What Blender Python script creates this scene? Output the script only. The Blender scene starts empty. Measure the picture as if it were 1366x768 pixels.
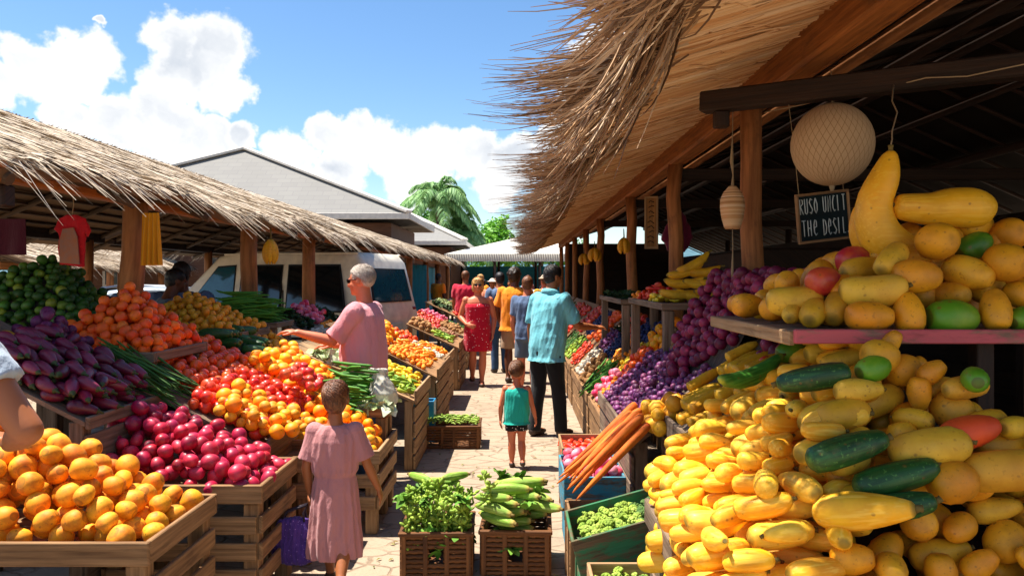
import bpy, bmesh, math, random
import numpy as np
from mathutils import Vector, Matrix, Euler, noise

R = math.radians
PI = math.pi
rnd = random.Random(7)
S = bpy.context.scene
COL = S.collection
CAM_H = 1.62


def at(px, py, Y):
    """world point that the pixel of the photograph shows at depth Y"""
    return Vector(((px - 690.0) * Y / 1000.0, Y, CAM_H - (py - 372.0) * Y / 1000.0))


# ------------------------------------------------------------------ materials
def lin(h):
    h = h.lstrip('#')
    o = []
    for i in (0, 2, 4):
        c = int(h[i:i + 2], 16) / 255.0
        o.append(c / 12.92 if c <= 0.04045 else ((c + 0.055) / 1.055) ** 2.4)
    return (o[0], o[1], o[2], 1.0)


class NT:
    """small helper round a node tree"""
    def __init__(self, tree):
        self.t = tree
        self.n = tree.nodes
        self.l = tree.links

    def add(self, kind, **kw):
        nd = self.n.new(kind)
        for k, v in kw.items():
            if k.startswith('i_'):
                nd.inputs[k[2:].replace('_', ' ')].default_value = v
            else:
                setattr(nd, k, v)
        return nd

    def link(self, a, b):
        self.l.new(a, b)

    def math(self, op, a, b=None, clamp=False):
        nd = self.n.new('ShaderNodeMath')
        nd.operation = op
        nd.use_clamp = clamp
        for i, v in enumerate((a, b)):
            if v is None:
                continue
            if isinstance(v, (int, float)):
                nd.inputs[i].default_value = v
            else:
                self.l.new(v, nd.inputs[i])
        return nd.outputs[0]

    def ramp(self, fac, stops, interp='LINEAR'):
        nd = self.n.new('ShaderNodeValToRGB')
        nd.color_ramp.interpolation = interp
        el = nd.color_ramp.elements
        while len(el) > 1:
            el.remove(el[-1])
        el[0].position, el[0].color = stops[0][0], stops[0][1]
        for p, c in stops[1:]:
            e = el.new(p)
            e.color = c
        self.l.new(fac, nd.inputs[0])
        return nd.outputs[0]

    def mix(self, fac, a, b, mode='MIX'):
        nd = self.n.new('ShaderNodeMix')
        nd.data_type = 'RGBA'
        nd.blend_type = mode
        for s, v in ((nd.inputs[0], fac), (nd.inputs[6], a), (nd.inputs[7], b)):
            if isinstance(v, (int, float)):
                s.default_value = v
            elif isinstance(v, tuple):
                s.default_value = v
            else:
                self.l.new(v, s)
        return nd.outputs[2]

    def noise(self, vec, scale, detail=3.0, rough=0.55, out=0):
        nd = self.n.new('ShaderNodeTexNoise')
        nd.inputs['Scale'].default_value = scale
        nd.inputs['Detail'].default_value = detail
        nd.inputs['Roughness'].default_value = rough
        if vec is not None:
            self.l.new(vec, nd.inputs['Vector'])
        return nd.outputs[out]

    def mapping(self, vec, scale=(1, 1, 1), loc=(0, 0, 0), rot=(0, 0, 0)):
        nd = self.n.new('ShaderNodeMapping')
        nd.inputs['Scale'].default_value = scale
        nd.inputs['Location'].default_value = loc
        nd.inputs['Rotation'].default_value = rot
        self.l.new(vec, nd.inputs['Vector'])
        return nd.outputs[0]


def new_mat(name, rough=0.6, spec=0.4):
    m = bpy.data.materials.new(name)
    m.use_nodes = True
    t = NT(m.node_tree)
    b = t.n['Principled BSDF']
    b.inputs['Roughness'].default_value = rough
    b.inputs['Specular IOR Level'].default_value = spec
    return m, t, b


def bump(t, b, height, strength, dist):
    nd = t.n.new('ShaderNodeBump')
    nd.inputs['Strength'].default_value = strength
    nd.inputs['Distance'].default_value = dist
    t.link(height, nd.inputs['Height'])
    t.link(nd.outputs[0], b.inputs['Normal'])


def wood(name, dark, light, rough=0.75, paint=None, wear=0.5):
    m, t, b = new_mat(name, rough, 0.3)
    uv = t.add('ShaderNodeUVMap').outputs[0]
    g = t.noise(t.mapping(uv, (2.2, 38, 1)), 1.0, 5, 0.6)
    big = t.noise(t.mapping(uv, (1.2, 5, 1)), 1.0, 3)
    c = t.ramp(g, [(0.28, lin(dark)), (0.68, lin(light))])
    c = t.mix(t.math('MULTIPLY', big, 0.55), c, lin(dark), 'MULTIPLY')
    ri = t.add('ShaderNodeNewGeometry').outputs['Random Per Island']
    hs = t.add('ShaderNodeHueSaturation')
    t.link(t.math('ADD', t.math('MULTIPLY', ri, 0.4), 0.8), hs.inputs['Value'])
    t.link(c, hs.inputs['Color'])
    c = hs.outputs[0]
    if paint:
        w = t.noise(t.mapping(uv, (5, 14, 1)), 1.0, 5, 0.7)
        k = t.ramp(w, [(wear - 0.06, (0, 0, 0, 1)), (wear + 0.06, (1, 1, 1, 1))])
        c = t.mix(k, c, lin(paint))
    t.link(c, b.inputs['Base Color'])
    stn = t.ramp(t.noise(t.mapping(uv, (3, 9, 1)), 1.0, 5, .7), [(.54, (0, 0, 0, 1)), (.72, (1, 1, 1, 1))])
    c2 = t.mix(t.math('MULTIPLY', stn, .55), c, lin('#2c2018'))
    t.link(c2, b.inputs['Base Color'])
    bump(t, b, g, 0.55, 0.008)
    return m


def straw(name, cols, rough=0.85, trans=0.0):
    m, t, b = new_mat(name, rough, 0.2)
    ri = t.add('ShaderNodeNewGeometry').outputs['Random Per Island']
    c = t.ramp(ri, [(i / (len(cols) - 1), lin(x)) for i, x in enumerate(cols)])
    uv = t.add('ShaderNodeUVMap').outputs[0]
    g = t.noise(t.mapping(uv, (3, 120, 1)), 1.0, 3)
    c = t.mix(t.math('MULTIPLY', g, 0.45), c, lin(cols[0]))
    t.link(c, b.inputs['Base Color'])
    return m


def fruit(name, cols, rough=0.38, mottle=7.0, mott=0.35, dark=None, tip=None, tip_len=0.012, half=0.1, speck=None,
          bumpy=0.0, coat=0.0, stripes=None, scar='#7a4a1c', dust=.22):
    """cols: ramp over the object's own random number; mottled by noise; tip: colour at both ends of the fruit's long (X) axis"""
    m, t, b = new_mat(name, rough, 0.5)
    rd = t.add('ShaderNodeObjectInfo').outputs['Random']
    c = t.ramp(rd, [(i / max(1, len(cols) - 1), lin(x)) for i, x in enumerate(cols)])
    tc = t.add('ShaderNodeTexCoord').outputs['Object']
    off = t.add('ShaderNodeVectorMath', operation='ADD')
    cmb = t.add('ShaderNodeCombineXYZ')
    t.link(t.math('MULTIPLY', rd, 37.0), cmb.inputs[0])
    t.link(tc, off.inputs[0])
    t.link(cmb.outputs[0], off.inputs[1])
    v = off.outputs[0]
    n = t.noise(v, mottle, 4, 0.6)
    if dark:
        k = t.ramp(n, [(0.42, (0, 0, 0, 1)), (0.68, (1, 1, 1, 1))])
        c = t.mix(t.math('MULTIPLY', k, mott * 2), c, lin(dark))
    rip = t.noise(v, mottle * .45, 2, .5)
    hv = t.add('ShaderNodeHueSaturation')
    t.link(t.math('ADD', 0.474, t.math('MULTIPLY', rip, 0.052)), hv.inputs['Hue'])
    t.link(t.math('ADD', 0.74, t.math('MULTIPLY', t.noise(v, mottle * 1.3, 3, .6), 0.5)), hv.inputs['Value'])
    t.link(c, hv.inputs['Color'])
    c = hv.outputs[0]
    vo = t.add('ShaderNodeTexVoronoi')
    vo.inputs['Scale'].default_value = 26.0
    t.link(v, vo.inputs['Vector'])
    sk = t.ramp(t.math('ADD', vo.outputs['Distance'], t.math('MULTIPLY', t.noise(v, 55, 3), .22)), [(.19, (1, 1, 1, 1)), (.27, (0, 0, 0, 1))])
    c = t.mix(t.math('MULTIPLY', sk, 0.6), c, lin(scar))
    du = t.ramp(t.noise(v, mottle * .8 + 3, 5, .7), [(.56, (0, 0, 0, 1)), (.78, (1, 1, 1, 1))])
    c = t.mix(t.math('MULTIPLY', du, dust), c, lin('#a08a5a'))
    if stripes:
        n2 = t.noise(t.mapping(v, (4, 90, 90)), 1.0, 2)
        k = t.ramp(n2, [(0.5, (0, 0, 0, 1)), (0.62, (1, 1, 1, 1))])
        c = t.mix(t.math('MULTIPLY', k, 0.5), c, lin(stripes))
    if speck:
        n3 = t.noise(v, 90, 2, 0.5)
        k = t.ramp(n3, [(0.62, (0, 0, 0, 1)), (0.7, (1, 1, 1, 1))])
        c = t.mix(t.math('MULTIPLY', k, 0.6), c, lin(speck))
    if tip:
        sx = t.add('ShaderNodeSeparateXYZ')
        t.link(tc, sx.inputs[0])
        ax = t.math('ABSOLUTE', sx.outputs[0])
        ax = t.math('ADD', ax, t.math('MULTIPLY', t.math('SUBTRACT', n, 0.5), min(0.012, tip_len * 1.2)))
        k = t.math('DIVIDE', t.math('SUBTRACT', ax, half - tip_len * 2), tip_len * 2, clamp=True)
        c = t.mix(k, c, lin(tip))
    t.link(c, b.inputs['Base Color'])
    b.inputs['Coat Weight'].default_value = coat * .6
    b.inputs['Specular IOR Level'].default_value = .4
    t.link(t.math('ADD', rough + .06, t.math('MULTIPLY', t.noise(v, mottle * 2.2, 3), .26)), b.inputs['Roughness'])
    b.inputs['Coat Roughness'].default_value = 0.2
    b.inputs['Subsurface Weight'].default_value = 0.0
    bump(t, b, t.noise(v, 60 if not bumpy else 45, 3), 0.12 + bumpy, 0.004)
    return m


def cloth(name, col, col2=None, scale=6, wr=0.35, dots=None, rough=0.85):
    m, t, b = new_mat(name, rough, 0.2)
    tc = t.add('ShaderNodeTexCoord').outputs['Object']
    n = t.noise(tc, scale, 3)
    c = t.mix(n, lin(col), lin(col2 or col))
    if dots:
        v = t.add('ShaderNodeTexVoronoi')
        v.inputs['Scale'].default_value = dots[1]
        v.inputs['Randomness'].default_value = dots[3] if len(dots) > 3 else 0.55
        t.link(tc, v.inputs['Vector'])
        k = t.ramp(v.outputs['Distance'], [(dots[2], (1, 1, 1, 1)), (dots[2] + 0.04, (0, 0, 0, 1))])
        c = t.mix(k, c, lin(dots[0]))
    t.link(c, b.inputs['Base Color'])
    b.inputs['Sheen Weight'].default_value = 0.15
    w = t.noise(t.mapping(tc, (16, 16, 6)), 1.0, 4, .6)
    f = t.noise(tc, 300, 1)
    bump(t, b, t.math('ADD', w, t.math('MULTIPLY', f, 0.06)), wr, 0.04)
    return m


def plain(name, col, rough=0.6, metal=0.0, spec=0.4, var=0.12, scale=8):
    m, t, b = new_mat(name, rough, spec)
    tc = t.add('ShaderNodeTexCoord').outputs['Object']
    n = t.noise(tc, scale, 4)
    c = lin(col)
    d = tuple(x * (1 - 2 * var) for x in c[:3]) + (1,)
    t.link(t.ramp(n, [(0.3, d), (0.7, c)]), b.inputs['Base Color'])
    b.inputs['Metallic'].default_value = metal
    return m


def skin_mat(name, col, col2):
    m, t, b = new_mat(name, 0.5, 0.4)
    tc = t.add('ShaderNodeTexCoord').outputs['Object']
    n = t.noise(tc, 5, 4)
    t.link(t.mix(n, lin(col), lin(col2)), b.inputs['Base Color'])
    bump(t, b, t.noise(tc, 120, 2), 0.08, 0.003)
    return m


# ------------------------------------------------------------------ object helpers
def props(o, label=None, cat=None, group=None, kind=None):
    if label:
        o['label'] = label
    if cat:
        o['category'] = cat
    if group:
        o['group'] = group
    if kind:
        o['kind'] = kind
    return o


def thing(name, label, cat, loc=(0, 0, 0), rz=0.0, group=None):
    o = bpy.data.objects.new(name, None)
    o.empty_display_size = 0.1
    COL.objects.link(o)
    o.location = loc
    o.rotation_euler = (0, 0, rz)
    return props(o, label, cat, group)


def link_obj(name, me, mat=None, parent=None, loc=None, rot=None):
    o = bpy.data.objects.new(name, me)
    COL.objects.link(o)
    if mat is not None and len(me.materials) == 0:
        me.materials.append(mat)
    if parent is not None:
        o.parent = parent
    if loc is not None:
        o.location = loc
    if rot is not None:
        o.rotation_euler = rot
    return o


def copy_tree(o, parent=None):
    c = o.copy()
    COL.objects.link(c)
    if parent is not None:
        c.parent = parent
    for ch in o.children:
        copy_tree(ch, c)
    return c


class MB:
    """collects shapes in world (or local) coordinates into ONE mesh"""
    def __init__(self):
        self.v, self.f, self.uv, self.sm = [], [], [], []

    def face(self, idx, uvs, smooth=False):
        self.f.append(idx)
        self.uv.append(uvs)
        self.sm.append(smooth)

    def box(self, c, s, rot=None, ch=0.004):
        """chamfered box: centre, full sizes, optional Matrix"""
        hx, hy, hz = s[0] / 2, s[1] / 2, s[2] / 2
        ch = min(ch, hx * 0.4, hy * 0.4, hz * 0.4)
        c = Vector(c)
        base = len(self.v)
        idx = {}
        pts = []
        for sx in (-1, 1):
            for sy in (-1, 1):
                for sz in (-1, 1):
                    for a in range(3):
                        p = [sx * (hx - ch), sy * (hy - ch), sz * (hz - ch)]
                        p[a] = (sx * hx, sy * hy, sz * hz)[a]
                        idx[(sx, sy, sz, a)] = base + len(pts)
                        pts.append(Vector(p))
        la = max(range(3), key=lambda i: s[i])
        oth = [i for i in range(3) if i != la]
        off = (rnd.random() * 9, rnd.random() * 9)

        def add(ids):
            P = [pts[i - base] for i in ids]
            n = (P[1] - P[0]).cross(P[2] - P[0])
            ctr = sum(P, Vector()) / len(P)
            if n.dot(ctr) < 0:
                ids = ids[::-1]
                P = P[::-1]
            self.face(ids, [(p[la] + off[0], p[oth[0]] + p[oth[1]] * 1.3 + off[1]) for p in P])
        for a in range(3):
            o1, o2 = [i for i in range(3) if i != a]
            for sg in (-1, 1):
                q = []
                for (u, w) in ((-1, -1), (1, -1), (1, 1), (-1, 1)):
                    k = [0, 0, 0]
                    k[a], k[o1], k[o2] = sg, u, w
                    q.append(idx[(k[0], k[1], k[2], a)])
                add(q)
            for u in (-1, 1):
                for w in (-1, 1):
                    def K(d, ax):
                        k = [0, 0, 0]
                        k[a], k[o1], k[o2] = d, u, w
                        return idx[(k[0], k[1], k[2], ax)]
                    add([K(-1, o1), K(1, o1), K(1, o2), K(-1, o2)])
        for sx in (-1, 1):
            for sy in (-1, 1):
                for sz in (-1, 1):
                    add([idx[(sx, sy, sz, a)] for a in range(3)])
        M = rot.to_3x3() if rot is not None else None
        for p in pts:
            self.v.append((c + (M @ p if M is not None else p))[:])
        return self

    def bar(self, p0, p1, w, h, ch=0.004, roll=0.0):
        """box beam from p0 to p1, w across, h upwards"""
        p0, p1 = Vector(p0), Vector(p1)
        d = p1 - p0
        L = d.length
        d.normalize()
        up = Vector((0, 0, 1)) if abs(d.z) < 0.95 else Vector((0, 1, 0))
        s = up.cross(d).normalized()
        u = d.cross(s)
        M = Matrix((d, s, u)).transposed()
        if roll:
            M = M @ Matrix.Rotation(roll, 3, 'X')
        return self.box((p0 + p1) / 2, (L, w, h), M, ch)

    def tube(self, pts, rad, n=8, caps=True, smooth=True, flat=1.0):
        pts = [Vector(p) for p in pts]
        if isinstance(rad, (int, float)):
            rad = [rad] * len(pts)
        base = len(self.v)
        prev = None
        L = 0.0
        Ls = []
        for i, p in enumerate(pts):
            d = (pts[min(i + 1, len(pts) - 1)] - pts[max(i - 1, 0)]).normalized()
            if prev is None:
                a = Vector((0, 0, 1)) if abs(d.z) < 0.9 else Vector((1, 0, 0))
                s = d.cross(a).normalized()
            else:
                s = (prev - d * prev.dot(d)).normalized()
            prev = s
            u = d.cross(s)
            if i:
                L += (p - pts[i - 1]).length
            Ls.append(L)
            for k in range(n):
                an = 2 * PI * k / n
                self.v.append((p + s * math.cos(an) * rad[i] + u * math.sin(an) * rad[i] * flat)[:])
        off = rnd.random() * 9
        for i in range(len(pts) - 1):
            for k in range(n):
                a = base + i * n + k
                b_ = base + i * n + (k + 1) % n
                self.face([a, b_, b_ + n, a + n],
                          [(Ls[i], k * 0.02 + off), (Ls[i], (k + 1) * 0.02 + off), (Ls[i + 1], (k + 1) * 0.02 + off), (Ls[i + 1], k * 0.02 + off)], smooth)
        if caps:
            self.face([base + k for k in range(n)][::-1], [(0, off)] * n)
            e = base + (len(pts) - 1) * n
            self.face([e + k for k in range(n)], [(L, off)] * n)
        return self

    def ribbon(self, pts, w, nrm):
        """thin blade along pts; nrm = face normal; w list of widths"""
        base = len(self.v)
        off = rnd.random() * 9
        L = 0
        for i, p in enumerate(pts):
            p = Vector(p)
            d = (Vector(pts[min(i + 1, len(pts) - 1)]) - Vector(pts[max(i - 1, 0)])).normalized()
            s = d.cross(nrm).normalized() * (w[i] / 2)
            self.v.append((p - s)[:])
            self.v.append((p + s)[:])
        for i in range(len(pts) - 1):
            a = base + 2 * i
            self.face([a, a + 1, a + 3, a + 2], [(i * .1, off), (i * .1, off + .01), (i * .1 + .1, off + .01), (i * .1 + .1, off)])
        return self

    def ell(self, c, r, M=None, seg=14, ring=9):
        c = Vector(c)
        base = len(self.v)
        for i in range(ring + 1):
            th = PI * i / ring
            for k in range(seg):
                ph = 2 * PI * k / seg
                p = Vector((r[0] * math.sin(th) * math.cos(ph), r[1] * math.sin(th) * math.sin(ph), r[2] * math.cos(th)))
                if M is not None:
                    p = M @ p
                self.v.append((c + p)[:])
        for i in range(ring):
            for k in range(seg):
                a, b_ = base + i * seg + k, base + i * seg + (k + 1) % seg
                self.face([a, a + seg, b_ + seg, b_], [(k / seg, i / ring), (k / seg, (i + 1) / ring), ((k + 1) / seg, (i + 1) / ring), ((k + 1) / seg, i / ring)], True)
        return self

    def loft(self, rings, seg=20, power=2.0):
        """rings: (z, rx, ry, cx, cy): closed stack of super-ellipses"""
        base = len(self.v)
        for (z, rx, ry, cx, cy) in rings:
            for k in range(seg):
                a = 2 * PI * k / seg
                ca, sa = math.cos(a), math.sin(a)
                self.v.append((cx + rx * math.copysign(abs(ca) ** (2 / power), ca), cy + ry * math.copysign(abs(sa) ** (2 / power), sa), z))
        for i in range(len(rings) - 1):
            for k in range(seg):
                a, b_ = base + i * seg + k, base + i * seg + (k + 1) % seg
                self.face([a, b_, b_ + seg, a + seg], [(0, 0)] * 4, True)
        self.face([base + k for k in range(seg)][::-1], [(0, 0)] * seg)
        e = base + (len(rings) - 1) * seg
        self.face([e + k for k in range(seg)], [(0, 0)] * seg)
        return self

    def quad(self, a, b_, c, d, uvs=None):
        i = len(self.v)
        for p in (a, b_, c, d):
            self.v.append(tuple(p))
        self.face([i, i + 1, i + 2, i + 3], uvs or [(0, 0), (1, 0), (1, 1), (0, 1)])
        return self

    def poly_prism(self, poly, axis_vec, smooth=False):
        """poly: list of 3-D points (planar), extruded along axis_vec"""
        n = len(poly)
        base = len(self.v)
        ax = Vector(axis_vec)
        for p in poly:
            self.v.append(tuple(p))
        for p in poly:
            self.v.append((Vector(p) + ax)[:])
        P = [Vector(p) for p in poly]
        nn = Vector()
        for i in range(n):
            nn += P[i].cross(P[(i + 1) % n])
        flip = nn.dot(ax) > 0
        f1 = list(range(base, base + n))
        f2 = list(range(base + n, base + 2 * n))
        uv1 = [(p[0] + p[1], p[2]) for p in P]
        self.face(f1[::-1] if flip else f1, uv1[::-1] if flip else uv1)
        self.face(f2 if flip else f2[::-1], uv1 if flip else uv1[::-1])
        for i in range(n):
            j = (i + 1) % n
            q = [base + i, base + j, base + n + j, base + n + i]
            uvs = [(0, 0), (0.2, 0), (0.2, 1), (0, 1)]
            self.face(q if flip else q[::-1], uvs, smooth)
        return self

    def mesh(self, name, off=(0, 0, 0)):
        me = bpy.data.meshes.new(name)
        ox, oy, oz = off
        vs = [(x - ox, y - oy, z - oz) for (x, y, z) in self.v]
        me.from_pydata(vs, [], self.f)
        me.polygons.foreach_set('use_smooth', self.sm)
        ul = me.uv_layers.new(name='UVMap')
        flat = [c for face in self.uv for p in face for c in p]
        ul.data.foreach_set('uv', flat)
        me.update()
        return me

    def build(self, name, mat, parent=None, local=False):
        """world-space shapes; origin goes to the parent's base unless local"""
        off = (0, 0, 0)
        if parent is not None and not local:
            p = parent
            o = Vector()
            while p is not None:
                o += p.location
                p = p.parent
            off = o[:]
        me = self.mesh(name, off)
        return link_obj(name, me, mat, parent)

    def solo(self, name, mat, label, cat, group=None, base=None):
        """a thing that is one mesh"""
        if base is None:
            a = np.array(self.v)
            base = ((a[:, 0].min() + a[:, 0].max()) / 2, (a[:, 1].min() + a[:, 1].max()) / 2, a[:, 2].min())
        me = self.mesh(name, base)
        return props(link_obj(name, me, mat, None, base), label, cat, group)


def remeshed(mb, name, voxel, smooth=2, wrinkle=0.0, wfreq=(14, 14, 5), seed=0, bevel_smooth=0.5):
    """one continuous surface out of overlapping closed shapes"""
    me = mb.mesh(name + '_src')
    o = bpy.data.objects.new(name + '_src', me)
    COL.objects.link(o)
    md = o.modifiers.new('r', 'REMESH')
    md.mode = 'VOXEL'
    md.voxel_size = voxel
    md.use_smooth_shade = True
    if smooth:
        s = o.modifiers.new('s', 'SMOOTH')
        s.factor = bevel_smooth
        s.iterations = smooth
    dg = bpy.context.evaluated_depsgraph_get()
    dg.update()
    out = bpy.data.meshes.new_from_object(o.evaluated_get(dg))
    bpy.data.objects.remove(o)
    bpy.data.meshes.remove(me)
    out.name = name
    if wrinkle:
        n = len(out.vertices)
        co = np.empty(n * 3)
        out.vertices.foreach_get('co', co)
        no = np.empty(n * 3)
        out.vertex_normals.foreach_get('vector', no)
        co, no = co.reshape(-1, 3), no.reshape(-1, 3)
        rg = np.random.RandomState(int(seed * 97) % 9973)
        sc = co * np.array(wfreq)[None, :]
        acc = np.zeros(n)
        for k in range(9):
            dv = rg.normal(size=3)
            dv = dv / np.linalg.norm(dv) * rg.uniform(.6, 2.6)
            wob = rg.normal(size=3) * .8
            w_ = np.sin(sc @ dv * 2.6 + rg.uniform(0, 6.28) + 1.3 * np.sin(sc @ wob))
            acc += ((.75 - 1.6 * np.abs(w_)) if k % 2 else w_) * (.5 / (1 + .2 * k))
        co += no * (acc * wrinkle * .45)[:, None]
        out.vertices.foreach_set('co', co.ravel())
    out.polygons.foreach_set('use_smooth', [True] * len(out.polygons))
    out.update()
    return out
# ------------------------------------------------------------------ camera, light, sky
cam = bpy.data.cameras.new('camera')
cam.sensor_width = 36.0
cam.lens = 36.0 * 1000.0 / 1366.0
cam.shift_x = -7.0 / 1366.0
cam.shift_y = -12.0 / 1366.0
cam.clip_start = 0.05
cam.clip_end = 3000
cam_o = bpy.data.objects.new('camera', cam)
COL.objects.link(cam_o)
cam_o.location = (0, 0, CAM_H)
cam_o.rotation_euler = (R(90), 0, 0)
S.camera = cam_o

SUN = Vector((-0.37, 0.06, 1.0)).normalized()
sl = bpy.data.lights.new('sun', 'SUN')
sl.energy = 4.6
sl.angle = R(0.55)
sl.color = (1.0, 0.94, 0.84)
so = bpy.data.objects.new('sun', sl)
COL.objects.link(so)
so.rotation_euler = SUN.to_track_quat('Z', 'Y').to_euler()
so.location = SUN * 50

W = bpy.data.worlds.new('World')
S.world = W
W.use_nodes = True
wt = NT(W.node_tree)
bg = wt.n['Background']
sky = wt.add('ShaderNodeTexSky')
sky.sky_type = 'NISHITA'
sky.sun_disc = False
sky.sun_elevation = math.asin(SUN.z)
sky.sun_rotation = math.atan2(SUN.x, SUN.y)
sky.air_density = 1.0
sky.dust_density = 0.35
sky.ozone_density = 2.2
dirv = wt.add('ShaderNodeTexCoord').outputs['Generated']
# cumulus: lobes round fixed compass directions, broken up by noise
warp = wt.add('ShaderNodeVectorMath', operation='SCALE')
wn = wt.add('ShaderNodeVectorMath', operation='SUBTRACT')
wt.link(wt.noise(dirv, 9.0, 5, 0.6, 1), wn.inputs[0])
wn.inputs[1].default_value = (0.5, 0.5, 0.5)
wt.link(wn.outputs[0], warp.inputs[0])
warp.inputs['Scale'].default_value = 0.10
wv = wt.add('ShaderNodeVectorMath', operation='ADD')
wt.link(dirv, wv.inputs[0])
wt.link(warp.outputs[0], wv.inputs[1])
LOBES = [(285, 75, 62), (225, 55, 50), (300, 120, 48), (240, 100, 55), (120, 95, 55), (50, 100, 52), (-20, 110, 50),
         (230, 160, 60), (165, 165, 55), (100, 160, 45), (280, 185, 45), (215, 195, 45), (330, 190, 30),
         (425, 185, 40), (470, 190, 45), (530, 200, 55), (590, 200, 50), (640, 205, 45), (690, 220, 50), (450, 225, 60), (560, 235, 60), (380, 215, 40),
         (830, 80, 70), (790, 115, 45), (760, 190, 55), (123, 32, 12), (400, 260, 50), (660, 250, 40), (1000, 120, 80), (-150, 40, 90), (1500, 60, 160), (-400, 200, 160)]
dens = None
for (px, py, r) in LOBES:
    d = Vector(((px - 690) / 1000.0, 1.0, (372 - py) / 1000.0))
    ln = d.length
    d.normalize()
    vd = wt.add('ShaderNodeVectorMath', operation='DISTANCE')
    wt.link(wv.outputs[0], vd.inputs[0])
    vd.inputs[1].default_value = d
    q = wt.math('SUBTRACT', 1.0, wt.math('DIVIDE', vd.outputs['Value'], r * .9 / 1000.0 / ln))
    dens = q if dens is None else wt.math('MAXIMUM', dens, q)
behind = wt.add('ShaderNodeSeparateXYZ')
wt.link(dirv, behind.inputs[0])
fb = wt.noise(wt.mapping(dirv, (1, 1, 2.2)), 3.2, 6, 0.62)
gen = wt.math('SUBTRACT', wt.math('MULTIPLY', fb, 3.0), 1.62)
gen = wt.math('SUBTRACT', gen, wt.math('MULTIPLY', wt.math('ADD', behind.outputs[1], 0.15, True), 4.0))
dens = wt.math('MAXIMUM', dens, gen)
fine = wt.noise(dirv, 26.0, 6, 0.62)
dd = wt.math('ADD', dens, wt.math('MULTIPLY', wt.math('SUBTRACT', fine, 0.5), 0.95))
alpha = wt.ramp(dd, [(0.0, (0, 0, 0, 1)), (0.30, (1, 1, 1, 1))], 'EASE')
sh1 = wt.noise(wt.mapping(wv.outputs[0], (1, 1, 1.7), (0.3, 0.1, 0.2)), 10.0, 4, 0.5)
shade = wt.math('MULTIPLY', wt.ramp(sh1, [(0.38, (0, 0, 0, 1)), (0.74, (1, 1, 1, 1))]), wt.ramp(dd, [(0.05, (0, 0, 0, 1)), (0.55, (1, 1, 1, 1))]))
ccol = wt.mix(shade, (4.3, 4.27, 4.2, 1), (2.5, 2.7, 3.0, 1))
skyc = wt.add('ShaderNodeHueSaturation')
skyc.inputs['Saturation'].default_value = 1.18
skyc.inputs['Value'].default_value = 0.68
wt.link(sky.outputs[0], skyc.inputs['Color'])
wt.link(wt.mix(alpha, skyc.outputs[0], ccol), bg.inputs['Color'])
bg.inputs['Strength'].default_value = 0.11

S.view_settings.view_transform = 'Standard'
S.view_settings.look = 'None'
S.view_settings.exposure = 1.38
S.view_settings.gamma = 1.0
S.render.engine = 'CYCLES'
S.cycles.use_denoising = True
S.cycles.max_bounces = 8
S.cycles.diffuse_bounces = 6
S.cycles.glossy_bounces = 3
S.cycles.sample_clamp_indirect = 6.0

# ------------------------------------------------------------------ shared materials
M = {}
M['post'] = wood('post_wood', '#7a4a24', '#c0804a', 0.7)
M['beam'] = wood('beam_wood', '#7a4518', '#c07a38', 0.7)
M['crate'] = wood('crate_wood', '#6a4a2c', '#bd9264', 0.8)
M['crate_pale'] = wood('pale_crate_wood', '#8a6a48', '#d0ac80', 0.8)
M['shelf'] = wood('shelf_wood', '#5e4a38', '#a48d76', 0.8)
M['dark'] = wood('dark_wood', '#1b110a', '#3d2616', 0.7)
M['slat'] = wood('roof_pole_wood', '#2c2018', '#6a543e', 0.8)
M['pink_paint'] = wood('worn_red_paint', '#6e4a3a', '#a88570', 0.7, '#b8555a', 0.42)
M['green_paint'] = wood('worn_green_paint', '#4a3a26', '#8c7555', 0.7, '#2c6e48', 0.50)
M['blue_paint'] = wood('worn_blue_paint', '#5a5a54', '#8c8575', 0.7, '#2f88a4', 0.48)
M['teal_paint'] = wood('teal_paint', '#103a44', '#1c5a66', 0.7, '#1c7488', 0.35)
M['wicker'] = wood('basket_cane', '#4e2d14', '#8f5c30', 0.7)
M['straw_pale'] = straw('sun_bleached_straw', ['#8a7862', '#b8a690', '#d0c0aa', '#c0ae98', '#dccfc0'])
M['straw_warm'] = straw('warm_reed', ['#a4744a', '#dcae7c', '#e8c89c', '#cc9a68', '#f0d8b4', '#d4a674'])
M['straw_frond'] = straw('dry_frond', ['#4a3626', '#a07c5c', '#c09a76', '#dcc2a2', '#6c5240', '#b48a60', '#c8a680'])
M['thatch_base'] = straw('thatch_core', ['#5c4630', '#6b5238'])
M['string'] = plain('twine', '#9a8465', 0.9)
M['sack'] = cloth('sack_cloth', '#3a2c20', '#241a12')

# ------------------------------------------------------------------ ground and hills
gm, gt, gb = new_mat('dusty_paving', 0.9, 0.2)
gco = gt.add('ShaderNodeTexCoord').outputs['Object']
vor = gt.add('ShaderNodeTexVoronoi', feature='DISTANCE_TO_EDGE')
vor.inputs['Scale'].default_value = 5.0
wob = gt.add('ShaderNodeVectorMath', operation='ADD')
gt.link(gt.mapping(gco, (0.8, 1.25, 1)), wob.inputs[0])
sc_ = gt.add('ShaderNodeVectorMath', operation='SCALE')
sc_.inputs['Scale'].default_value = 0.16
gt.link(gt.noise(gco, 3.0, 3, 0.5, 1), sc_.inputs[0])
gt.link(sc_.outputs[0], wob.inputs[1])
gt.link(wob.outputs[0], vor.inputs['Vector'])
joint = gt.ramp(vor.outputs['Distance'], [(0.0, (0, 0, 0, 1)), (0.07, (1, 1, 1, 1))], 'EASE')
n_big = gt.noise(gco, 0.9, 5, 0.6)
n_med = gt.noise(gco, 5.0, 6, 0.65)
n_fine = gt.noise(gco, 70.0, 4, 0.6)
cover = gt.ramp(n_med, [(0.40, (0, 0, 0, 1)), (0.62, (1, 1, 1, 1))])
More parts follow.
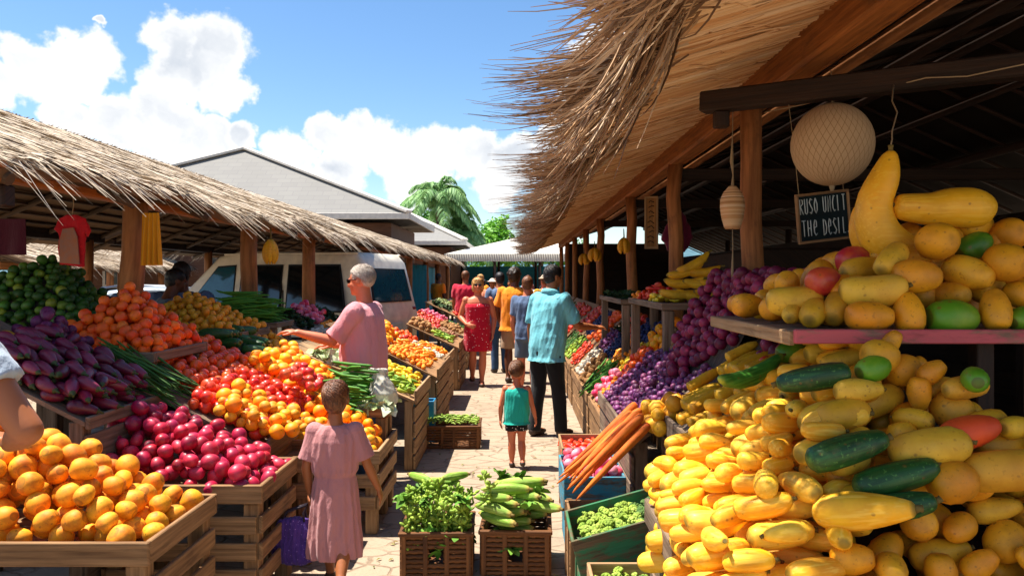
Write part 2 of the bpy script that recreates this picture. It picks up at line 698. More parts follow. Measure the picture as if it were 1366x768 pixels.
gc = gt.mix(n_big, lin('#857665'), lin('#ab9a87'))
gc = gt.mix(gt.math('MULTIPLY', n_med, 0.7), gc, lin('#a08a72'))
jm = gt.math('MAXIMUM', joint, gt.math('MULTIPLY', cover, 0.85))
gc = gt.mix(jm, lin('#7a6654'), gc)
gc = gt.mix(gt.math('MULTIPLY', gt.ramp(n_fine, [(0.50, (0, 0, 0, 1)), (0.75, (1, 1, 1, 1))]), 0.35), gc, lin('#6a5848'))
stain = gt.ramp(gt.noise(gco, 1.7, 6, 0.7), [(.52, (0, 0, 0, 1)), (.66, (1, 1, 1, 1))])
gc = gt.mix(gt.math('MULTIPLY', stain, .42), gc, lin('#6b5c4e'))
gt.link(gc, gb.inputs['Base Color'])
hgt = gt.math('ADD', gt.math('MULTIPLY', jm, 0.7), gt.math('ADD', gt.math('MULTIPLY', n_med, 0.8), gt.math('MULTIPLY', n_fine, 0.15)))
bump(gt, gb, hgt, 0.6, 0.025)
g = MB()
g.quad((-400, -60, 0), (400, -60, 0), (400, 900, 0), (-400, 900, 0))
props(g.build('ground', gm), kind='structure')

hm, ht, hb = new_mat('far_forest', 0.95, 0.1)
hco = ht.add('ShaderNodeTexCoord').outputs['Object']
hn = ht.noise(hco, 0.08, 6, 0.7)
ht.link(ht.ramp(hn, [(0.3, lin('#3a5560')), (0.7, lin('#5a7880'))]), hb.inputs['Base Color'])  # blue of the far air put into the forest colour
hv, hf = [], []
nx, ny = 60, 14
for j in range(ny + 1):
    for i in range(nx + 1):
        x = -420 + 840 * i / nx
        y = 420 + 300 * j / ny
        env = math.sin(PI * min(1, j / ny * 1.0))
        h = 38 * env * (0.75 + 0.5 * noise.noise(Vector((x * 0.008, y * 0.01, 3)))) + 5 * noise.noise(Vector((x * .05, y * .05, 1))) * env - 1
        hv.append((x, y, h))
for j in range(ny):
    for i in range(nx):
        a = j * (nx + 1) + i
        hf.append((a, a + 1, a + nx + 2, a + nx + 1))
hme = bpy.data.meshes.new('hills')
hme.from_pydata(hv, [], hf)
hme.polygons.foreach_set('use_smooth', [True] * len(hf))
props(link_obj('hills', hme, hm), kind='structure')


# ------------------------------------------------------------------ thatched stalls
def thatch(root, y0, y1, eave, ridge, dens=1.0, seed=1, over=0.27, wave=0.0, wstraw=0.0125, ragged=True, part='thatch', mat=None):
    """one roof slope with layered straw; eave / ridge = (x, z)"""
    rr = random.Random(seed)
    ex, ez = eave
    rx, rz_ = ridge
    dx, dz = rx - ex, rz_ - ez
    L = math.hypot(dx, dz)
    ux, uz = dx / L, dz / L                     # up the slope
    nrm = Vector((-uz, 0, ux)) if ux > 0 else Vector((uz, 0, -ux))
    if nrm.z < 0:
        nrm = -nrm

    def P(s, y, lift=0.0):
        w = wave * (math.sin(y * 1.9 + seed) + 0.6 * math.sin(y * 4.3 + seed * 2)) * max(0, 1 - s / L)
        return Vector((ex + ux * s, y, ez + uz * s + w)) + nrm * lift
    core = MB()
    n = max(4, int((y1 - y0) / 0.25))
    for i in range(n):
        ya, yb = y0 + (y1 - y0) * i / n, y0 + (y1 - y0) * (i + 1) / n
        for (sa, sb) in ((0, L * .33), (L * .33, L * .66), (L * .66, L)):
            core.quad(P(sa, ya), P(sa, yb), P(sb, yb), P(sb, ya))
            core.quad(P(sa, ya, -.05), P(sb, ya, -.05), P(sb, yb, -.05), P(sa, yb, -.05))
        core.quad(P(0, ya), P(0, ya, -.05), P(0, yb, -.05), P(0, yb))
        core.quad(P(L, ya), P(L, yb), P(L, yb, -.05), P(L, ya, -.05))
    for yy in (y0, y1):
        core.quad(P(0, yy), P(L, yy), P(L, yy, -.05), P(0, yy, -.05))
    core.build(part + '_core' if part != 'thatch' else 'roof_mat', M['thatch_base'], root)
    st = MB()
    rows = max(3, int(L / 0.30))
    for r in range(rows + 1):
        s0 = L * r / rows
        m = int((y1 - y0) / 0.0105 * dens)
        for k in range(m):
            y = y0 + (y1 - y0) * (k + rr.random()) / m
            ln = 0.50 + 0.25 * rr.random()
            if r == 0:
                clump = 0.5 + 0.5 * noise.noise(Vector((y * 3.1, seed * 7.7, 0)))
                ln = 0.14 + over * (0.30 + 1.0 * clump * rr.random())
            top = min(L + .04, s0 + 0.12 + 0.1 * rr.random() + (0.1 if r == 0 else 0))
            drift = rr.gauss(0, 0.07) + 0.05 * noise.noise(Vector((y * 1.5, r * 2.0, seed)))
            pts = []
            segs = 4 if r == 0 else 3
            for q in range(segs + 1):
                t = q / segs
                s = top - ln * t
                lift = 0.012 + 0.035 * t + 0.018 * rr.random()
                droop = 0
                if s < 0:
                    droop = -(s * s) * (1.6 + 1.2 * rr.random())
                p = P(max(s, -9), y + drift * t * ln * 2.2, lift)
                p.z += droop
                pts.append(p)
            w = wstraw * (0.6 + 0.7 * rr.random())
            st.ribbon(pts, [w] * segs + [w * 0.25], nrm + Vector((0, rr.gauss(0, .45), 0)))
    st.build(part, mat or M['straw_pale'], root)
    return P, L


def stall(label, y0, y1, front_x, eave, ridge, back, posts, back_posts, seed, dens=1.0, post_r=0.085, beam_z=2.15):
    root = thing('market_stall', label, 'stall', ((front_x + back[0]) / 2, (y0 + y1) / 2, 0))
    thatch(root, y0, y1, eave, ridge, dens, seed, wave=0.035)
    thatch(root, y0, y1, back, ridge, 0.35, seed + 3, part='back_thatch')
    rr = random.Random(seed)

    def pole(x, y, z, r):
        p = MB()
        k = [(x + rr.gauss(0, .012), y + rr.gauss(0, .012), z * i / 6) for i in range(7)]
        p.tube(k, [r * (1.06 - 0.02 * i + rr.gauss(0, .02)) for i in range(7)], 12)
        p.build('post', M['post'], root)
    for y in posts:
        pole(front_x, y, beam_z, post_r)
    for y in back_posts:
        pole(back[0] + .35, y, beam_z, post_r * .9)
    b = MB()
    b.bar((front_x, y0 + .05, beam_z + .045), (front_x, y1 - .05, beam_z + .045), 0.11, 0.13, 0.012)
    b.build('beam', M['beam'], root)
    b = MB()
    b.bar((back[0] + .35, y0 + .05, beam_z + .03), (back[0] + .35, y1 - .05, beam_z + .03), 0.11, 0.13, 0.012)
    b.build('beam', M['dark'], root)
    # rafters and the poles under the thatch
    y = y0 + .1
    while y < y1:
        for (e, sgn) in ((eave, 1), (back, -1)):
            q = MB()
            q.tube([(e[0], y, e[1] - .09), (ridge[0], y, ridge[1] - .09)], 0.032, 8)
            q.build('rafter', M['slat'], root)
        y += 1.15
    for k in range(1, 11):
        t = k / 11
        for (e, m_) in ((eave, M['slat']), (back, M['slat'])):
            q = MB()
            x = e[0] + (ridge[0] - e[0]) * t
            z = e[1] + (ridge[1] - e[1]) * t - .068
            q.tube([(x, y0 + .03, z), (x, (y0 + y1) / 2, z - .015), (x, y1 - .03, z)], 0.017, 6)
            q.build('roof_pole', m_, root)
    return root


st_a = stall('long thatched stall at the left with tangerine and lime displays under it', 3.45, 10.6, -2.68,
             (-2.40, 2.18), (-4.25, 2.98), (-6.2, 2.12), (5.22, 7.5, 9.6), (3.8, 6.2, 8.2, 10.2), 11, 1.0)
# orange end rafter at the open gable of the near stall
q = MB()
q.bar((-2.42, 3.5, 2.10), (-4.25, 3.5, 2.86), 0.07, 0.15, 0.01)
q.build('end_rafter', M['beam'], st_a)
q = MB()
q.bar((-2.45, 3.62, 2.02), (-6.0, 3.62, 2.0), 0.09, 0.11, 0.01)
q.build('tie_beam', M['dark'], st_a)
stall('thatched stall reaching over the back of the white van', 10.75, 19.2, -2.68,
      (-2.32, 2.2), (-4.2, 2.95), (-6.2, 2.1), (15.2, 18.6), (14.2, 18.5), 23, 0.6)
stall('farthest thatched stall on the left side of the lane', 19.5, 30.0, -2.75,
      (-2.3, 2.25), (-4.3, 2.95), (-6.2, 2.1), (22.6, 26.0, 29.4), (21, 29), 31, 0.4)
stall('sunlit thatched stall far behind the lime heap, seen under the near roof', 13.5, 18.5, -9.4,
      (-8.6, 1.86), (-11.2, 2.75), (-13.6, 1.8), (14.0, 15.6, 17.8), (14, 18), 37, 0.4, 0.1, 1.82)
stall('thatched stall deep behind the limes at the far left', 20.5, 27, -11.4,
      (-10.6, 1.95), (-13.2, 2.95), (-15.8, 2.0), (21, 24, 26.6), (21, 26), 41, 0.3, 0.1, 1.92)

# ------------------------------------------------------------------ the right-hand thatched hall
RE = (0.57, 2.62)


def roof_z(x):
    return 2.9 + 0.30 * (x - 1.5)


hall = thing('thatched_hall', 'long open hall at the right whose shaggy palm thatch overhangs the lane', 'market hall', (2.8, 13, 0))
HY0, HY1 = 0.7, 26.0
core = MB()
RIDGE_X = 3.9
for (xa, za, xb, zb) in ((RE[0], roof_z(RE[0]), RIDGE_X, roof_z(RIDGE_X)), (RIDGE_X, roof_z(RIDGE_X), 6.6, 2.45)):
    for i in range(26):
        ya, yb = HY0 + (HY1 - HY0) * i / 26, HY0 + (HY1 - HY0) * (i + 1) / 26
        core.quad((xa, ya, za + .02), (xb, ya, zb + .02), (xb, yb, zb + .02), (xa, yb, za + .02))
        core.quad((xa, ya, za + .13), (xa, yb, za + .13), (xb, yb, zb + .13), (xb, ya, zb + .13))
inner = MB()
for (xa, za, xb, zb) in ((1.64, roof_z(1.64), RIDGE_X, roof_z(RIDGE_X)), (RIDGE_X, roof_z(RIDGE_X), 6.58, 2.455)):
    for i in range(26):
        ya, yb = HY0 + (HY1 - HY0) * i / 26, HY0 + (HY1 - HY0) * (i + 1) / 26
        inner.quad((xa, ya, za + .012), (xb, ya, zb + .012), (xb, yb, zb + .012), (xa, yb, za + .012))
inner.build('inner_shade_thatch', straw('shade_dark_thatch', ['#17110b', '#231a10']), hall)  # near-black sheet: the shade inside the hall put into the thatch colour
core.quad((RE[0], HY0, roof_z(RE[0]) + .02), (RE[0], HY1, roof_z(RE[0]) + .02), (RE[0], HY1, roof_z(RE[0]) + .13), (RE[0], HY0, roof_z(RE[0]) + .13))
core.build('roof_mat', M['thatch_base'], hall)
reeds = MB()
rr = random.Random(5)
y = HY0
while y < HY1:
    r = 0.0065 + 0.0085 * rr.random() ** 1.5
    x0, x1 = RE[0] - .03 + rr.gauss(0, .02), 1.62
    j = rr.gauss(0, .012)
    z_lift = rr.gauss(0, .004) + 0.006 * noise.noise(Vector((y * 3, 0, 0)))
    reeds.tube([(x0, y, roof_z(x0) + z_lift - .012), (1.05, y + j + rr.gauss(0, .008), roof_z(1.05) + z_lift - .014 + rr.gauss(0, .004)), (x1, y + 2 * j, roof_z(x1) - .012)], r, 5, False)
    y += r * 1.95
for k in range(420):
    y = rr.uniform(HY0, 14)
    x = rr.uniform(RE[0], 1.45)
    a_ = rr.gauss(0, .5)
    l_ = rr.uniform(.06, .3)
    z = roof_z(x) - .024
    reeds.tube([(x, y, z), (x + l_ * .5 * math.cos(a_), y + l_ * .5 * math.sin(a_), z - rr.uniform(0, .02) + .15 * l_), (x + l_ * math.cos(a_), y + l_ * math.sin(a_), z - rr.uniform(0, .03) + .3 * l_)], .0028, 4, False)
reeds.build('reed_ceiling', M['straw_warm'], hall)
top = MB()
for k in range(2600):
    y = rr.uniform(HY0, HY1)
    x = rr.uniform(RE[0] + .1, RIDGE_X)
    ln = .5 + .3 * rr.random()
    pts = [(x - ln * t, y + rr.gauss(0, .02), roof_z(x - ln * t) + .15 + .05 * t) for t in (0, .5, 1)]
    top.ribbon(pts, [.02, .02, .008], Vector((-.3, 0, 1)))
top.build('roof_thatch', M['straw_pale'], hall)

# shaggy palm fringe along the eave, in clumps
fr = MB()


def frond(x, y, z, L, droop, lift, ysp, r, az, nseg=7, tri=3):
    pts = []
    ph = rr.uniform(0, 6.28)
    for q in range(nseg + 1):
        t = q / nseg
        s = L * t
        zz = z - droop * (1.75 * t - (0.75 + lift) * t * t) + 0.012 * math.sin(ph + 5 * t)
        pts.append((x - s * math.cos(az), y + s * math.sin(az) + ysp * t * t, zz))
    fr.tube(pts, [r * (1 - 0.85 * (q / nseg) ** 1.5) for q in range(nseg + 1)], tri, False, False, 0.55)


y = 1.2
while y < HY1:
    # one dry palm leaf: its strands leave the eave together and part towards the tips
    L0 = rr.uniform(0.45, 0.80) + (.12 if y > 3.2 else 0)
    n = int(rr.uniform(34, 58) * (1.0 if y < 9 else 0.8))
    az0 = rr.gauss(0.05, 0.10)
    d0 = rr.uniform(0.12, 0.36)
    l0 = rr.uniform(0.0, 0.38)
    x00 = RE[0] + rr.uniform(.0, .16)
    z00 = roof_z(RE[0]) + rr.uniform(.03, .17)
    conv = rr.choice((-.055, -.04, .05))
    for k in range(n):
        u = max(-2, min(2, rr.gauss(0, 1)))
        frond(x00 + rr.uniform(-.03, .12), y + u * 0.065, z00 + rr.gauss(0, .014), L0 * (1.08 - .16 * abs(u)) * rr.uniform(.6, 1.08),
              d0 * rr.uniform(.75, 1.2) + .02 * u, l0 * rr.uniform(.6, 1.25), u * conv + rr.gauss(0, .015), 0.0075 + 0.006 * rr.random(), az0 + rr.gauss(0, .05))
    y += rr.uniform(0.16, 0.36)
# heavier tufts hanging from the near eave
for yc in (2.2, 2.45, 2.75, 3.05, 3.4, 3.7, 4.1, 4.6, 5.3, 6.2, 7.4):
    dd_ = rr.uniform(.2, .5)
    for k in range(42):
        u = rr.gauss(0, 1)
        frond(RE[0] + rr.uniform(-.10, .08), yc + u * .06, roof_z(RE[0]) + .05 + .08 * rr.random(), rr.uniform(.16, .45), dd_ * rr.uniform(.8, 1.2),
              rr.uniform(-.25, .15), -u * .03 + .14, 0.008 + .007 * rr.random(), rr.gauss(.3, .2))
# short matting right at the edge
for k in range(3600):
    yy = rr.uniform(HY0, HY1)
    frond(RE[0] + rr.uniform(0, .2), yy, roof_z(RE[0]) + .0 + .14 * rr.random(), rr.uniform(.16, .38), rr.uniform(.03, .17), rr.uniform(0, .6), rr.gauss(0, .03), .0095, rr.gauss(0, .25), 4)
fr.build('palm_fringe', M['straw_frond'], hall)

b = MB()
b.bar((1.5, HY0, 2.79), (1.5, HY1, 2.79), 0.15, 0.19, 0.02)
b.build('eave_beam', M['beam'], hall)
b = MB()
b.bar((1.585, HY0, 2.73), (1.585, HY1, 2.73), 0.02, 0.05, 0.006)
b.build('beam_strip', M['beam'], hall)
for y in (4.8, 7.1, 9.9, 13.5, 16.3, 19.5, 22.5, 25.5):
    p = MB()
    zz = [0, .5, 1, 1.5, 2.0, 2.4, 2.70]
    p.tube([(1.5 + rr.gauss(0, .01), y + rr.gauss(0, .01), z) for z in zz], [.078, .076, .073, .07, .068, .066, .068], 14)
    p.build('post', M['post'], hall)
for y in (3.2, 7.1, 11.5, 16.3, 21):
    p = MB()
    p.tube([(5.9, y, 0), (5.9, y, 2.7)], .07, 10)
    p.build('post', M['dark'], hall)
for x in (2.2, 2.9, 3.6, 4.4, 5.2):
    p = MB()
    zz = roof_z(x) if x < RIDGE_X else roof_z(RIDGE_X) + (2.45 - roof_z(RIDGE_X)) * (x - RIDGE_X) / (6.6 - RIDGE_X)
    p.tube([(x, HY0, zz - .06), (x, HY1, zz - .06)], .05, 8)
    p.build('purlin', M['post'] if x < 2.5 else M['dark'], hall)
for k in range(44):
    y = HY0 + .3 + k * .58
    p = MB()
    p.tube([(1.7, y, roof_z(1.7) - .012), (RIDGE_X, y, roof_z(RIDGE_X) - .012)], .022, 6)
    p.tube([(RIDGE_X, y, roof_z(RIDGE_X) - .012), (6.4, y, 2.49)], .022, 6)
    p.build('rafter', M['dark'], hall)
p = MB()
p.bar(at(937, 138, 3.95), at(1400, 84, 3.1), 0.10, 0.105, 0.008)
p.build('tie_beam', M['dark'], hall)
for y in (7.2, 10.0, 13.6):
    p = MB()
    p.bar((1.45, y, 2.62), (5.9, y, 2.62), 0.09, 0.11, 0.008)
    p.build('tie_beam', M['dark'], hall)
p = MB()
c = at(962, 160, 3.9)
p.box(c, (.075, .06, .085), None, .006)
p.build('beam_peg', M['dark'], hall)
# low dark back wall of boards; light shows above it
p = MB()
for k in range(9):
    p.box((5.72, 14.0, .14 + k * .262), (.025, 24.6, .258), None, .004)
p.box((5.75, 14.0, 1.2), (.02, 24.6, 2.36), None, .004)
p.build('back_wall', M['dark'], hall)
p = MB()
for k in range(9):
    p.box((3.75, 26.1, .16 + k * .315), (4.0, .03, .31), None, .004)
p.box((3.75, 26.13, 1.45), (4.0, .02, 2.8), None, .004)
p.build('end_wall', M['dark'], hall)
p = MB()
p.box((3.05, 9.6, 1.0), (.9, 3.2, 1.9), None, .02)
p.build('storage_cabinet', M['dark'], hall)

# sunlit thatch roof seen through the back of the hall
stall('sunlit thatched roof seen through the gap behind the hall', 5.0, 13.0, 9.9,
      (8.2, 2.62), (11.2, 3.9), (13.5, 2.5), (6, 9, 12), (6, 12), 53, 0.4, 0.09, 2.6)

# ------------------------------------------------------------------ houses behind the stalls
rm, rt, rb = new_mat('grey_shingle_roof', 0.8, 0.3)
rco = rt.add('ShaderNodeTexCoord').outputs['Object']
br = rt.add('ShaderNodeTexBrick')
br.inputs['Scale'].default_value = 1.0
br.inputs['Brick Width'].default_value = 0.5
br.inputs['Row Height'].default_value = 0.22
br.inputs['Mortar Size'].default_value = 0.012
br.inputs['Color1'].default_value = lin('#7a7875')
br.inputs['Color2'].default_value = lin('#807e7a')
br.inputs['Mortar'].default_value = lin('#737170')
rt.link(rco, br.inputs['Vector'])
rc = rt.mix(rt.math('MULTIPLY', rt.noise(rco, 0.6, 5), 0.5), br.outputs['Color'], lin('#686662'))
rt.link(rc, rb.inputs['Base Color'])
M['roof_grey'] = rm
M['wall_brown'] = wood('brown_board_wall', '#5a3a28', '#8a5e44')
M['fascia'] = plain('pale_fascia', '#cfc8be', 0.7)
M['sheet'] = plain('pale_metal_sheet', '#d8d2c6', 0.5, 0.0, 0.5, 0.12, 1.2)


def hip_house(label, x0, x1, y0, y1, ze, apex0, apex1, za, wall_mat, over=.7, name='house'):
    root = thing(name, label, 'house', ((x0 + x1) / 2, (y0 + y1) / 2, 0))
    w = MB()
    w.box(((x0 + x1) / 2, (y0 + y1) / 2, (ze - .25) / 2), (x1 - x0 - 2 * over, y1 - y0 - 2 * over, ze - .25), None, .02)
    w.build('wall', wall_mat, root)
    r = MB()
    A, B, C_, D = Vector((x0, y0, ze)), Vector((x1, y0, ze)), Vector((x1, y1, ze)), Vector((x0, y1, ze))
    P0, P1 = Vector((apex0[0], apex0[1], za)), Vector((apex1[0], apex1[1], za))
    i = len(r.v)
    for p in (A, B, C_, D, P0, P1):
        r.v.append(p[:])
    for f in ([0, 1, 4], [1, 2, 5, 4], [2, 3, 5], [3, 0, 4, 5]):
        r.face([i + k for k in f], [(0, 0)] * len(f))
    r.face([i + 3, i + 2, i + 1, i], [(0, 0)] * 4)
    ro = r.build('roof', M['roof_grey'], root)
    cap = MB()
    for (a, b_) in ((A, P0), (B, P0), (C_, P1), (D, P1), (P0, P1)):
        if (a - b_).length > .05:
            cap.bar(a + Vector((0, 0, .05)), b_ + Vector((0, 0, .05)), .30, .10, .03)
    co = cap.build('ridge_cap', M['fascia'], ro)
    fa = MB()
    for (a, b_) in ((A, B), (B, C_), (C_, D), (D, A)):
        fa.bar(a - Vector((0, 0, .09)), b_ - Vector((0, 0, .09)), .06, .2, .01)
    fa.build('fascia', M['fascia'], root)
    return root


h1 = hip_house('big grey hip roofed house rising behind the left thatch', -17.0, -3.45, 24, 31, 3.72, (-9.95, 27.4), (-9.95, 27.9), 6.35, M['wall_brown'])
wn_ = MB()
for x in (-6.2, -9.5, -13):
    wn_ = MB()
    wn_.box((x, 24.69, 1.9), (1.3, .06, 1.1), None, .01)
    wf = wn_.build('window', M['fascia'], h1)
    pn = MB()
    pn.box((x, 24.652, 1.9), (1.1, .02, .92), None, .004)
    pn.build('pane', plain('dark_pane', '#20282c', .15), wf)
h2 = hip_house('smaller grey hip roofed house beside the palm', -11.5, -2.35, 34, 44, 3.35, (-5.6, 38.5), (-6.4, 38.5), 4.95, M['wall_brown'])
ch = MB()
ch.box((-6.35, 36.0, 4.35), (1.0, .7, 1.0), None, .02)
ch.build('chimney', plain('blue_grey_block', '#8e97a4', .8), h2)

# open hall with a pale sheet roof across the end of the lane
eh = thing('market_hall', 'open hall with a pale sheet metal roof closing the far end of the lane', 'market hall', (-.6, 36, 0))
r = MB()
ze = 2.72
A, B, C_, D = Vector((-3.2, 33, ze)), Vector((4.5, 33, ze)), Vector((4.5, 41, ze)), Vector((-3.2, 41, ze))
P0, P1 = Vector((-.15, 36.5, 3.6)), Vector((1.6, 36.5, 3.6))
for p in (A, B, C_, D, P0, P1):
    r.v.append(p[:])
for f in ([0, 1, 5, 4], [1, 2, 5], [2, 3, 4, 5], [3, 0, 4]):
    r.face(f, [(0, 0)] * len(f))
r.build('roof', M['sheet'], eh)
c2 = MB()
n = 150
for k in range(n):
    xa, xb = -3.2 + 7.7 * k / n, -3.2 + 7.7 * (k + 1) / n
    ya, yb = 32.95 + (.035 if k % 2 else -.035), 32.95 + (-.035 if k % 2 else .035)
    c2.quad((xa, ya, ze - .33), (xb, yb, ze - .33), (xb, yb, ze + .01), (xa, ya, ze + .01))
c2.build('corrugated_valance', M['sheet'], eh)
for x in (-3.0, -1.0, 1.0, 3.0, 4.3):
    for y in (33.2, 40.6):
        p = MB()
        p.tube([(x, y, 0), (x, y, ze)], .07, 8)
        p.build('post', M['dark'], eh)
p = MB()
p.box((.6, 40.9, 1.15), (7.6, .06, 2.3), None, .01)
p.build('back_wall', M['teal_paint'], eh)
p = MB()
p.box((-.3, 36.5, .45), (5.0, 1.2, .9), None, .02)
p.build('counter', M['dark'], eh)

# teal boarded kiosk at the far left stalls
ki = thing('kiosk', 'teal painted kiosk wall under the far left thatch', 'kiosk', (-3.9, 21, 0))
p = MB()
for k in range(18):
    p.box((-4.3 + k * .105, 20.4, 1.0), (.1, .03, 2.0), None, .003)
for k in range(60):
    p.box((-2.95, 20.45 + k * .105, 1.0), (.03, .1, 2.0), None, .003)
p.build('board_wall', M['teal_paint'], ki)
p = MB()
p.box((-3.6, 23.5, 2.03), (1.5, 6.2, .05), None, .01)
p.build('roof', M['dark'], ki)
# ------------------------------------------------------------------ fruit and vegetable prototypes
def lathe(prof, half, seg=16, rib=0.0, nrib=8, bend=0.0, twist=0.0, knob=0.0, seed=0):
    """solid of revolution round X; prof = [(t in -1..1, radius)]"""
    mb = MB()
    n = len(prof)
    for i, (t, r) in enumerate(prof):
        x = t * half
        yo = bend * (t * t - .3)
        for k in range(seg):
            a = 2 * PI * k / seg
            q = r * (1 + rib * math.cos(nrib * a + twist * t))
            if knob:
                q *= 1 + knob * noise.noise(Vector((x * 60 + seed, math.cos(a) * 1.6, math.sin(a) * 1.6 + seed)))
            mb.v.append((x, yo + q * math.cos(a), q * math.sin(a)))
    for i in range(n - 1):
        for k in range(seg):
            a, b_ = i * seg + k, i * seg + (k + 1) % seg
            mb.face([a, a + seg, b_ + seg, b_], [(i / n, k / seg)] * 4, True)
    mb.face(list(range(seg)), [(0, 0)] * seg, True)
    mb.face([(n - 1) * seg + k for k in range(seg)][::-1], [(0, 0)] * seg, True)
    return mb


def sphere_prof(r, half, n=10, pinch=0.0, pw=1.0):
    out = []
    for i in range(n + 1):
        th = PI * i / n
        t = -math.cos(th)
        q = r * max(0.02, math.sin(th)) ** pw
        if pinch:
            q *= 1 - pinch * t
        out.append((t * (1 - 0.06 * (abs(t) > .97)), q))
    return out


PROTO = {}


def proto(kind, name, mb, mat, chain, cat, parts=(), long=False):
    me = mb.mesh(name)
    o = bpy.data.objects.new(name, me)
    me.materials.append(mat)
    ps = []
    for (pn, pmb, pm) in parts:
        pme = pmb.mesh(pn)
        pme.materials.append(pm)
        ps.append((pn, pme))
    PROTO.setdefault(kind, []).append(dict(me=me, name=name, chain=[(Vector(p), r) for p, r in chain], cat=cat, parts=ps, long=long))


def spawn(kind, var, loc, M3, scale, label, group, cat=None):
    p = PROTO[kind][var]
    o = bpy.data.objects.new(p['name'], p['me'])
    COL.objects.link(o)
    o.matrix_world = Matrix.Translation(loc) @ (M3.to_4x4() @ Matrix.Scale(scale, 4))
    props(o, label, cat or p['cat'], group)
    for (pn, pme) in p['parts']:
        c = bpy.data.objects.new(pn, pme)
        COL.objects.link(c)
        c.parent = o
    return o


def ball(kind, name, r, half, mat, cat, nvar=3, pinch=0.0, rib=0.0, nrib=6, knob=0.03, pw=0.8, seg=16, n=10, dimple=0.0):
    for v in range(nvar):
        k = 1 + 0.06 * (v - 1)
        pr = sphere_prof(r * k, half, n, pinch, pw)
        proto(kind, name, lathe(pr, half, seg, rib, nrib, 0, 0, knob, v * 5 + 1), mat, [((0, 0, 0), (r * k + half) / 2)], cat)


ball('mango', 'mango', .047, .053, fruit('mango_skin', ['#f4a210', '#ec8e08', '#f6b020', '#ea980e'], .45, 14, .5, '#c06a08', tip='#6b4a18', tip_len=.0012, half=.0515, speck='#b5690f'), 'mango', 4, .10, knob=.05)
ball('plum', 'plum', .036, .041, fruit('plum_skin', ['#ac1032', '#c41a3c', '#8a0c30', '#d62c48', '#b8143a'], .28, 12, .3, '#5a0826', coat=.2, dust=.08), 'plum', 3)
ball('red_plum', 'purple_plum', .034, .035, fruit('purple_plum_skin', ['#74123c', '#8e1c48', '#5e1034', '#a02a54', '#6a143c'], .32, 14, .3, '#3d0a28', dust=.1), 'plum', 3)
ball('grape', 'grape', .0215, .024, fruit('grape_skin', ['#5a2458', '#74306a', '#863c70', '#62284e', '#8c3e66'], .32, 18, .35, '#2c1038'), 'grape', 3, seg=12, n=8)
ball('tomato', 'tomato', .036, .031, fruit('tomato_skin', ['#df3a14', '#d52a10', '#ee5618', '#e5481a'], .22, 8, .25, '#ee7a1c', coat=.3), 'tomato', 3, rib=.02, nrib=5, pw=.65)
ball('red_tomato', 'red_tomato', .035, .031, fruit('red_tomato_skin', ['#d8241a', '#e23a20', '#c41a18', '#ea4a2a'], .22, 8, .2, '#f0682c', coat=.3), 'tomato', 3, rib=.02, nrib=5, pw=.65)
ball('tangerine', 'tangerine', .0335, .030, fruit('tangerine_skin', ['#e8580c', '#f0680f', '#dc4a0a', '#f27616'], .36, 20, .3, '#cf3e08'), 'tangerine', 3, pw=.7)
ball('lime', 'lime', .030, .033, fruit('lime_skin', ['#2a5214', '#3a6a1a', '#22460e', '#4a7a20', '#86901e'], .35, 14, .3, '#1a360c'), 'lime', 3)
ball('lemon', 'yellow_guava', .029, .030, fruit('guava_skin', ['#e09a14', '#d88a10', '#e8ac24'], .4, 16, .3, '#b8720c'), 'guava', 3)
ball('orange', 'orange', .041, .040, fruit('orange_skin', ['#ffa406', '#ff9304', '#fdb41a', '#ffac10'], .34, 18, .25, '#f08204', tip='#8c6a20', tip_len=.0012, half=.039), 'orange', 3, pw=.75)
ball('apple', 'red_apple', .034, .031, fruit('apple_skin', ['#c81a20', '#b81220', '#d8342c'], .27, 8, .3, '#e88a40', coat=.2), 'apple', 3, pw=.6)
ball('apricot', 'apricot', .0245, .0245, fruit('apricot_skin', ['#f58a12', '#f8a01c', '#ee760e'], .45, 14, .3, '#e0600e'), 'apricot', 3, seg=12, n=8)
ball('radish', 'radish', .034, .036, fruit('radish_skin', ['#d01a4a', '#e0325e', '#b8123e', '#e85a7c'], .35, 10, .3, '#f4c0cc'), 'radish', 3, pinch=.18)
ball('onion', 'red_onion', .032, .031, fruit('onion_skin', ['#521440', '#6e1c4c', '#3e0e30'], .35, 20, .3, '#2e0a26', stripes='#7a3a60'), 'onion', 3, pinch=.15)
ball('shallot', 'shallot', .021, .030, fruit('shallot_skin', ['#7a4a2c', '#946040', '#5e3822', '#8a4a3a'], .6, 18, .4, '#c09a70', stripes='#b08860'), 'shallot', 3, pinch=.3, knob=.12, seg=12, n=8)
ball('pumpkin', 'small_gourd', .045, .040, fruit('gourd_skin', ['#e8a81c', '#d8940f', '#f0b834'], .4, 10, .3, '#c07808'), 'gourd', 2, rib=.05, nrib=8, pw=.6)
ball('red_mango', 'red_mango', .058, .072, fruit('red_mango_skin', ['#a81428', '#c01c30'], .25, 7, .4, '#d86a20', coat=.3), 'mango', 1, pinch=.12)
ball('green_mango', 'green_mango', .046, .062, fruit('green_mango_skin', ['#4a8412', '#5a9418', '#3f7410'], .3, 9, .35, '#86a422', tip='#4a3a14', tip_len=.002, half=.06, coat=.2), 'mango', 2, pinch=.08)
PAP = fruit('papaya_skin', ['#e89c12', '#d88a0c', '#f0ac20', '#e0a01c'], .36, 9, .4, '#b87410', tip='#6b5018', tip_len=.0035, half=.082, speck='#a86a10', coat=.1)
ball('papaya', 'papaya', .053, .080, PAP, 'papaya', 3, pinch=.14, knob=.05, seg=20, n=14)
PAPR = fruit('round_papaya_skin', ['#e8a018', '#d88f0e', '#e2a828'], .38, 9, .4, '#b5760f', tip='#5e4614', tip_len=.003, half=.07, speck='#a86a10')
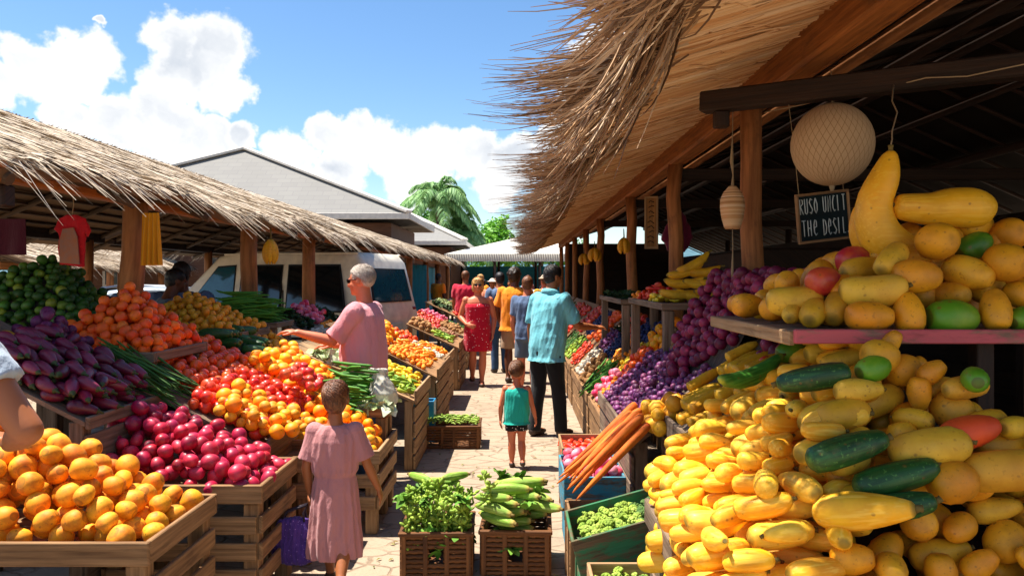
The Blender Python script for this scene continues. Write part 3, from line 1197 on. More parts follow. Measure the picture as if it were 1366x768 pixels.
ball('round_papaya', 'round_papaya', .066, .070, PAPR, 'papaya', 2, knob=.04, seg=20, n=14)
ball('red_papaya', 'red_papaya', .052, .095, fruit('red_papaya_skin', ['#d8551c'], .35, 8, .3, '#c03a14', tip='#5e4614', tip_len=.004, half=.095), 'papaya', 1, pinch=.12, seg=20, n=14)

STEM = plain('dry_stem', '#6e5a24', .8)
SQ = fruit('squash_skin', ['#f6b81e', '#f2a814', '#fbc838', '#f0b42a'], .42, 9, .4, '#e09410', tip='#9a7a22', tip_len=.004, half=.115, stripes='#ffd052', coat=.05, bumpy=.1)
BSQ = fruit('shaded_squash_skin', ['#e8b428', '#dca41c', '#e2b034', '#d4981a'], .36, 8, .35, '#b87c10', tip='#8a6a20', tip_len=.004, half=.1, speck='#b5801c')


def stem_mb(x, r, L):
    s = MB()
    s.tube([(x, 0, 0), (x + L * .6, 0, .002), (x + L, .002, .004)], [r, r * .75, r * .85], 7)
    return s


def longveg(kind, name, half, prof, mat, cat, nvar, bends, rib=.03, nrib=8, stem=None, seg=16, knob=.03, sc=1.0):
    for v in range(nvar):
        b_ = bends[v % len(bends)]
        pr = prof(v)
        mb = lathe(pr, half, seg, rib, nrib, b_, .4, knob, v * 3)
        ch = []
        L = half
        rm_ = max(r for _, r in pr)
        nch = max(3, int(2 * L / (rm_ * 1.1)))
        for i in range(nch):
            t = -0.86 + 1.72 * i / (nch - 1)
            r = np.interp(t, [p[0] for p in pr], [p[1] for p in pr])
            ch.append(((t * L, b_ * (t * t - .3), 0), max(.008, r)))
        parts = []
        if stem:
            s = stem_mb(half * .985, stem[0], stem[1])
            s.v = [(x, y + b_ * .7, z) for (x, y, z) in s.v]
            parts = [('stem', s, STEM)]
        proto(kind, name, mb, mat, ch, cat, parts, True)


def squash_prof(v):
    a = [(-1, .004), (-.97, .018), (-.9, .029), (-.75, .039), (-.5, .045), (-.2, .046), (.1, .043), (.4, .037), (.65, .030), (.85, .023), (.95, .018), (1, .011)]
    b_ = [(-1, .006), (-.95, .024), (-.85, .036), (-.6, .045), (-.2, .047), (.2, .047), (.6, .043), (.85, .031), (.95, .02), (1, .009)]
    c_ = [(-1, .004), (-.94, .02), (-.8, .031), (-.5, .038), (0, .040), (.5, .037), (.8, .029), (.94, .019), (1, .009)]
    return (a, b_, c_)[v % 3]


longveg('squash', 'yellow_squash', .118, squash_prof, SQ, 'squash', 6, [.0, .012, .004, .022, -.01, .0], .035, 7, (.011, .016))
longveg('squash_b', 'golden_squash', .100, lambda v: [(t, r * 1.12) for t, r in squash_prof(v + 1)], BSQ, 'squash', 4, [0, .008, .0, .015], .02, 6, (.009, .012))
longveg('small_squash', 'baby_squash', .070, lambda v: [(t, r * .78) for t, r in squash_prof(v + 1)], SQ, 'squash', 3, [0, .005, .01], .025, 7, (.008, .012))
ZU = fruit('zucchini_skin', ['#1d4a1a', '#23561e', '#163e16'], .3, 12, .3, '#0f2e10', speck='#5a8a3c', tip='#7a8a3a', tip_len=.005, half=.12, coat=.15, stripes='#34682a')
longveg('zucchini', 'zucchini', .115, lambda v: [(-1, .006), (-.96, .022), (-.85, .034), (-.5, .041), (0, .041), (.5, .037), (.85, .029), (.96, .022), (1, .014)], ZU, 'zucchini', 3, [0, .01, .018], .02, 8, (.012, .018))
CU = fruit('cucumber_skin', ['#2a6a1c', '#36781f'], .3, 12, .3, '#1c4a14', tip='#9aa83a', tip_len=.012, half=.17, stripes='#5a9a3a')
longveg('cucumber', 'cucumber', .17, lambda v: [(-1, .004), (-.95, .014), (-.8, .025), (-.4, .033), (.1, .034), (.5, .030), (.8, .023), (.95, .016), (1, .009)], CU, 'cucumber', 1, [.05], .03, 8, (.007, .02))
EG = fruit('eggplant_skin', ['#6a1230', '#861c3e', '#501028', '#761636'], .26, 6, .25, '#380a22', coat=.3, dust=.08)


def egg_calyx():
    s = MB()
    s.tube([(.066, .0, 0), (.078, 0, 0), (.086, 0, .001), (.11, .003, .004)], [.022, .019, .008, .006], 8)
    return s


for v in range(3):
    pr = [(-1, .005), (-.95, .02), (-.8, .033), (-.45, .041), (-.05, .040), (.35, .033), (.7, .026), (.9, .02), (1, .008)]
    bd = (.0, .01, .018)[v]
    mb = lathe(pr, .082, 16, .01, 5, bd, 0, .03, v)
    cal = egg_calyx()
    cal.v = [(x, y + bd * .6, z) for (x, y, z) in cal.v]
    proto('eggplant', 'eggplant', mb, EG, [((x, bd * ((x / .08) ** 2 - .3), 0), r) for x, r in ((-.05, .03), (-.01, .039), (.035, .03), (.065, .02))], 'eggplant',
          [('calyx', cal, plain('calyx_green', '#3c4a22', .7))], True)
CORN = fruit('corn_kernels', ['#e8b020', '#dda01a', '#f0bc30'], .35, 20, .3, '#c08010')
for v in range(2):
    mb = MB()
    seg, n = 14, 20
    for i in range(n + 1):
        t = -1 + 2 * i / n
        base = .021 * max(.12, (1 - max(0, t) ** 3 * .55) * (1 if t > -.94 else .5))
        for k in range(seg * 2):
            a = 2 * PI * k / (seg * 2)
            q = base * (1 + (.09 if k % 2 else -.06)) * (1 + (.05 if i % 2 else -.05))
            mb.v.append((t * .085, q * math.cos(a), q * math.sin(a)))
    s2 = seg * 2
    for i in range(n):
        for k in range(s2):
            a, b_ = i * s2 + k, i * s2 + (k + 1) % s2
            mb.face([a, a + s2, b_ + s2, b_], [(0, 0)] * 4, True)
    mb.face(list(range(s2)), [(0, 0)] * s2)
    mb.face([n * s2 + k for k in range(s2)][::-1], [(0, 0)] * s2)
    mb.v = [(x * 1.25, y * 1.35, z * 1.35) for x, y, z in mb.v]
    proto('corn', 'corn_cob', mb, CORN, [((x, 0, 0), .03) for x in (-.09, -.045, 0, .045, .09)], 'corn', (), True)
CAR = fruit('carrot_skin', ['#e07012', '#d4620c', '#e87e1c'], .55, 14, .5, '#a84c0a', stripes='#b85c14')
longveg('carrot', 'carrot', .26, lambda v: [(-1, .002), (-.9, .006), (-.5, .013), (0, .018), (.5, .022), (.85, .024), (.96, .019), (1, .010)], CAR, 'carrot', 3, [.0, .02, -.02], .03, 5, None, 12, .1)
BEAN = fruit('long_bean_skin', ['#2f5c18', '#3e6e20', '#274e12', '#5a7a28'], .5, 12, .25, '#1e3e0e')
longveg('long_bean', 'long_bean', .24, lambda v: [(-1, .002), (-.9, .0055), (0, .0065), (.9, .0055), (1, .002)], BEAN, 'bean', 4, [.03, -.03, .05, .01], 0, 3, None, 6, .1)
GB = fruit('green_bean_skin', ['#3f7a1a', '#4e8a22', '#356a14'], .45, 12, .25, '#2c5a10')
longveg('green_bean', 'green_bean', .16, lambda v: [(-1, .003), (-.85, .008), (0, .011), (.85, .008), (1, .003)], GB, 'bean', 3, [.02, -.02, .03], 0, 3, None, 7, .08)
POD = fruit('pod_skin', ['#7c9a2c', '#94ac3c', '#6a8a24', '#a8b850'], .5, 16, .3, '#54701c')
longveg('pod', 'pea_pod', .032, lambda v: [(-1, .002), (-.7, .0065), (0, .008), (.7, .0065), (1, .002)], POD, 'pea pod', 3, [.006, -.006, .01], 0, 3, None, 7, .1)
CHI = fruit('chili_skin', ['#c81818', '#e03c14', '#d82a1c'], .3, 12, .2, '#e86a1c', coat=.2)
longveg('chili', 'red_pepper', .045, lambda v: [(-1, .002), (-.6, .009), (0, .014), (.6, .017), (.9, .013), (1, .004)], CHI, 'pepper', 3, [.008, -.01, .014], .03, 4, None, 9, .1)
CHO = fruit('orange_pepper_skin', ['#f08a10', '#f5a01c', '#ee7a14'], .3, 12, .2, '#e8600c', coat=.2)
longveg('orange_pepper', 'orange_pepper', .045, lambda v: [(-1, .002), (-.6, .010), (0, .016), (.6, .019), (.9, .015), (1, .004)], CHO, 'pepper', 3, [.008, -.01, .014], .03, 4, None, 9, .1)
CHY = fruit('yellow_pepper_skin', ['#f5c01c', '#ead02a', '#e8b418'], .3, 12, .2, '#c8b020', coat=.2)
longveg('yellow_pepper', 'yellow_pepper', .045, lambda v: [(-1, .002), (-.6, .010), (0, .016), (.6, .019), (.9, .015), (1, .004)], CHY, 'pepper', 3, [.008, -.01, .014], .03, 4, None, 9, .1)
CHG = fruit('green_pepper_skin', ['#5a8a1c', '#86a42c', '#a8b832'], .35, 12, .25, '#3e6a14')
longveg('green_pepper', 'green_pepper', .05, lambda v: [(-1, .002), (-.6, .010), (0, .016), (.6, .018), (.9, .014), (1, .004)], CHG, 'pepper', 3, [.008, -.01, .014], .03, 4, None, 9, .1)
OKR = fruit('okra_skin', ['#2e5a1a', '#3c6e24', '#4e7a2a'], .5, 14, .2, '#1e4010')
longveg('okra', 'okra', .05, lambda v: [(-1, .001), (-.5, .007), (.3, .011), (.85, .012), (1, .005)], OKR, 'okra', 2, [.004, .01], .08, 5, None, 10, .05)
ball('blueberry', 'blue_plum', .020, .023, fruit('blue_plum_skin', ['#1a2a5e', '#22386e', '#151f44', '#2e4680'], .5, 14, .3, '#0e1630'), 'plum', 2, seg=10, n=7)
ball('garlic', 'garlic_bulb', .025, .024, fruit('garlic_skin', ['#cfc4ae', '#ddd4c2', '#b8a890'], .7, 14, .3, '#9a8a74', stripes='#a89680'), 'garlic', 2, pinch=.25, rib=.06, nrib=7, seg=14, n=8)
ball('potato', 'potato', .029, .038, fruit('potato_skin', ['#a87a4a', '#94683c', '#b88a5a'], .75, 12, .3, '#6e4c2c'), 'potato', 3, knob=.15, seg=12, n=8)


def floret(seed, mat, stalk, k=1.0):
    r_ = random.Random(seed)
    mb = MB()
    for i in range(26):
        th = math.acos(r_.uniform(0.0, 1))
        ph = r_.uniform(0, 2 * PI)
        d = Vector((math.sin(th) * math.cos(ph), math.sin(th) * math.sin(ph), math.cos(th)))
        mb.ell(d * .017 * k, (.0072 * k, .0072 * k, .0065 * k), None, 6, 4)
    mb.tube([(0, 0, -.012 * k), (0, 0, .008 * k)], [.008 * k, .011 * k], 7)
    return mb


BRO = fruit('floret_green', ['#8ea63a', '#a4b84c', '#7c9632', '#b4c460'], .7, 30, .4, '#5a7424')
BRD = fruit('dark_floret_green', ['#4e6e32', '#5a7c3a', '#40602a'], .7, 30, .4, '#2c4a1c')
for v in range(3):
    proto('floret', 'broccoli_floret', floret(v, BRO, None), BRO, [((0, 0, .004), .019)], 'broccoli')
    proto('dark_floret', 'dark_broccoli_floret', floret(v + 9, BRD, None), BRD, [((0, 0, .004), .019)], 'broccoli')
HUSK = fruit('corn_husk', ['#7ea030', '#90b03c', '#6a9028', '#a0b848'], .55, 10, .35, '#4e7a1c', stripes='#b8cc70', tip='#b89a50', tip_len=.014, half=.13)
longveg('husk', 'corn_ear', .13, lambda v: [(-1, .003), (-.92, .010), (-.7, .022), (-.3, .031), (.1, .032), (.5, .028), (.8, .022), (.95, .017), (1, .009)], HUSK, 'corn', 4, [0, .012, .02, -.01], .07, 6, (.012, .02), 18, .12)


def leafy(seed, n, L, Wd, spread):
    r_ = random.Random(seed)
    mb = MB()
    for i in range(n):
        ph = r_.uniform(0, 2 * PI)
        el = r_.uniform(.2, 1.3)
        d = Vector((math.cos(ph) * math.cos(el), math.sin(ph) * math.cos(el), math.sin(el)))
        pts, w = [], []
        ln = L * r_.uniform(.6, 1.1)
        for q in range(5):
            t = q / 4
            p = d * ln * t
            p.z -= spread * ln * t * t
            pts.append(p)
            w.append(Wd * (.25, .8, 1.0, .75, .1)[q] * r_.uniform(.8, 1.1))
        s = Vector((-math.sin(ph), math.cos(ph), 0))
        mb.ribbon(pts, w, s.cross(d) + s * r_.gauss(0, .5))
    return mb


LEAF = fruit('leaf_green', ['#4f8420', '#64962a', '#7aa83a', '#42741a'], .55, 14, .4, '#2e5a14')
DLEAF = fruit('dark_leaf_green', ['#24401a', '#2e4e20', '#1c3416', '#3c5a2a'], .6, 14, .4, '#14260e')
PLEAF = fruit('pale_leaf_green', ['#b8c48a', '#ccd4a8', '#a0b070', '#d8dcc0'], .6, 14, .4, '#7c9450')
for v in range(3):
    proto('greens', 'leafy_greens', leafy(v, 16, .10, .04, .5), LEAF, [((0, 0, .02), .035)], 'greens')
    proto('dark_greens', 'dark_leafy_greens', leafy(v + 5, 18, .10, .035, .4), DLEAF, [((0, 0, .02), .035)], 'greens')
    proto('cabbage', 'pale_lettuce', leafy(v + 9, 18, .11, .07, .7), PLEAF, [((0, 0, .02), .045)], 'lettuce')
PC = fruit('pod_cluster_green', ['#86a42e', '#9cb63e', '#74942a', '#aec452'], .5, 20, .4, '#566f1c')


def pod_cluster(seed):
    r_ = random.Random(seed)
    mb = MB()
    for i in range(13):
        ph = r_.uniform(0, 2 * PI)
        el = r_.uniform(-.1, 1.4)
        d = Vector((math.cos(ph) * math.cos(el), math.sin(ph) * math.cos(el), math.sin(el)))
        p = d * r_.uniform(.012, .04)
        M = d.to_track_quat('X', 'Z').to_matrix()
        mb.ell(p, (.019, .0085, .0095), M @ Matrix.Rotation(r_.uniform(0, 3), 3, 'X'), 8, 6)
    mb.tube([(0, 0, -.05), (.004, 0, -.02), (0, 0, .02)], [.006, .005, .004], 6)
    return mb


for v in range(4):
    proto('pod_cluster', 'green_bud_cluster', pod_cluster(v + 3), PC, [((0, 0, 0), .036)], 'greens')


# ------------------------------------------------------------------ piling up: each piece comes to rest on those below it
def pack(shapes, bbox, floor, top, nmax, seed, mask=None, yaw=None, slope=(0, 0), pitch_k=.4, K=26, squeeze=.94, specials=(), fails=14, prow=None, sizes=(.85, 1.14), pre=()):
    r_ = random.Random(seed)
    P = np.zeros((nmax * 24 + 800, 3))
    RR = np.zeros(nmax * 24 + 800)
    n = 0
    if pre:
        P = np.zeros((len(pre) * 20 + nmax * 24 + 800, 3))
        RR = np.zeros(len(P))
    for (kind, var, loc, M3, sc) in pre:
        for (p, r) in PROTO[kind][var]['chain']:
            P[n] = (loc + (M3 @ p) * sc)[:]
            RR[n] = r * sc * squeeze
            n += 1
    out = []
    wts = [w for w, _ in shapes]
    fail = 0
    spec = list(specials)

    def settle(kind, var, xs, ys, M3, scale):
        ch = PROTO[kind][var]['chain']
        best = np.full(len(xs), -9.0)
        for (p, r) in ch:
            q = (M3 @ p) * scale
            r = r * scale * squeeze
            cx, cy = xs + q.x, ys + q.y
            need = floor(cx, cy) + r - q.z
            if n:
                dx = cx[:, None] - P[None, :n, 0]
                dy = cy[:, None] - P[None, :n, 1]
                s = r + RR[None, :n]
                d2 = s * s - dx * dx - dy * dy
                z = np.where(d2 > 0, P[None, :n, 2] + np.sqrt(np.maximum(d2, 0)), -9)
                need = np.maximum(need, z.max(1) - q.z)
            best = np.maximum(best, need)
        return best

    def orient(kind, yw=None):
        pr = PROTO[kind][0]
        if not pr['long']:
            if kind in ('floret', 'dark_floret', 'greens', 'dark_greens', 'cabbage', 'pod_cluster'):
                return Euler((r_.gauss(0, .35) - slope[1] * .5, r_.gauss(0, .35), r_.uniform(0, 6.28))).to_matrix()
            return Euler((r_.uniform(0, 6.28), r_.gauss(0, .7), r_.uniform(0, 6.28))).to_matrix()
        a = yw if yw is not None else (yaw(r_) if yaw else r_.uniform(0, 6.28))
        d = Vector((math.cos(a), math.sin(a), (slope[0] * math.cos(a) + slope[1] * math.sin(a)) * pitch_k + r_.gauss(0, .07)))
        return d.to_track_quat('X', 'Z').to_matrix() @ Matrix.Rotation(r_.uniform(0, 6.28), 3, 'X')

    def commit(kind, var, x, y, z, M3, scale):
        nonlocal n
        for (p, r) in PROTO[kind][var]['chain']:
            q = (M3 @ p) * scale
            P[n] = (x + q.x, y + q.y, z + q.z)
            RR[n] = r * scale * squeeze
            n += 1
        out.append((kind, var, Vector((x, y, z)), M3, scale))

    while len(out) < nmax and fail < fails:
        kind = r_.choices([k for _, k in shapes], wts)[0]
        var = r_.randrange(len(PROTO[kind]))
        M3 = orient(kind)
        sc = r_.uniform(*sizes)
        xs = np.array([r_.uniform(bbox[0], bbox[1]) for _ in range(K)])
        ys = np.array([r_.uniform(bbox[2], bbox[3]) for _ in range(K)])
        if mask is not None:
            ok = mask(xs, ys)
            if not ok.any():
                continue
            xs, ys = xs[ok], ys[ok]
        z = settle(kind, var, xs, ys, M3, sc)
        sco = z - top(xs, ys)
        i = int(np.argmin(sco))
        if sco[i] > 0:
            fail += 1
            continue
        fail = max(0, fail - 1)
        commit(kind, var, xs[i], ys[i], z[i], M3, sc)
    for (kind, x, y, yw, sc) in spec:
        var = r_.randrange(len(PROTO[kind]))
        M3 = orient(kind, yw)
        z = settle(kind, var, np.array([x]), np.array([y]), M3, sc)
        commit(kind, var, x, y, float(z[0]), M3, sc)
    return out


EYES = [(0, 0, 1.62), (-.7, 0, 1.62), (.7, 0, 1.62)]


def shown(res):
    """leave out pieces buried in the heap, which no one standing near the photographer could see"""
    C, Rr, own = [], [], []
    for i, (kind, var, loc, M3, sc) in enumerate(res):
        for (p, r) in PROTO[kind][var]['chain']:
            C.append((loc + (M3 @ p) * sc)[:])
            Rr.append(r * sc)
            own.append(i)
    if len(res) < 12:
        return res
    C, Rr, own = np.array(C), np.array(Rr) * .86, np.array(own)
    seen = np.zeros(len(res), bool)
    for e in EYES:
        e = np.array(e)
        v = C - e
        dist = np.linalg.norm(v, axis=1)
        v /= dist[:, None]
        s1 = np.cross(v, (0, 0, 1))
        s1 /= np.linalg.norm(s1, axis=1)[:, None]
        s2 = np.cross(s1, v)
        for (a, b) in ((0, 0), (.8, 0), (-.8, 0), (0, .8), (0, -.8)):
            Q = C + s1 * (Rr * a * 1.1)[:, None] + s2 * (Rr * b * 1.1)[:, None] - e
            qd = np.linalg.norm(Q, axis=1)
            Qn = Q / qd[:, None]
            W_ = C - e
            tt = Qn @ W_.T                                  # along each ray to every sphere
            d2 = (W_ ** 2).sum(1)[None, :] - tt ** 2
            blk = (d2 < (Rr ** 2)[None, :]) & (tt < qd[:, None] - .3 * Rr[:, None]) & (own[None, :] != own[:, None])
            seen[own[~blk.any(1)]] = True
    return [r for i, r in enumerate(res) if seen[i]]


def heap(labels, group, *a, **k):
    res = shown(pack(*a, **k))
    for (kind, var, loc, M3, sc) in res:
        lb = labels[kind] if isinstance(labels, dict) else labels
        gr = group[kind] if isinstance(group, dict) else group
        spawn(kind, var, loc, M3, sc, lb, gr)
    return res


def const(z):
    return lambda x, y: np.full(np.shape(x), float(z))


def mound(x0, x1, y0, y1, zb, h, cx=.5, cy=.5, pw=1.0):
    """pyramid-like heap profile on a rectangle"""
    def f(x, y):
        u = (x - x0) / (x1 - x0)
        v = (y - y0) / (y1 - y0)
        a = np.minimum(np.clip(u / cx, 0, 1), np.clip((1 - u) / (1 - cx), 0, 1))
        b_ = np.minimum(np.clip(v / cy, 0, 1), np.clip((1 - v) / (1 - cy), 0, 1))
        return zb + h * np.minimum(a, b_) ** pw
    return f


def below(f, d, zb):
    return lambda x, y: np.maximum(zb, f(x, y) - d)


# ------------------------------------------------------------------ tables, racks, crates
def tray_table(label, x0, x1, y0, y1, zt, name='display_table', m=None, tray=.09, legs=True, slats=2, group=None, aisle=1):
    """wooden tray with upright sides on a crate-like stand"""
    m = m or M['crate']
    root = thing(name, label, 'table', ((x0 + x1) / 2, (y0 + y1) / 2, 0), group=group)
    t = .022
    b = MB()
    nb = max(2, int((y1 - y0) / .13))
    for k in range(nb):
        ya, yb = y0 + t + (y1 - y0 - 2 * t) * k / nb, y0 + t + (y1 - y0 - 2 * t) * (k + 1) / nb
        b.box(((x0 + x1) / 2, (ya + yb) / 2, zt - .012), (x1 - x0 - 2 * t - .002, yb - ya - .006, .022))
    b.build('tray_bottom', m, root)
    for (c, s) in ((((x0 + x1) / 2, y0 + t / 2, zt + tray / 2 - .03), (x1 - x0, t, tray)), (((x0 + x1) / 2, y1 - t / 2, zt + tray / 2 - .03), (x1 - x0, t, tray)),
                   ((x0 + t / 2, (y0 + y1) / 2, zt + tray / 2 - .03), (t, y1 - y0 - 2 * t - .002, tray)), ((x1 - t / 2, (y0 + y1) / 2, zt + tray / 2 - .03), (t, y1 - y0 - 2 * t - .002, tray))):
        b = MB()
        b.box(c, s)
        b.build('side_board', m, root)
    if legs:
        zl = zt - .035
        for (x, y) in ((x0 + .06, y0 + .06), (x1 - .06, y0 + .06), (x0 + .06, y1 - .06), (x1 - .06, y1 - .06)):
            b = MB()
            b.box((x, y, zl / 2), (.075, .075, zl), None, .006)
            b.build('leg', m, root)
        for k in range(slats):
            z = zl - .10 - k * (zl - .16) / max(1, slats)
            for (xx, yy, sx, sy) in ((x1 - .012, (y0 + y1) / 2, .02, y1 - y0 - .03), (x0 + .012, (y0 + y1) / 2, .02, y1 - y0 - .03), ((x0 + x1) / 2, y0 + .012, x1 - x0 - .06, .02)):
                b = MB()
                b.box((xx, yy, z), (sx, sy, .085), None, .004)
                b.build('slat', m, root)
    return root


def rack(label, x0, x1, y0, y1, zf, m=None, name='display_rack', side='left', front_h=.1, cat='rack', skirt=True):
    """sloping board on legs; zf(x) gives the board's height"""
    m = m or M['shelf']
    root = thing(name, label, cat, ((x0 + x1) / 2, (y0 + y1) / 2, 0))
    b = MB()
    nb = max(2, int(abs(x1 - x0) / .16))
    for k in range(nb):
        xa, xb = x0 + (x1 - x0) * k / nb, x0 + (x1 - x0) * (k + 1) / nb
        za, zb = zf(xa), zf(xb)
        b.poly_prism([(xa, y0, za - .025), (xb, y0, zb - .025), (xb, y0, zb - .003), (xa, y0, za - .003)], (0, y1 - y0, 0))
    b.build('board', m, root)
    xl = x1 if side == 'left' else x0            # low edge by the lane
    xh = x0 if side == 'left' else x1
    sg = 1 if side == 'left' else -1
    lb = MB()
    lb.box((xl + sg * .012, (y0 + y1) / 2, zf(xl) + front_h / 2 - .04), (.022, y1 - y0, front_h))
    lb.build('front_board', m, root)
    for x in (xl - sg * .05, xh + sg * .05):
        for y in (y0 + .05, y1 - .05):
            p = MB()
            z = zf(x) - .03
            p.box((x, y, z / 2), (.07, .07, z), None, .005)
            p.build('leg', m, root)
    if skirt:
        z = zf(xl) - .06
        n = max(2, int(z / .13))
        for k in range(n):
            p = MB()
            p.box((xl, (y0 + y1) / 2, z * (k + .5) / n), (.018, y1 - y0 - .02, z / n - .018), None, .004)
            p.build('slat', m, root)
    return root


def crate(label, cx, cy, z0, sx, sy, sz, mat_out, rz=0.0, tilt=(0, 0), name='crate', group=None, holes=True):
    """open slatted box standing at (cx, cy, z0)"""
    root = thing(name, label, 'crate', (cx, cy, z0), rz, group)
    root.rotation_euler = (tilt[0], tilt[1], rz)
    t = .014
    b = MB()
    b.box((0, 0, .01), (sx - 2 * t, sy - 2 * t, .016))
    b.build('bottom', mat_out, root, True)
    for (x, y, lx, ly) in ((0, -sy / 2 + t / 2, sx, t), (0, sy / 2 - t / 2, sx, t), (-sx / 2 + t / 2, 0, t, sy - 2 * t - .002), (sx / 2 - t / 2, 0, t, sy - 2 * t - .002)):
        b = MB()
        if holes:
            h = sz / 3
            for k in range(3):
                b.box((x, y, h * (k + .5)), (lx, ly, h - .008), None, .003)
            for s in (-1, 1):
                o = .5 * max(lx, ly) - .02
                e = (s * o, 0) if lx > ly else (0, s * o)
                off = (0, -(t / 2 + .004) if y < 0 else (t / 2 + .004)) if lx > ly else ((-(t / 2 + .004) if x < 0 else t / 2 + .004), 0)
                b.box((x + e[0] + off[0], y + e[1] + off[1], sz / 2), (.03 if lx > ly else .006, .006 if lx > ly else .03, sz), None, .002)
        else:
            b.box((x, y, sz / 2), (lx, ly, sz), None, .004)
        b.build('side', mat_out, root, True)
    return root


def basket(label, cx, cy, sx, sy, sz, rz=0.0, group=None, n_hole=2):
    """woven basket-crate with hand holes near the foot"""
    root = thing('basket', label, 'basket', (cx, cy, 0), rz, group)
    t = .016
    for (ax, sg) in ((0, -1), (0, 1), (1, -1), (1, 1)):
        b = MB()
        ln = sx if ax == 0 else sy - 2 * t
        rows = int(sz / .024)
        holes = [(-.24 * ln, .11), (.24 * ln, .11)] if n_hole == 2 else [(0, .22 * ln)]
        hz0, hz1 = (sz * .16, sz * .42) if n_hole == 2 else (sz * .36, sz * .62)

        def put(u0, u1, z):
            if u1 - u0 < .01:
                return
            m = max(2, int((u1 - u0) / .022))
            pts, rad = [], []
            for q in range(m + 1):
                u = u0 + (u1 - u0) * q / m
                w = (.004 if (q + int(z / .024)) % 2 else -.004)
                pts.append((u, sg * (sy / 2 - t / 2) + w, z) if ax == 0 else (sg * (sx / 2 - t / 2) + w, u, z))
            b.tube(pts, .0125, 6, True, True)
        for k in range(rows):
            z = .014 + k * (sz - .028) / (rows - 1)
            cuts = [(c - w / 2, c + w / 2) for c, w in holes] if hz0 < z < hz1 else []
            u = -ln / 2
            for (c0, c1) in cuts:
                put(u, c0, z)
                u = c1
            put(u, ln / 2, z)
        for q in range(int(ln / .1) + 1):
            u = -ln / 2 + .015 + (ln - .03) * q / int(ln / .1)
            if any(abs(u - c) < w / 2 for c, w in holes):
                continue
            p = (u, sg * (sy / 2 + .004), 0) if ax == 0 else (sg * (sx / 2 + .004), u, 0)
            b.box((p[0], p[1], sz / 2), (.026, .01, sz) if ax == 0 else (.01, .026, sz), None, .003)
        b.build('woven_side', M['wicker'], root, True)
    rim = MB()
    for (x, y, lx, ly) in ((0, -sy / 2, sx + .03, .026), (0, sy / 2, sx + .03, .026), (-sx / 2, 0, .026, sy - .02), (sx / 2, 0, .026, sy - .02)):
        rim.box((x, y, sz + .004), (lx, ly, .024), None, .006)
    rim.build('rim', M['wicker'], root, True)
    bt = MB()
    bt.box((0, 0, .012), (sx - .03, sy - .03, .016))
    bt.build('bottom', M['wicker'], root, True)
    return root
# ------------------------------------------------------------------ people
SK = {'fair': skin_mat('fair_skin', '#c8805a', '#b56a48'), 'tan': skin_mat('tan_skin', '#a8683f', '#935430'), 'brown': skin_mat('brown_skin', '#6e4028', '#5a321e'),
      'rosy': skin_mat('rosy_skin', '#cc7c58', '#bb6040')}


def hair_mat(name, a, b_, freq=60):
    m, t, b = new_mat(name, .5, .4)
    tc = t.add('ShaderNodeTexCoord').outputs['Object']
    n = t.noise(t.mapping(tc, (freq * 2, freq * 2, freq * .35)), 1.0, 3)
    t.link(t.ramp(n, [(.35, lin(a)), (.65, lin(b_))]), b.inputs['Base Color'])
    bump(t, b, n, .6, .006)
    return m


HAIR = {'brown': hair_mat('brown_hair', '#4a2814', '#7e4c2a'), 'black': hair_mat('black_hair', '#0c0908', '#221814'), 'white': hair_mat('white_hair', '#9c8a7a', '#c4b6a8'),
        'blonde': hair_mat('blonde_hair', '#a06a34', '#d8a866'), 'light': hair_mat('light_brown_hair', '#4a2812', '#7a4a26'), 'dark': hair_mat('dark_brown_hair', '#18100a', '#3a2818', 35)}
SHOE = plain('dark_shoe', '#3a2a22', .6)
SOLE = plain('sandal_sole', '#4a3426', .7)
EYE = plain('eye_dark', '#120c0a', .1)


def seg(mb, a, b_, r0, r1, bulge=0.0, n=14):
    """closed tapered limb with rounded ends"""
    a, b_ = Vector(a), Vector(b_)
    d = (b_ - a)
    L = d.length
    d.normalize()
    pts, rad = [], []
    for t in (-.92, -.7, -.35):
        pts.append(a + d * r0 * t)
        rad.append(r0 * math.sqrt(1 - t * t))
    for i in range(7):
        t = i / 6
        pts.append(a + d * L * t)
        rad.append(r0 + (r1 - r0) * t + bulge * math.sin(PI * min(1, t * 1.25)) * (t < .8))
    for t in (.35, .7, .92):
        pts.append(b_ + d * r1 * t)
        rad.append(r1 * math.sqrt(1 - t * t))
    mb.tube(pts, rad, n)


def hand(mb, wr, d, up, H, s=1.0, curl=.35):
    """palm, four unequal bent fingers and a thumb; d = pointing direction, up = back of the hand"""
    d = Vector(d).normalized()
    up = Vector(up)
    up = (up - d * up.dot(d)).normalized()
    sd = d.cross(up)
    k = H * s
    wr = Vector(wr)
    M = Matrix((d, sd, up)).transposed()
    mb.ell(wr + d * .028 * k, (.034 * k, .0235 * k, .0115 * k), M, 12, 8)
    for i, (o, ln) in enumerate(((-.0165, .044), (-.0055, .050), (.0055, .047), (.016, .037))):
        p0 = wr + d * .045 * k + sd * o * k
        p1 = p0 + (d * math.cos(curl * .6) - up * math.sin(curl * .6)) * ln * k * .45 + sd * o * .15 * k
        p2 = p1 + (d * math.cos(curl * 1.8) - up * math.sin(curl * 1.8)) * ln * k * .55
        mb.tube([p0 - d * .012 * k, p0, p1, p2, p2 + (p2 - p1) * .12], [.0052 * k, .0056 * k, .0052 * k, .0043 * k, .001 * k], 8)
    p0 = wr + d * .012 * k - sd * .017 * k
    p1 = p0 + (d * .6 - sd * .75 - up * .25).normalized() * .026 * k
    p2 = p1 + (d * .92 - sd * .2 - up * .3).normalized() * .022 * k
    mb.tube([p0, p1, p2, p2 + (p2 - p1) * .15], [.0075 * k, .0066 * k, .005 * k, .001 * k], 8)


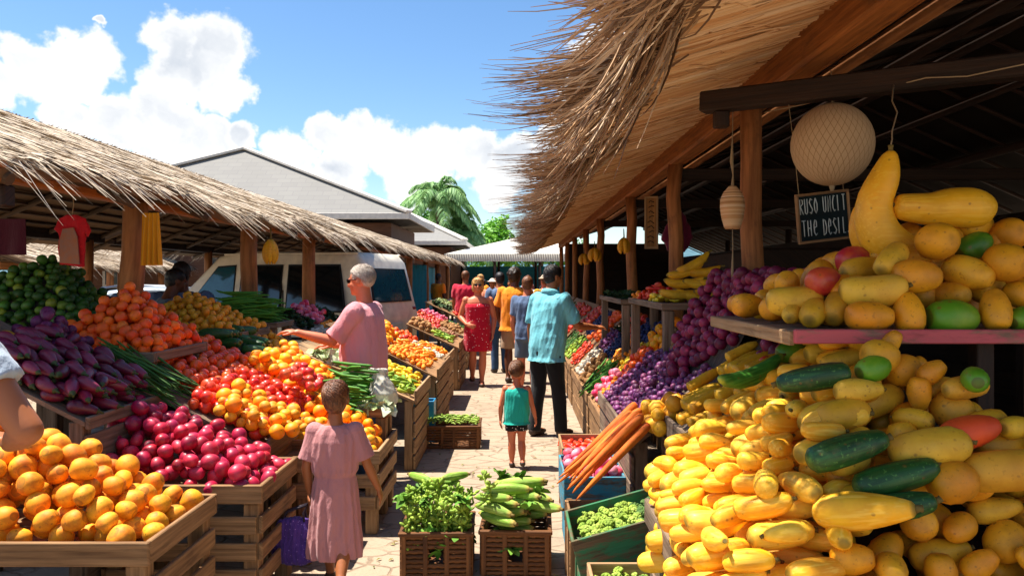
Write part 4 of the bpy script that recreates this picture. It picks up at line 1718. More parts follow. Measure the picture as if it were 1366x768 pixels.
def person(label, loc, yaw, H, skin='tan', hair='brown', hs=1.0, wide=1.0, belly=0.0, arms=None, legs=None, head=(0, 0), wear=(), hairstyle='short', voxel=.008,
           shoes=SHOE, group=None, lean=0.0, face=True, glasses=False):
    """front of the body is local +Y.  arms: {'L':(elbow, wrist, hand_dir, back), 'R':...} offsets from the shoulder in units of H;
    legs: {'L':(knee, ankle), 'R':...} positions in units of H"""
    hh = .13 * hs                                    # head height as a share of H
    kz = (1 - hh) / .87                              # body below the chin squeezes accordingly
    Z = lambda z: z * kz * H

    def V(x, y, z):
        return Vector((x * H, y * H + lean * max(0, z - .5) * H, Z(z)))
    w = wide
    torso = [(.465, .070, .055), (.49, .092, .066), (.525, .101, .072), (.57, .098, .068), (.62, .090, .062), (.68, .095, .064), (.735, .104, .068), (.78, .106, .064), (.81, .090, .052), (.832, .052, .038)]

    def rings(lst, grow=0.0, bell=True):
        out = []
        for (z, rx, ry) in lst:
            g = belly * math.exp(-((z - .60) / .09) ** 2) if bell else 0
            y0 = lean * max(0, z - .5) + g * .7
            out.append((Z(z), (rx * w + g * .5 + grow) * H, (ry * (.6 + .4 * w) + g + grow) * H, 0, y0 * H))
        return out
    arms = arms or {}
    legs = legs or {}
    A0 = {'L': ((-.03, .0, -.175), (-.02, .05, -.325), (0, .25, -1), (-1, 0, 0)), 'R': ((.03, .0, -.175), (.02, .05, -.325), (0, .25, -1), (1, 0, 0))}
    L0 = {'L': ((-.055, .01, .285), (-.055, -.01, .045)), 'R': ((.055, .01, .285), (.055, -.01, .045))}
    for k in 'LR':
        arms.setdefault(k, A0[k])
        legs.setdefault(k, L0[k])
    sh = {'L': V(-.103 * w, 0, .795), 'R': V(.103 * w, 0, .795)}
    hip = {'L': V(-.05 * w, 0, .50), 'R': V(.05 * w, 0, .50)}
    J = {}
    for k in 'LR':
        e, wr, hd, bk = arms[k]
        J[k] = (sh[k], sh[k] + Vector(e) * H, sh[k] + Vector(wr) * H, Vector(hd), Vector(bk))
    G = {}
    for k in 'LR':
        kn, an = legs[k]
        G[k] = (hip[k], Vector((kn[0] * H, kn[1] * H, Z(kn[2]))), Vector((an[0] * H, an[1] * H, Z(an[2]))))

    b = MB()
    b.loft(rings(torso), 22, 2.3)
    for k in 'LR':
        s, e, wri, hd, bk = J[k]
        b.ell(s, (.036 * H * w, .036 * H, .038 * H), None, 12, 8)
        seg(b, s, e, .031 * H * w, .0235 * H * (.5 + .5 * w), .003 * H)
        seg(b, e, wri, .0235 * H * (.5 + .5 * w), .0155 * H, .003 * H)
        hand(b, wri, hd, bk, H, 1.0 + .15 * (hs - 1))
        h_, kn, an = G[k]
        seg(b, h_, kn, .052 * H * w, .034 * H, .003 * H)
        seg(b, kn, an, .033 * H, .0215 * H, .008 * H)
        fd = (an - kn)
        toe = Vector((0, 1, 0)) if an.z < .09 * H else Vector((0, .6, -.8))
        heel_z = max(.018 * H, an.z - .03 * H)
        b.ell(an + toe * .035 * H + Vector((0, 0, -.024 * H)), (.026 * H, .068 * H, .021 * H), Vector(toe).to_track_quat('Y', 'Z').to_matrix(), 12, 8)
        b.ell(an + Vector((0, -.012 * H, -.012 * H)), (.024 * H, .026 * H, .026 * H), None, 10, 7)
    # neck and head
    hc = V(0, .012, 0)
    hc.z = H * (1 - hh * .52)
    hc.y += lean * .42 * H
    q = hh * H
    neck0 = V(0, -.004, .80)
    b.tube([neck0, (neck0 + hc) / 2, hc], [.042 * H, .034 * H * (.7 + .3 * w), .034 * H], 14)
    Mh = Euler((head[1], 0, head[0])).to_matrix()
    hp = lambda x, y, z: hc + Mh @ Vector((x * q, y * q, z * q))
    b.ell(hp(0, -.04, .09), (.33 * q, .40 * q, .40 * q), Mh, 20, 14)
    b.ell(hp(0, .10, -.17), (.27 * q, .29 * q, .33 * q), Mh, 16, 12)
    if face:
        b.ell(hp(0, .30, -.36), (.13 * q, .10 * q, .10 * q), Mh, 10, 8)          # chin
        b.tube([hp(0, .34, .06), hp(0, .42, -.06), hp(0, .46, -.13), hp(0, .38, -.16)], [.035 * q, .05 * q, .065 * q, .03 * q], 8)   # nose
        for sx in (-1, 1):
            b.ell(hp(.11 * sx, .345, .075), (.10 * q, .05 * q, .03 * q), Mh, 8, 6)       # brow
            b.ell(hp(.17 * sx, .27, -.12), (.09 * q, .08 * q, .09 * q), Mh, 8, 6)       # cheek
        b.ell(hp(0, .375, -.245), (.09 * q, .04 * q, .022 * q), Mh, 8, 6)
        b.ell(hp(0, .365, -.285), (.075 * q, .04 * q, .022 * q), Mh, 8, 6)
    for sx in (-1, 1):
        b.ell(hp(.335 * sx, -.02, -.04), (.04 * q, .085 * q, .13 * q), Mh @ Matrix.Rotation(.25 * sx, 3, 'Z'), 10, 8)
    me = remeshed(b, 'person', voxel, 3)
    o = link_obj('person', me, SK[skin], None, loc, (0, 0, yaw))
    props(o, label, 'person', group)

    def child(name, mb, mat, vx=None, wr=0.0, sm=3, raw=False, wf=(14, 14, 5)):
        m2 = mb.mesh(name) if raw else remeshed(mb, name, vx or voxel * 1.2, sm, wr * H, (wf[0] / H, wf[1] / H, wf[2] / H), len(name) + H)
        return link_obj(name, m2, mat, o)

    if face:
        for sx in (-1, 1):
            e = MB()
            e.ell(hp(.125 * sx, .335, .02), (.042 * q, .03 * q, .026 * q), Mh, 10, 8)
            child('eye', e, EYE, raw=True)
    # hair
    if hairstyle:
        hb = MB()
        if hairstyle in ('short', 'curly', 'thin', 'bob', 'crop'):
            g_ = {'short': .035, 'curly': .10, 'thin': .008, 'bob': .06, 'crop': .020}[hairstyle]
            hb.ell(hp(0, -.07, .14), ((.33 + g_) * q, (.385 + g_) * q, (.365 + g_) * q), Mh, 20, 14)
            if hairstyle != 'thin':
                if hairstyle == 'crop':
                    hb.ell(hp(0, -.17, .02), ((.285 + g_) * q, (.275 + g_) * q, (.27 + g_) * q), Mh, 18, 12)
                else:
                    hb.ell(hp(0, -.16, -.05), ((.30 + g_) * q, (.275 + g_) * q, (.33 + g_) * q), Mh, 18, 12)
            else:
                hb.ell(hp(0, -.17, -.02), (.305 * q, .285 * q, .27 * q), Mh, 18, 12)
            if hairstyle == 'bob':
                for sx in (-1, 1):
                    hb.ell(hp(.30 * sx, -.02, -.12), (.12 * q, .20 * q, .34 * q), Mh, 12, 10)
                hb.ell(hp(.0, .2, .36), (.28 * q, .16 * q, .12 * q), Mh, 12, 8)
            if hairstyle == 'curly':
                r_ = random.Random(int(H * 1000))
                for i in range(46):
                    th, ph = math.acos(r_.uniform(-.2, 1)), r_.uniform(0, 6.28)
                    v = Vector((math.sin(th) * math.cos(ph) * .42, math.sin(th) * math.sin(ph) * .46 - .08, math.cos(th) * .45 + .12))
                    if v.y > .25 and v.z < .2:
                        continue
                    hb.ell(hp(*v), (.075 * q, .075 * q, .075 * q), None, 8, 6)
        hm_ = remeshed(hb, 'hair', max(.0035, min(voxel * .8, .0075)), 1, .012 * q * (2.5 if hairstyle == 'curly' else 1.4), (90, 90, 25), 3)
        link_obj('hair', hm_, HAIR[hair], o)
    if hairstyle in ('short', 'crop', 'thin', 'bob') and voxel < .0105:
        g2 = {'short': .035, 'thin': .008, 'bob': .06, 'crop': .022}[hairstyle]
        sb = MB()
        r_ = random.Random(int(H * 777))
        for i in range(1500 if hairstyle != 'thin' else 700):
            th, ph = math.acos(r_.uniform(-.55, 1)), r_.uniform(0, 2 * PI)
            pts, ok = [], True
            L_ = r_.uniform(.25, .5)
            for q_ in range(4):
                t2 = th + L_ * q_ / 3
                v = Vector((math.sin(t2) * math.cos(ph + .15 * q_), math.sin(t2) * math.sin(ph + .15 * q_), math.cos(t2)))
                up_ = 1.015 + .05 * math.sin(PI * q_ / 4) + r_.uniform(0, .02)
                c_ = Vector((v.x * (.33 + g2) * up_, -.07 + v.y * (.385 + g2) * up_, .13 + v.z * (.365 + g2) * up_))
                if c_.y > .12 and c_.z < .26:
                    ok = False
                if c_.z < (-.20 if hairstyle in ('crop', 'thin') else -.38) or (hairstyle != 'bob' and abs(c_.x) > .26 and c_.y > -.12 and c_.z < .10):
                    ok = False
                pts.append(hp(*c_))
            if ok:
                sb.ribbon(pts, [.010 * q, .016 * q, .013 * q, .003 * q], (pts[1] - hc).normalized() + Vector((r_.gauss(0, .4), r_.gauss(0, .4), 0)))
        child('hair_strands', sb, HAIR[hair], raw=True)
    if glasses:
        gl = MB()
        for sx in (-1, 1):
            gl.ell(hp(.14 * sx, .385, .03), (.115 * q, .03 * q, .085 * q), Mh, 14, 8)
            gl.tube([hp(.25 * sx, .37, .05), hp(.33 * sx, .2, .05), hp(.35 * sx, -.02, .03)], .014 * q, 6)
        gl.tube([hp(-.05, .40, .05), hp(.05, .40, .05)], .014 * q, 6)
        child('sunglasses', gl, plain('black_lens', '#0c0a0a', .12), raw=True)

    # clothes
    for it in wear:
        kind, mat = it[0], it[1]
        opt = it[2] if len(it) > 2 else {}
        mb = MB()
        gr = opt.get('grow', .011)
        if kind in ('shirt', 'tank'):
            hem = opt.get('hem', .47)
            T = [(z, rx, ry) for (z, rx, ry) in torso if z > hem + .01 and z < .80]
            T = [(hem, opt.get('hem_rx', .103), opt.get('hem_ry', .076))] + T
            if kind == 'shirt':
                T += [(.81, .090, .050), (.826, .058, .040), (opt.get('collar', .836), .046, .038)]
            else:
                T += [(.80, .086, .050), (.818, .060, .040)]
            # keep the cloth from pinching in at the waist
            T = [(z, max(rx, opt.get('min_rx', .094)), max(ry, opt.get('min_ry', .064)) if z < .78 else ry) if z < .76 else (z, rx, ry) for (z, rx, ry) in T]
            mb.loft(rings(T, gr), 26, 2.4)
            if kind == 'shirt':
                for k in 'LR':
                    s, e = J[k][0], J[k][1]
                    t = opt.get('sleeve', .72)
                    end = s + (e - s) * min(t, 1)
                    mb.ell(s, (.046 * H * w, .046 * H, .048 * H), None, 12, 8)
                    mb.tube([s - (e - s) * .12, s, (s + end) / 2, end], [.034 * H, .045 * H * w, .043 * H * w, opt.get('cuff', .040) * H * w], 16)
                    if t > 1:
                        wri = J[k][2]
                        e2 = e + (wri - e) * (t - 1)
                        mb.tube([e, (e + e2) / 2, e2], [.036 * H, .034 * H, .030 * H], 14)
            child(opt.get('name', 'shirt'), mb, mat, wr=opt.get('wr', .008), wf=(24, 24, 9))
            if opt.get('collar_band'):
                cb = MB()
                z0 = Z(.825)
                pts = []
                for q_ in range(25):
                    a = 2 * PI * q_ / 24
                    pts.append((math.cos(a) * .050 * H, math.sin(a) * .045 * H + lean * .33 * H, z0 + .012 * H - .012 * H * math.sin(a)))
                cb.tube(pts, [.010 * H] * 25, 8, False, True, 1.6)
                child('collar', cb, mat, raw=True)
        elif kind in ('trousers', 'shorts'):
            mb.loft(rings([(.455, .080, .06), (.475, .096, .068), (opt.get('waist', .505), .100, .071)], .006), 22, 2.3)
            for k in 'LR':
                h_, kn, an = G[k]
                if kind == 'trousers':
                    seg(mb, h_, kn, .060 * H * w, .044 * H, .002)
                    e2 = an + Vector((0, -.004 * H, -.012 * H))
                    mb.tube([kn, (kn + e2) / 2, e2], [.045 * H, .041 * H, .038 * H], 14)
                else:
                    t = opt.get('len', .8)
                    e2 = h_ + (kn - h_) * t
                    mb.tube([h_ + Vector((0, 0, .03 * H)), h_, (h_ + e2) / 2, e2], [.05 * H, .063 * H * w, .061 * H * w, .062 * H * w], 16)
            child(kind, mb, mat, wr=opt.get('wr', .005), wf=(12, 12, 9))
        elif kind == 'dress':
            R_ = opt['rings']
            n, sg = len(R_), 72
            base = len(mb.v)
            for i, (z, rx, ry, pl) in enumerate(R_):
                for k in range(sg):
                    a = 2 * PI * k / sg
                    m_ = 1 + pl * math.sin(a * opt.get('folds', 13) + .6 * math.sin(z * 30)) + pl * .6 * math.sin(a * 5 + 2 + z * 9)
                    mb.v.append((rx * H * m_ * math.copysign(abs(math.cos(a)) ** .87, math.cos(a)), ry * H * m_ * math.copysign(abs(math.sin(a)) ** .87, math.sin(a)) + lean * max(0, z - .5) * H + opt.get('sway', 0) * max(0, .5 - z) * H, Z(z)))
            for i in range(n - 1):
                for k in range(sg):
                    a, b2 = base + i * sg + k, base + i * sg + (k + 1) % sg
                    mb.face([a, b2, b2 + sg, a + sg], [(0, 0)] * 4, True)
            mb.face([base + k for k in range(sg)][::-1], [(0, 0)] * sg)
            mb.face([base + (n - 1) * sg + k for k in range(sg)], [(0, 0)] * sg)
            if opt.get('sleeve'):
                for k in 'LR':
                    s, e = J[k][0], J[k][1]
                    end = s + (e - s) * opt['sleeve']
                    mb.ell(s, (.048 * H, .046 * H, .048 * H), None, 14, 9)
                    mb.tube([s, (s + end) / 2, end], [.044 * H, .048 * H, .050 * H], 18)
            child('dress', mb, mat, vx=voxel * .8, wr=opt.get('wr', .004), sm=2)
        elif kind == 'straps':
            for sx in (-1, 1):
                mb.tube([V(.06 * sx, .07, .75), V(.068 * sx, .02, .835), V(.06 * sx, -.07, .76)], .006 * H, 6)
            child('strap', mb, mat, raw=True)
        elif kind == 'cap':
            mb.ell(hp(0, -.05, .17), (.36 * q, .42 * q, .36 * q), Mh, 16, 10)
            mb.ell(hp(0, .38, .18), (.26 * q, .22 * q, .03 * q), Mh, 12, 6)
            child('cap', mb, mat)
        elif kind == 'sunhat':
            mb.ell(hp(0, -.04, .25), (.36 * q, .40 * q, .33 * q), Mh, 16, 10)
            mb.ell(hp(0, -.04, .18), (.72 * q, .76 * q, .04 * q), Mh, 20, 6)
            child('sunhat', mb, mat)
    if shoes:
        for k in 'LR':
            an = G[k][2]
            toe = Vector((0, 1, 0)) if an.z < .09 * H else Vector((0, .6, -.8))
            s = MB()
            s.ell(an + toe * .034 * H + Vector((0, 0, -.025 * H)), (.030 * H, .074 * H, .020 * H), toe.to_track_quat('Y', 'Z').to_matrix(), 14, 9)
            s.ell(an + Vector((0, -.012 * H, -.016 * H)), (.028 * H, .031 * H, .027 * H), None, 12, 8)
            child('shoe', s, shoes)
    return o, J, hp


C_PINKS = cloth('pink_shirt_cloth', '#dc9498', '#d08288', 5, .5)
C_JEANS = cloth('jeans_cloth', '#2c4a70', '#223a5a', 20, .3)
C_RED = cloth('red_dress_cloth', '#c4102e', '#b00c28', 5, .35, ('#f2d8d8', 26, .14, .8))
C_ORANGE = cloth('orange_shirt_cloth', '#f09020', '#e88414', 5, .5)
C_BEIGE = cloth('beige_shorts_cloth', '#b09070', '#9c7c5c', 10, .3)
C_AQUA = cloth('light_blue_shirt_cloth', '#74bcc6', '#62aeba', 5, .5)
C_BLACK = cloth('black_trousers_cloth', '#16161a', '#0e0e12', 10, .3)
C_TEAL = cloth('teal_vest_cloth', '#22b09c', '#1a9c8c', 6, .35)
C_DOT = cloth('dotted_shorts_cloth', '#16161c', '#101014', 8, .3, ('#d8c8c0', 44, .22, .7))
C_DRESS = cloth('dusty_pink_dress_cloth', '#bc8280', '#aa7070', 4, .45)
C_WHITE = cloth('white_cloth', '#a8b4c0', '#98a6b4', 5, .4)
C_GREY = cloth('grey_cloth', '#5a6878', '#4a5666', 6, .4)
C_SLATE = cloth('slate_cloth', '#5a6e8c', '#4a5c7a', 6, .4)
C_CRIM = cloth('crimson_shirt_cloth', '#c81e3c', '#b41834', 5, .5)
C_PALE = cloth('pale_trousers_cloth', '#b8b0a8', '#a8a098', 8, .3)

# girl in a dusty pink dress, seen from behind
GH = 1.09
girl, GJ, _ = person('girl seen from behind in a dusty pink short sleeved dress carrying a purple bag', (-.955, 3.93, 0), R(4), GH, 'tan', 'brown', 1.34, .92, 0,
       arms={'L': ((-.040, -.01, -.165), (-.032, .035, -.30), (0, .1, -1), (-1, 0, 0)), 'R': ((.058, .01, -.165), (.105, .06, -.295), (.25, .3, -1), (.9, -.2, .2))},
       legs={'L': ((-.045, .06, .27), (-.040, .10, .045)), 'R': ((.045, .0, .265), (.050, -.16, .085))}, wear=[
           ('dress', C_DRESS, {'rings': [(.17, .128, .100, .06), (.20, .130, .101, .065), (.30, .123, .098, .06), (.42, .115, .090, .045), (.50, .108, .083, .03), (.555, .100, .076, .012), (.575, .095, .072, .01), (.60, .106, .079, .035), (.68, .116, .082, .03), (.75, .116, .080, .03), (.79, .106, .070, .03), (.815, .085, .058, .03), (.83, .060, .046, .02)],
                               'sleeve': .80, 'folds': 15, 'wr': .006})],
       hairstyle='short', voxel=.0055, head=(.12, -.1), shoes=SOLE)
# purple bag held in her left hand
hw = Vector((-.955, 3.93, 0)) + Matrix.Rotation(R(4), 3, 'Z') @ (GJ['L'][2] + Vector((0, .0, -.05)))
bm_ = cloth('purple_bag_cloth', '#3a2464', '#5a3a8c', 30, .8, ('#8c6ab0', 60, .16, 1.0))
bg_ = MB()
bx, by, bz = hw.x - .075, hw.y - .03, hw.z - .31
rg_ = []
for (z, rx, ry) in ((0, .075, .035), (.015, .105, .05), (.06, .118, .058), (.12, .112, .054), (.18, .098, .044), (.225, .086, .032), (.235, .080, .026)):
    rg_.append((bz + z, rx, ry, bx, by))
bg_.loft(rg_, 28, 2.3)
bme = remeshed(bg_, 'handbag', .006, 2, .014, (22, 22, 9), 4)
for v in bme.vertices:
    v.co -= Vector((bx, by, bz))
bago = link_obj('handbag', bme, bm_, None, (bx, by, bz))
props(bago, 'purple patterned cloth bag hanging from the hand of the girl in pink', 'bag')
hd_ = MB()
for s in (-1, 1):
    pts = [(bx - .06, by + s * .02, bz + .22), (bx - .035, by + s * .018, bz + .27), (hw.x - .005, by + s * .012, hw.z - .005), (bx + .055, by + s * .018, bz + .265), (bx + .06, by + s * .02, bz + .22)]
    hd_.tube(pts, .006, 6)
hd_.build('strap', plain('bag_strap', '#2a1f2c', .6), bago)

# small child in a teal vest
person('toddler walking away in a teal vest and black dotted shorts', (-.005, 6.44, 0), R(0), .925, 'rosy', 'light', 1.55, .98, .01,
       arms={'L': ((-.045, .0, -.16), (-.050, .045, -.29), (0, .2, -1), (-1, 0, 0)), 'R': ((.045, .0, -.16), (.075, .06, -.28), (.1, .3, -1), (1, 0, 0))},
       legs={'L': ((-.045, .02, .26), (-.045, .03, .045)), 'R': ((.045, .0, .27), (.055, -.09, .085))},
       wear=[('tank', C_TEAL, {'hem': .45, 'hem_rx': .125, 'hem_ry': .09, 'min_rx': .105, 'min_ry': .075, 'name': 'vest', 'grow': .012}), ('shorts', C_DOT, {'len': .52})], hairstyle='crop', voxel=.0065, shoes=SHOE)

# old man in the pink shirt, turned towards the stall on his left
person('grey haired man in a pink T-shirt and jeans reaching over the stall at the left', (-1.17, 5.88, 0), R(78), 1.735, 'rosy', 'white', 1.08, 1.03, .022,
       arms={'L': ((-.02, .10, -.125), (-.075, .235, -.085), (-.1, 1, .1), (0, 0, 1)), 'R': ((.055, .06, -.155), (-.005, .20, -.165), (-.25, 1, .05), (0, 0, 1))},
       wear=[('shirt', C_PINKS, {'hem': .475, 'hem_rx': .102, 'hem_ry': .074, 'sleeve': .9, 'cuff': .043, 'min_rx': .100, 'min_ry': .070, 'grow': .009}), ('trousers', C_JEANS)], hairstyle='crop', head=(0, -.12), voxel=.008, lean=.05, glasses=True)

# woman in the red dress walking towards us
person('woman in a strapless red dotted dress and sunglasses walking towards the camera', (-.60, 11.4, 0), R(184), 1.64, 'rosy', 'blonde', 1.05, 1.05, .012,
       arms={'L': ((-.045, -.01, -.165), (-.030, .045, -.30), (.1, .2, -1), (-1, 0, 0)), 'R': ((.055, -.02, -.155), (-.005, .105, -.215), (-.8, .5, -.25), (.3, .8, .2))},
       legs={'L': ((-.045, .045, .285), (-.035, .03, .045)), 'R': ((.045, .0, .285), (.05, -.09, .075))},
       wear=[('dress', C_RED, {'rings': [(.325, .126, .094, .03), (.36, .128, .096, .03), (.42, .130, .100, .02), (.50, .130, .102, .01), (.56, .124, .100, .005), (.62, .114, .094, .0), (.68, .116, .096, 0), (.735, .122, .096, 0), (.765, .116, .084, 0)], 'folds': 11})],
       hairstyle='bob', voxel=.009, glasses=True, shoes=SOLE)

# man in the light blue shirt reaching into the stall on the right
person('man in a light blue shirt and black trousers seen from behind reaching right', (.30, 7.72, 0), R(-40), 1.765, 'tan', 'black', 1.0, 1.0, .015,
       arms={'L': ((-.045, .0, -.17), (-.050, .03, -.325), (0, .15, -1), (-1, 0, 0)), 'R': ((.045, .065, -.150), (.075, .215, -.165), (.2, 1, .0), (.2, -.1, 1))},
       legs={'L': ((-.06, .0, .285), (-.065, -.03, .045)), 'R': ((.065, .03, .285), (.075, .05, .045))},
       wear=[('shirt', C_AQUA, {'hem': .44, 'hem_rx': .112, 'hem_ry': .08, 'sleeve': .85, 'cuff': .043, 'min_rx': .098, 'min_ry': .068, 'grow': .011, 'wr': .009, 'collar_band': True}), ('trousers', C_BLACK)], hairstyle='short', voxel=.008, head=(-.35, -.25), lean=.13)

# man in the orange shirt
person('curly haired man in an orange shirt and beige shorts seen from behind', (-.04, 11.7, 0), R(-10), 1.79, 'brown', 'dark', 1.0, 1.08, .01,
       arms={'L': ((-.05, .01, -.165), (-.03, .09, -.30), (0, .5, -1), (-1, 0, 0)), 'R': ((.05, .03, -.165), (.045, .13, -.25), (.2, 1, -.2), (.6, 0, .6))},
       wear=[('shirt', C_ORANGE, {'hem': .455, 'hem_rx': .12, 'hem_ry': .085, 'sleeve': .8, 'cuff': .046, 'min_rx': .104, 'min_ry': .072}), ('shorts', C_BEIGE, {'len': .92})], hairstyle='curly', voxel=.010, head=(-.6, 0))
# partly hidden by the man in blue
person('person in grey shorts half hidden behind the man in light blue', (.14, 10.4, 0), R(-15), 1.66, 'rosy', 'light', 1.0, .95, 0, wear=[('shirt', C_SLATE, {'hem': .47}), ('shorts', C_GREY, {'len': .85})], voxel=.012)
person('man in a slate blue shirt and dark jeans standing behind the orange shirt', (-.30, 13.0, 0), R(20), 1.74, 'tan', 'black', 1.0, 1.06, .01, wear=[('shirt', C_SLATE, {'hem': .46}), ('trousers', C_JEANS)], voxel=.013)
person('man in a crimson shirt and pale trousers far up the lane', (-1.12, 16.2, 0), R(-12), 1.80, 'tan', 'light', 1.0, 1.12, .01, wear=[('shirt', C_CRIM, {'hem': .45, 'hem_rx': .118}), ('trousers', C_PALE)], voxel=.015)
# two shoppers in the shade behind the tangerines
person('man in a dark blue shirt seen from behind in the shade of the left stall', (-3.25, 7.25, 0), R(8), 1.79, 'brown', 'black', 1.0, 1.18, .01, wear=[('shirt', C_SLATE, {'hem': .46}), ('trousers', C_BLACK)], voxel=.012)
person('stooping person in a grey striped shirt beside the first left post', (-3.42, 6.95, 0), R(-35), 1.72, 'brown', 'black', 1.0, 1.05, 0, wear=[('shirt', C_GREY, {'hem': .46}), ('trousers', C_BLACK)], voxel=.012, lean=.35, head=(-.3, -.2))
# shopper cut by the left edge of the photo
person('shopper in a white T-shirt whose bare arm enters at the left edge', (-1.865, 2.24, 0), R(-6), 1.84, 'tan', 'brown', 1.0, 1.04, .01,
       arms={'R': ((.128, .0, -.155), (.015, .10, -.20), (-.8, .5, .1), (.3, .3, .9))},
       wear=[('shirt', C_WHITE, {'hem': .455, 'hem_rx': .125, 'sleeve': .58, 'cuff': .043, 'min_rx': .10, 'grow': .012}), ('trousers', C_JEANS)], voxel=.008)
# shoppers far up the lane
rp = random.Random(21)
far = [(-.95, 19.5, 'orange top', C_ORANGE, 'blonde', 'bob', None), (.2, 17.2, 'white shirt', C_WHITE, 'dark', 'short', None), (.55, 15.0, 'yellow shirt and sun hat', cloth('yellow_cloth', '#e0a030', '#d08c20'), 'light', 'short', 'hat'),
       (-.2, 21.5, 'crimson shirt', C_CRIM, 'black', 'short', None), (.8, 20.0, 'teal shirt', C_TEAL, 'brown', 'bob', None), (-.65, 23.5, 'grey shirt', C_GREY, 'dark', 'curly', None),
       (.35, 24.5, 'pink shirt', C_PINKS, 'light', 'short', None), (-1.15, 26.0, 'pale shirt', C_PALE, 'black', 'short', None), (-.05, 27.5, 'light blue shirt', C_AQUA, 'brown', 'short', None), (-.6, 18.2, 'peach shirt and straw hat', cloth('peach_cloth', '#d88a68', '#c87858'), 'light', 'short', 'hat'),
       (-2.3, 21.8, 'orange vest', C_ORANGE, 'black', 'short', None), (1.05, 26.5, 'dark shirt', C_BLACK, 'black', 'short', None)]
for i, (x, y, what, cm, hr, hst, hat) in enumerate(far):
    wr_ = [('shirt', cm, {'hem': .46}), (('trousers', (C_JEANS, C_BLACK, C_PALE)[i % 3]) if i % 4 else ('shorts', C_BEIGE, {'len': .85}))]
    if hat:
        wr_.append(('sunhat', M['straw_pale']))
    person(f'small figure in {what} in the distant crowd of the lane', (x, y, 0), rp.uniform(-.9, .9) + (PI if i % 3 == 0 else 0), rp.uniform(1.6, 1.8), ('tan', 'brown', 'rosy')[i % 3], hr, 1.0, rp.uniform(.98, 1.12), 0, wear=wr_, hairstyle=hst, voxel=.02, face=i % 3 == 0)
# ------------------------------------------------------------------ the van and cars
VAN = plain('cream_van_paint', '#e0d4bc', .34, 0, .5, .16, 5)
GLASS = plain('dark_glass', '#0b1216', .06, 0, .8, .05)
GLASS2 = plain('teal_reflection_glass', '#1c4a56', .06, 0, .8, .1)  # teal reflections put into the glass colour
RUB = plain('rubber', '#141414', .85)
RIM = plain('wheel_rim', '#8a8a88', .35, .8)


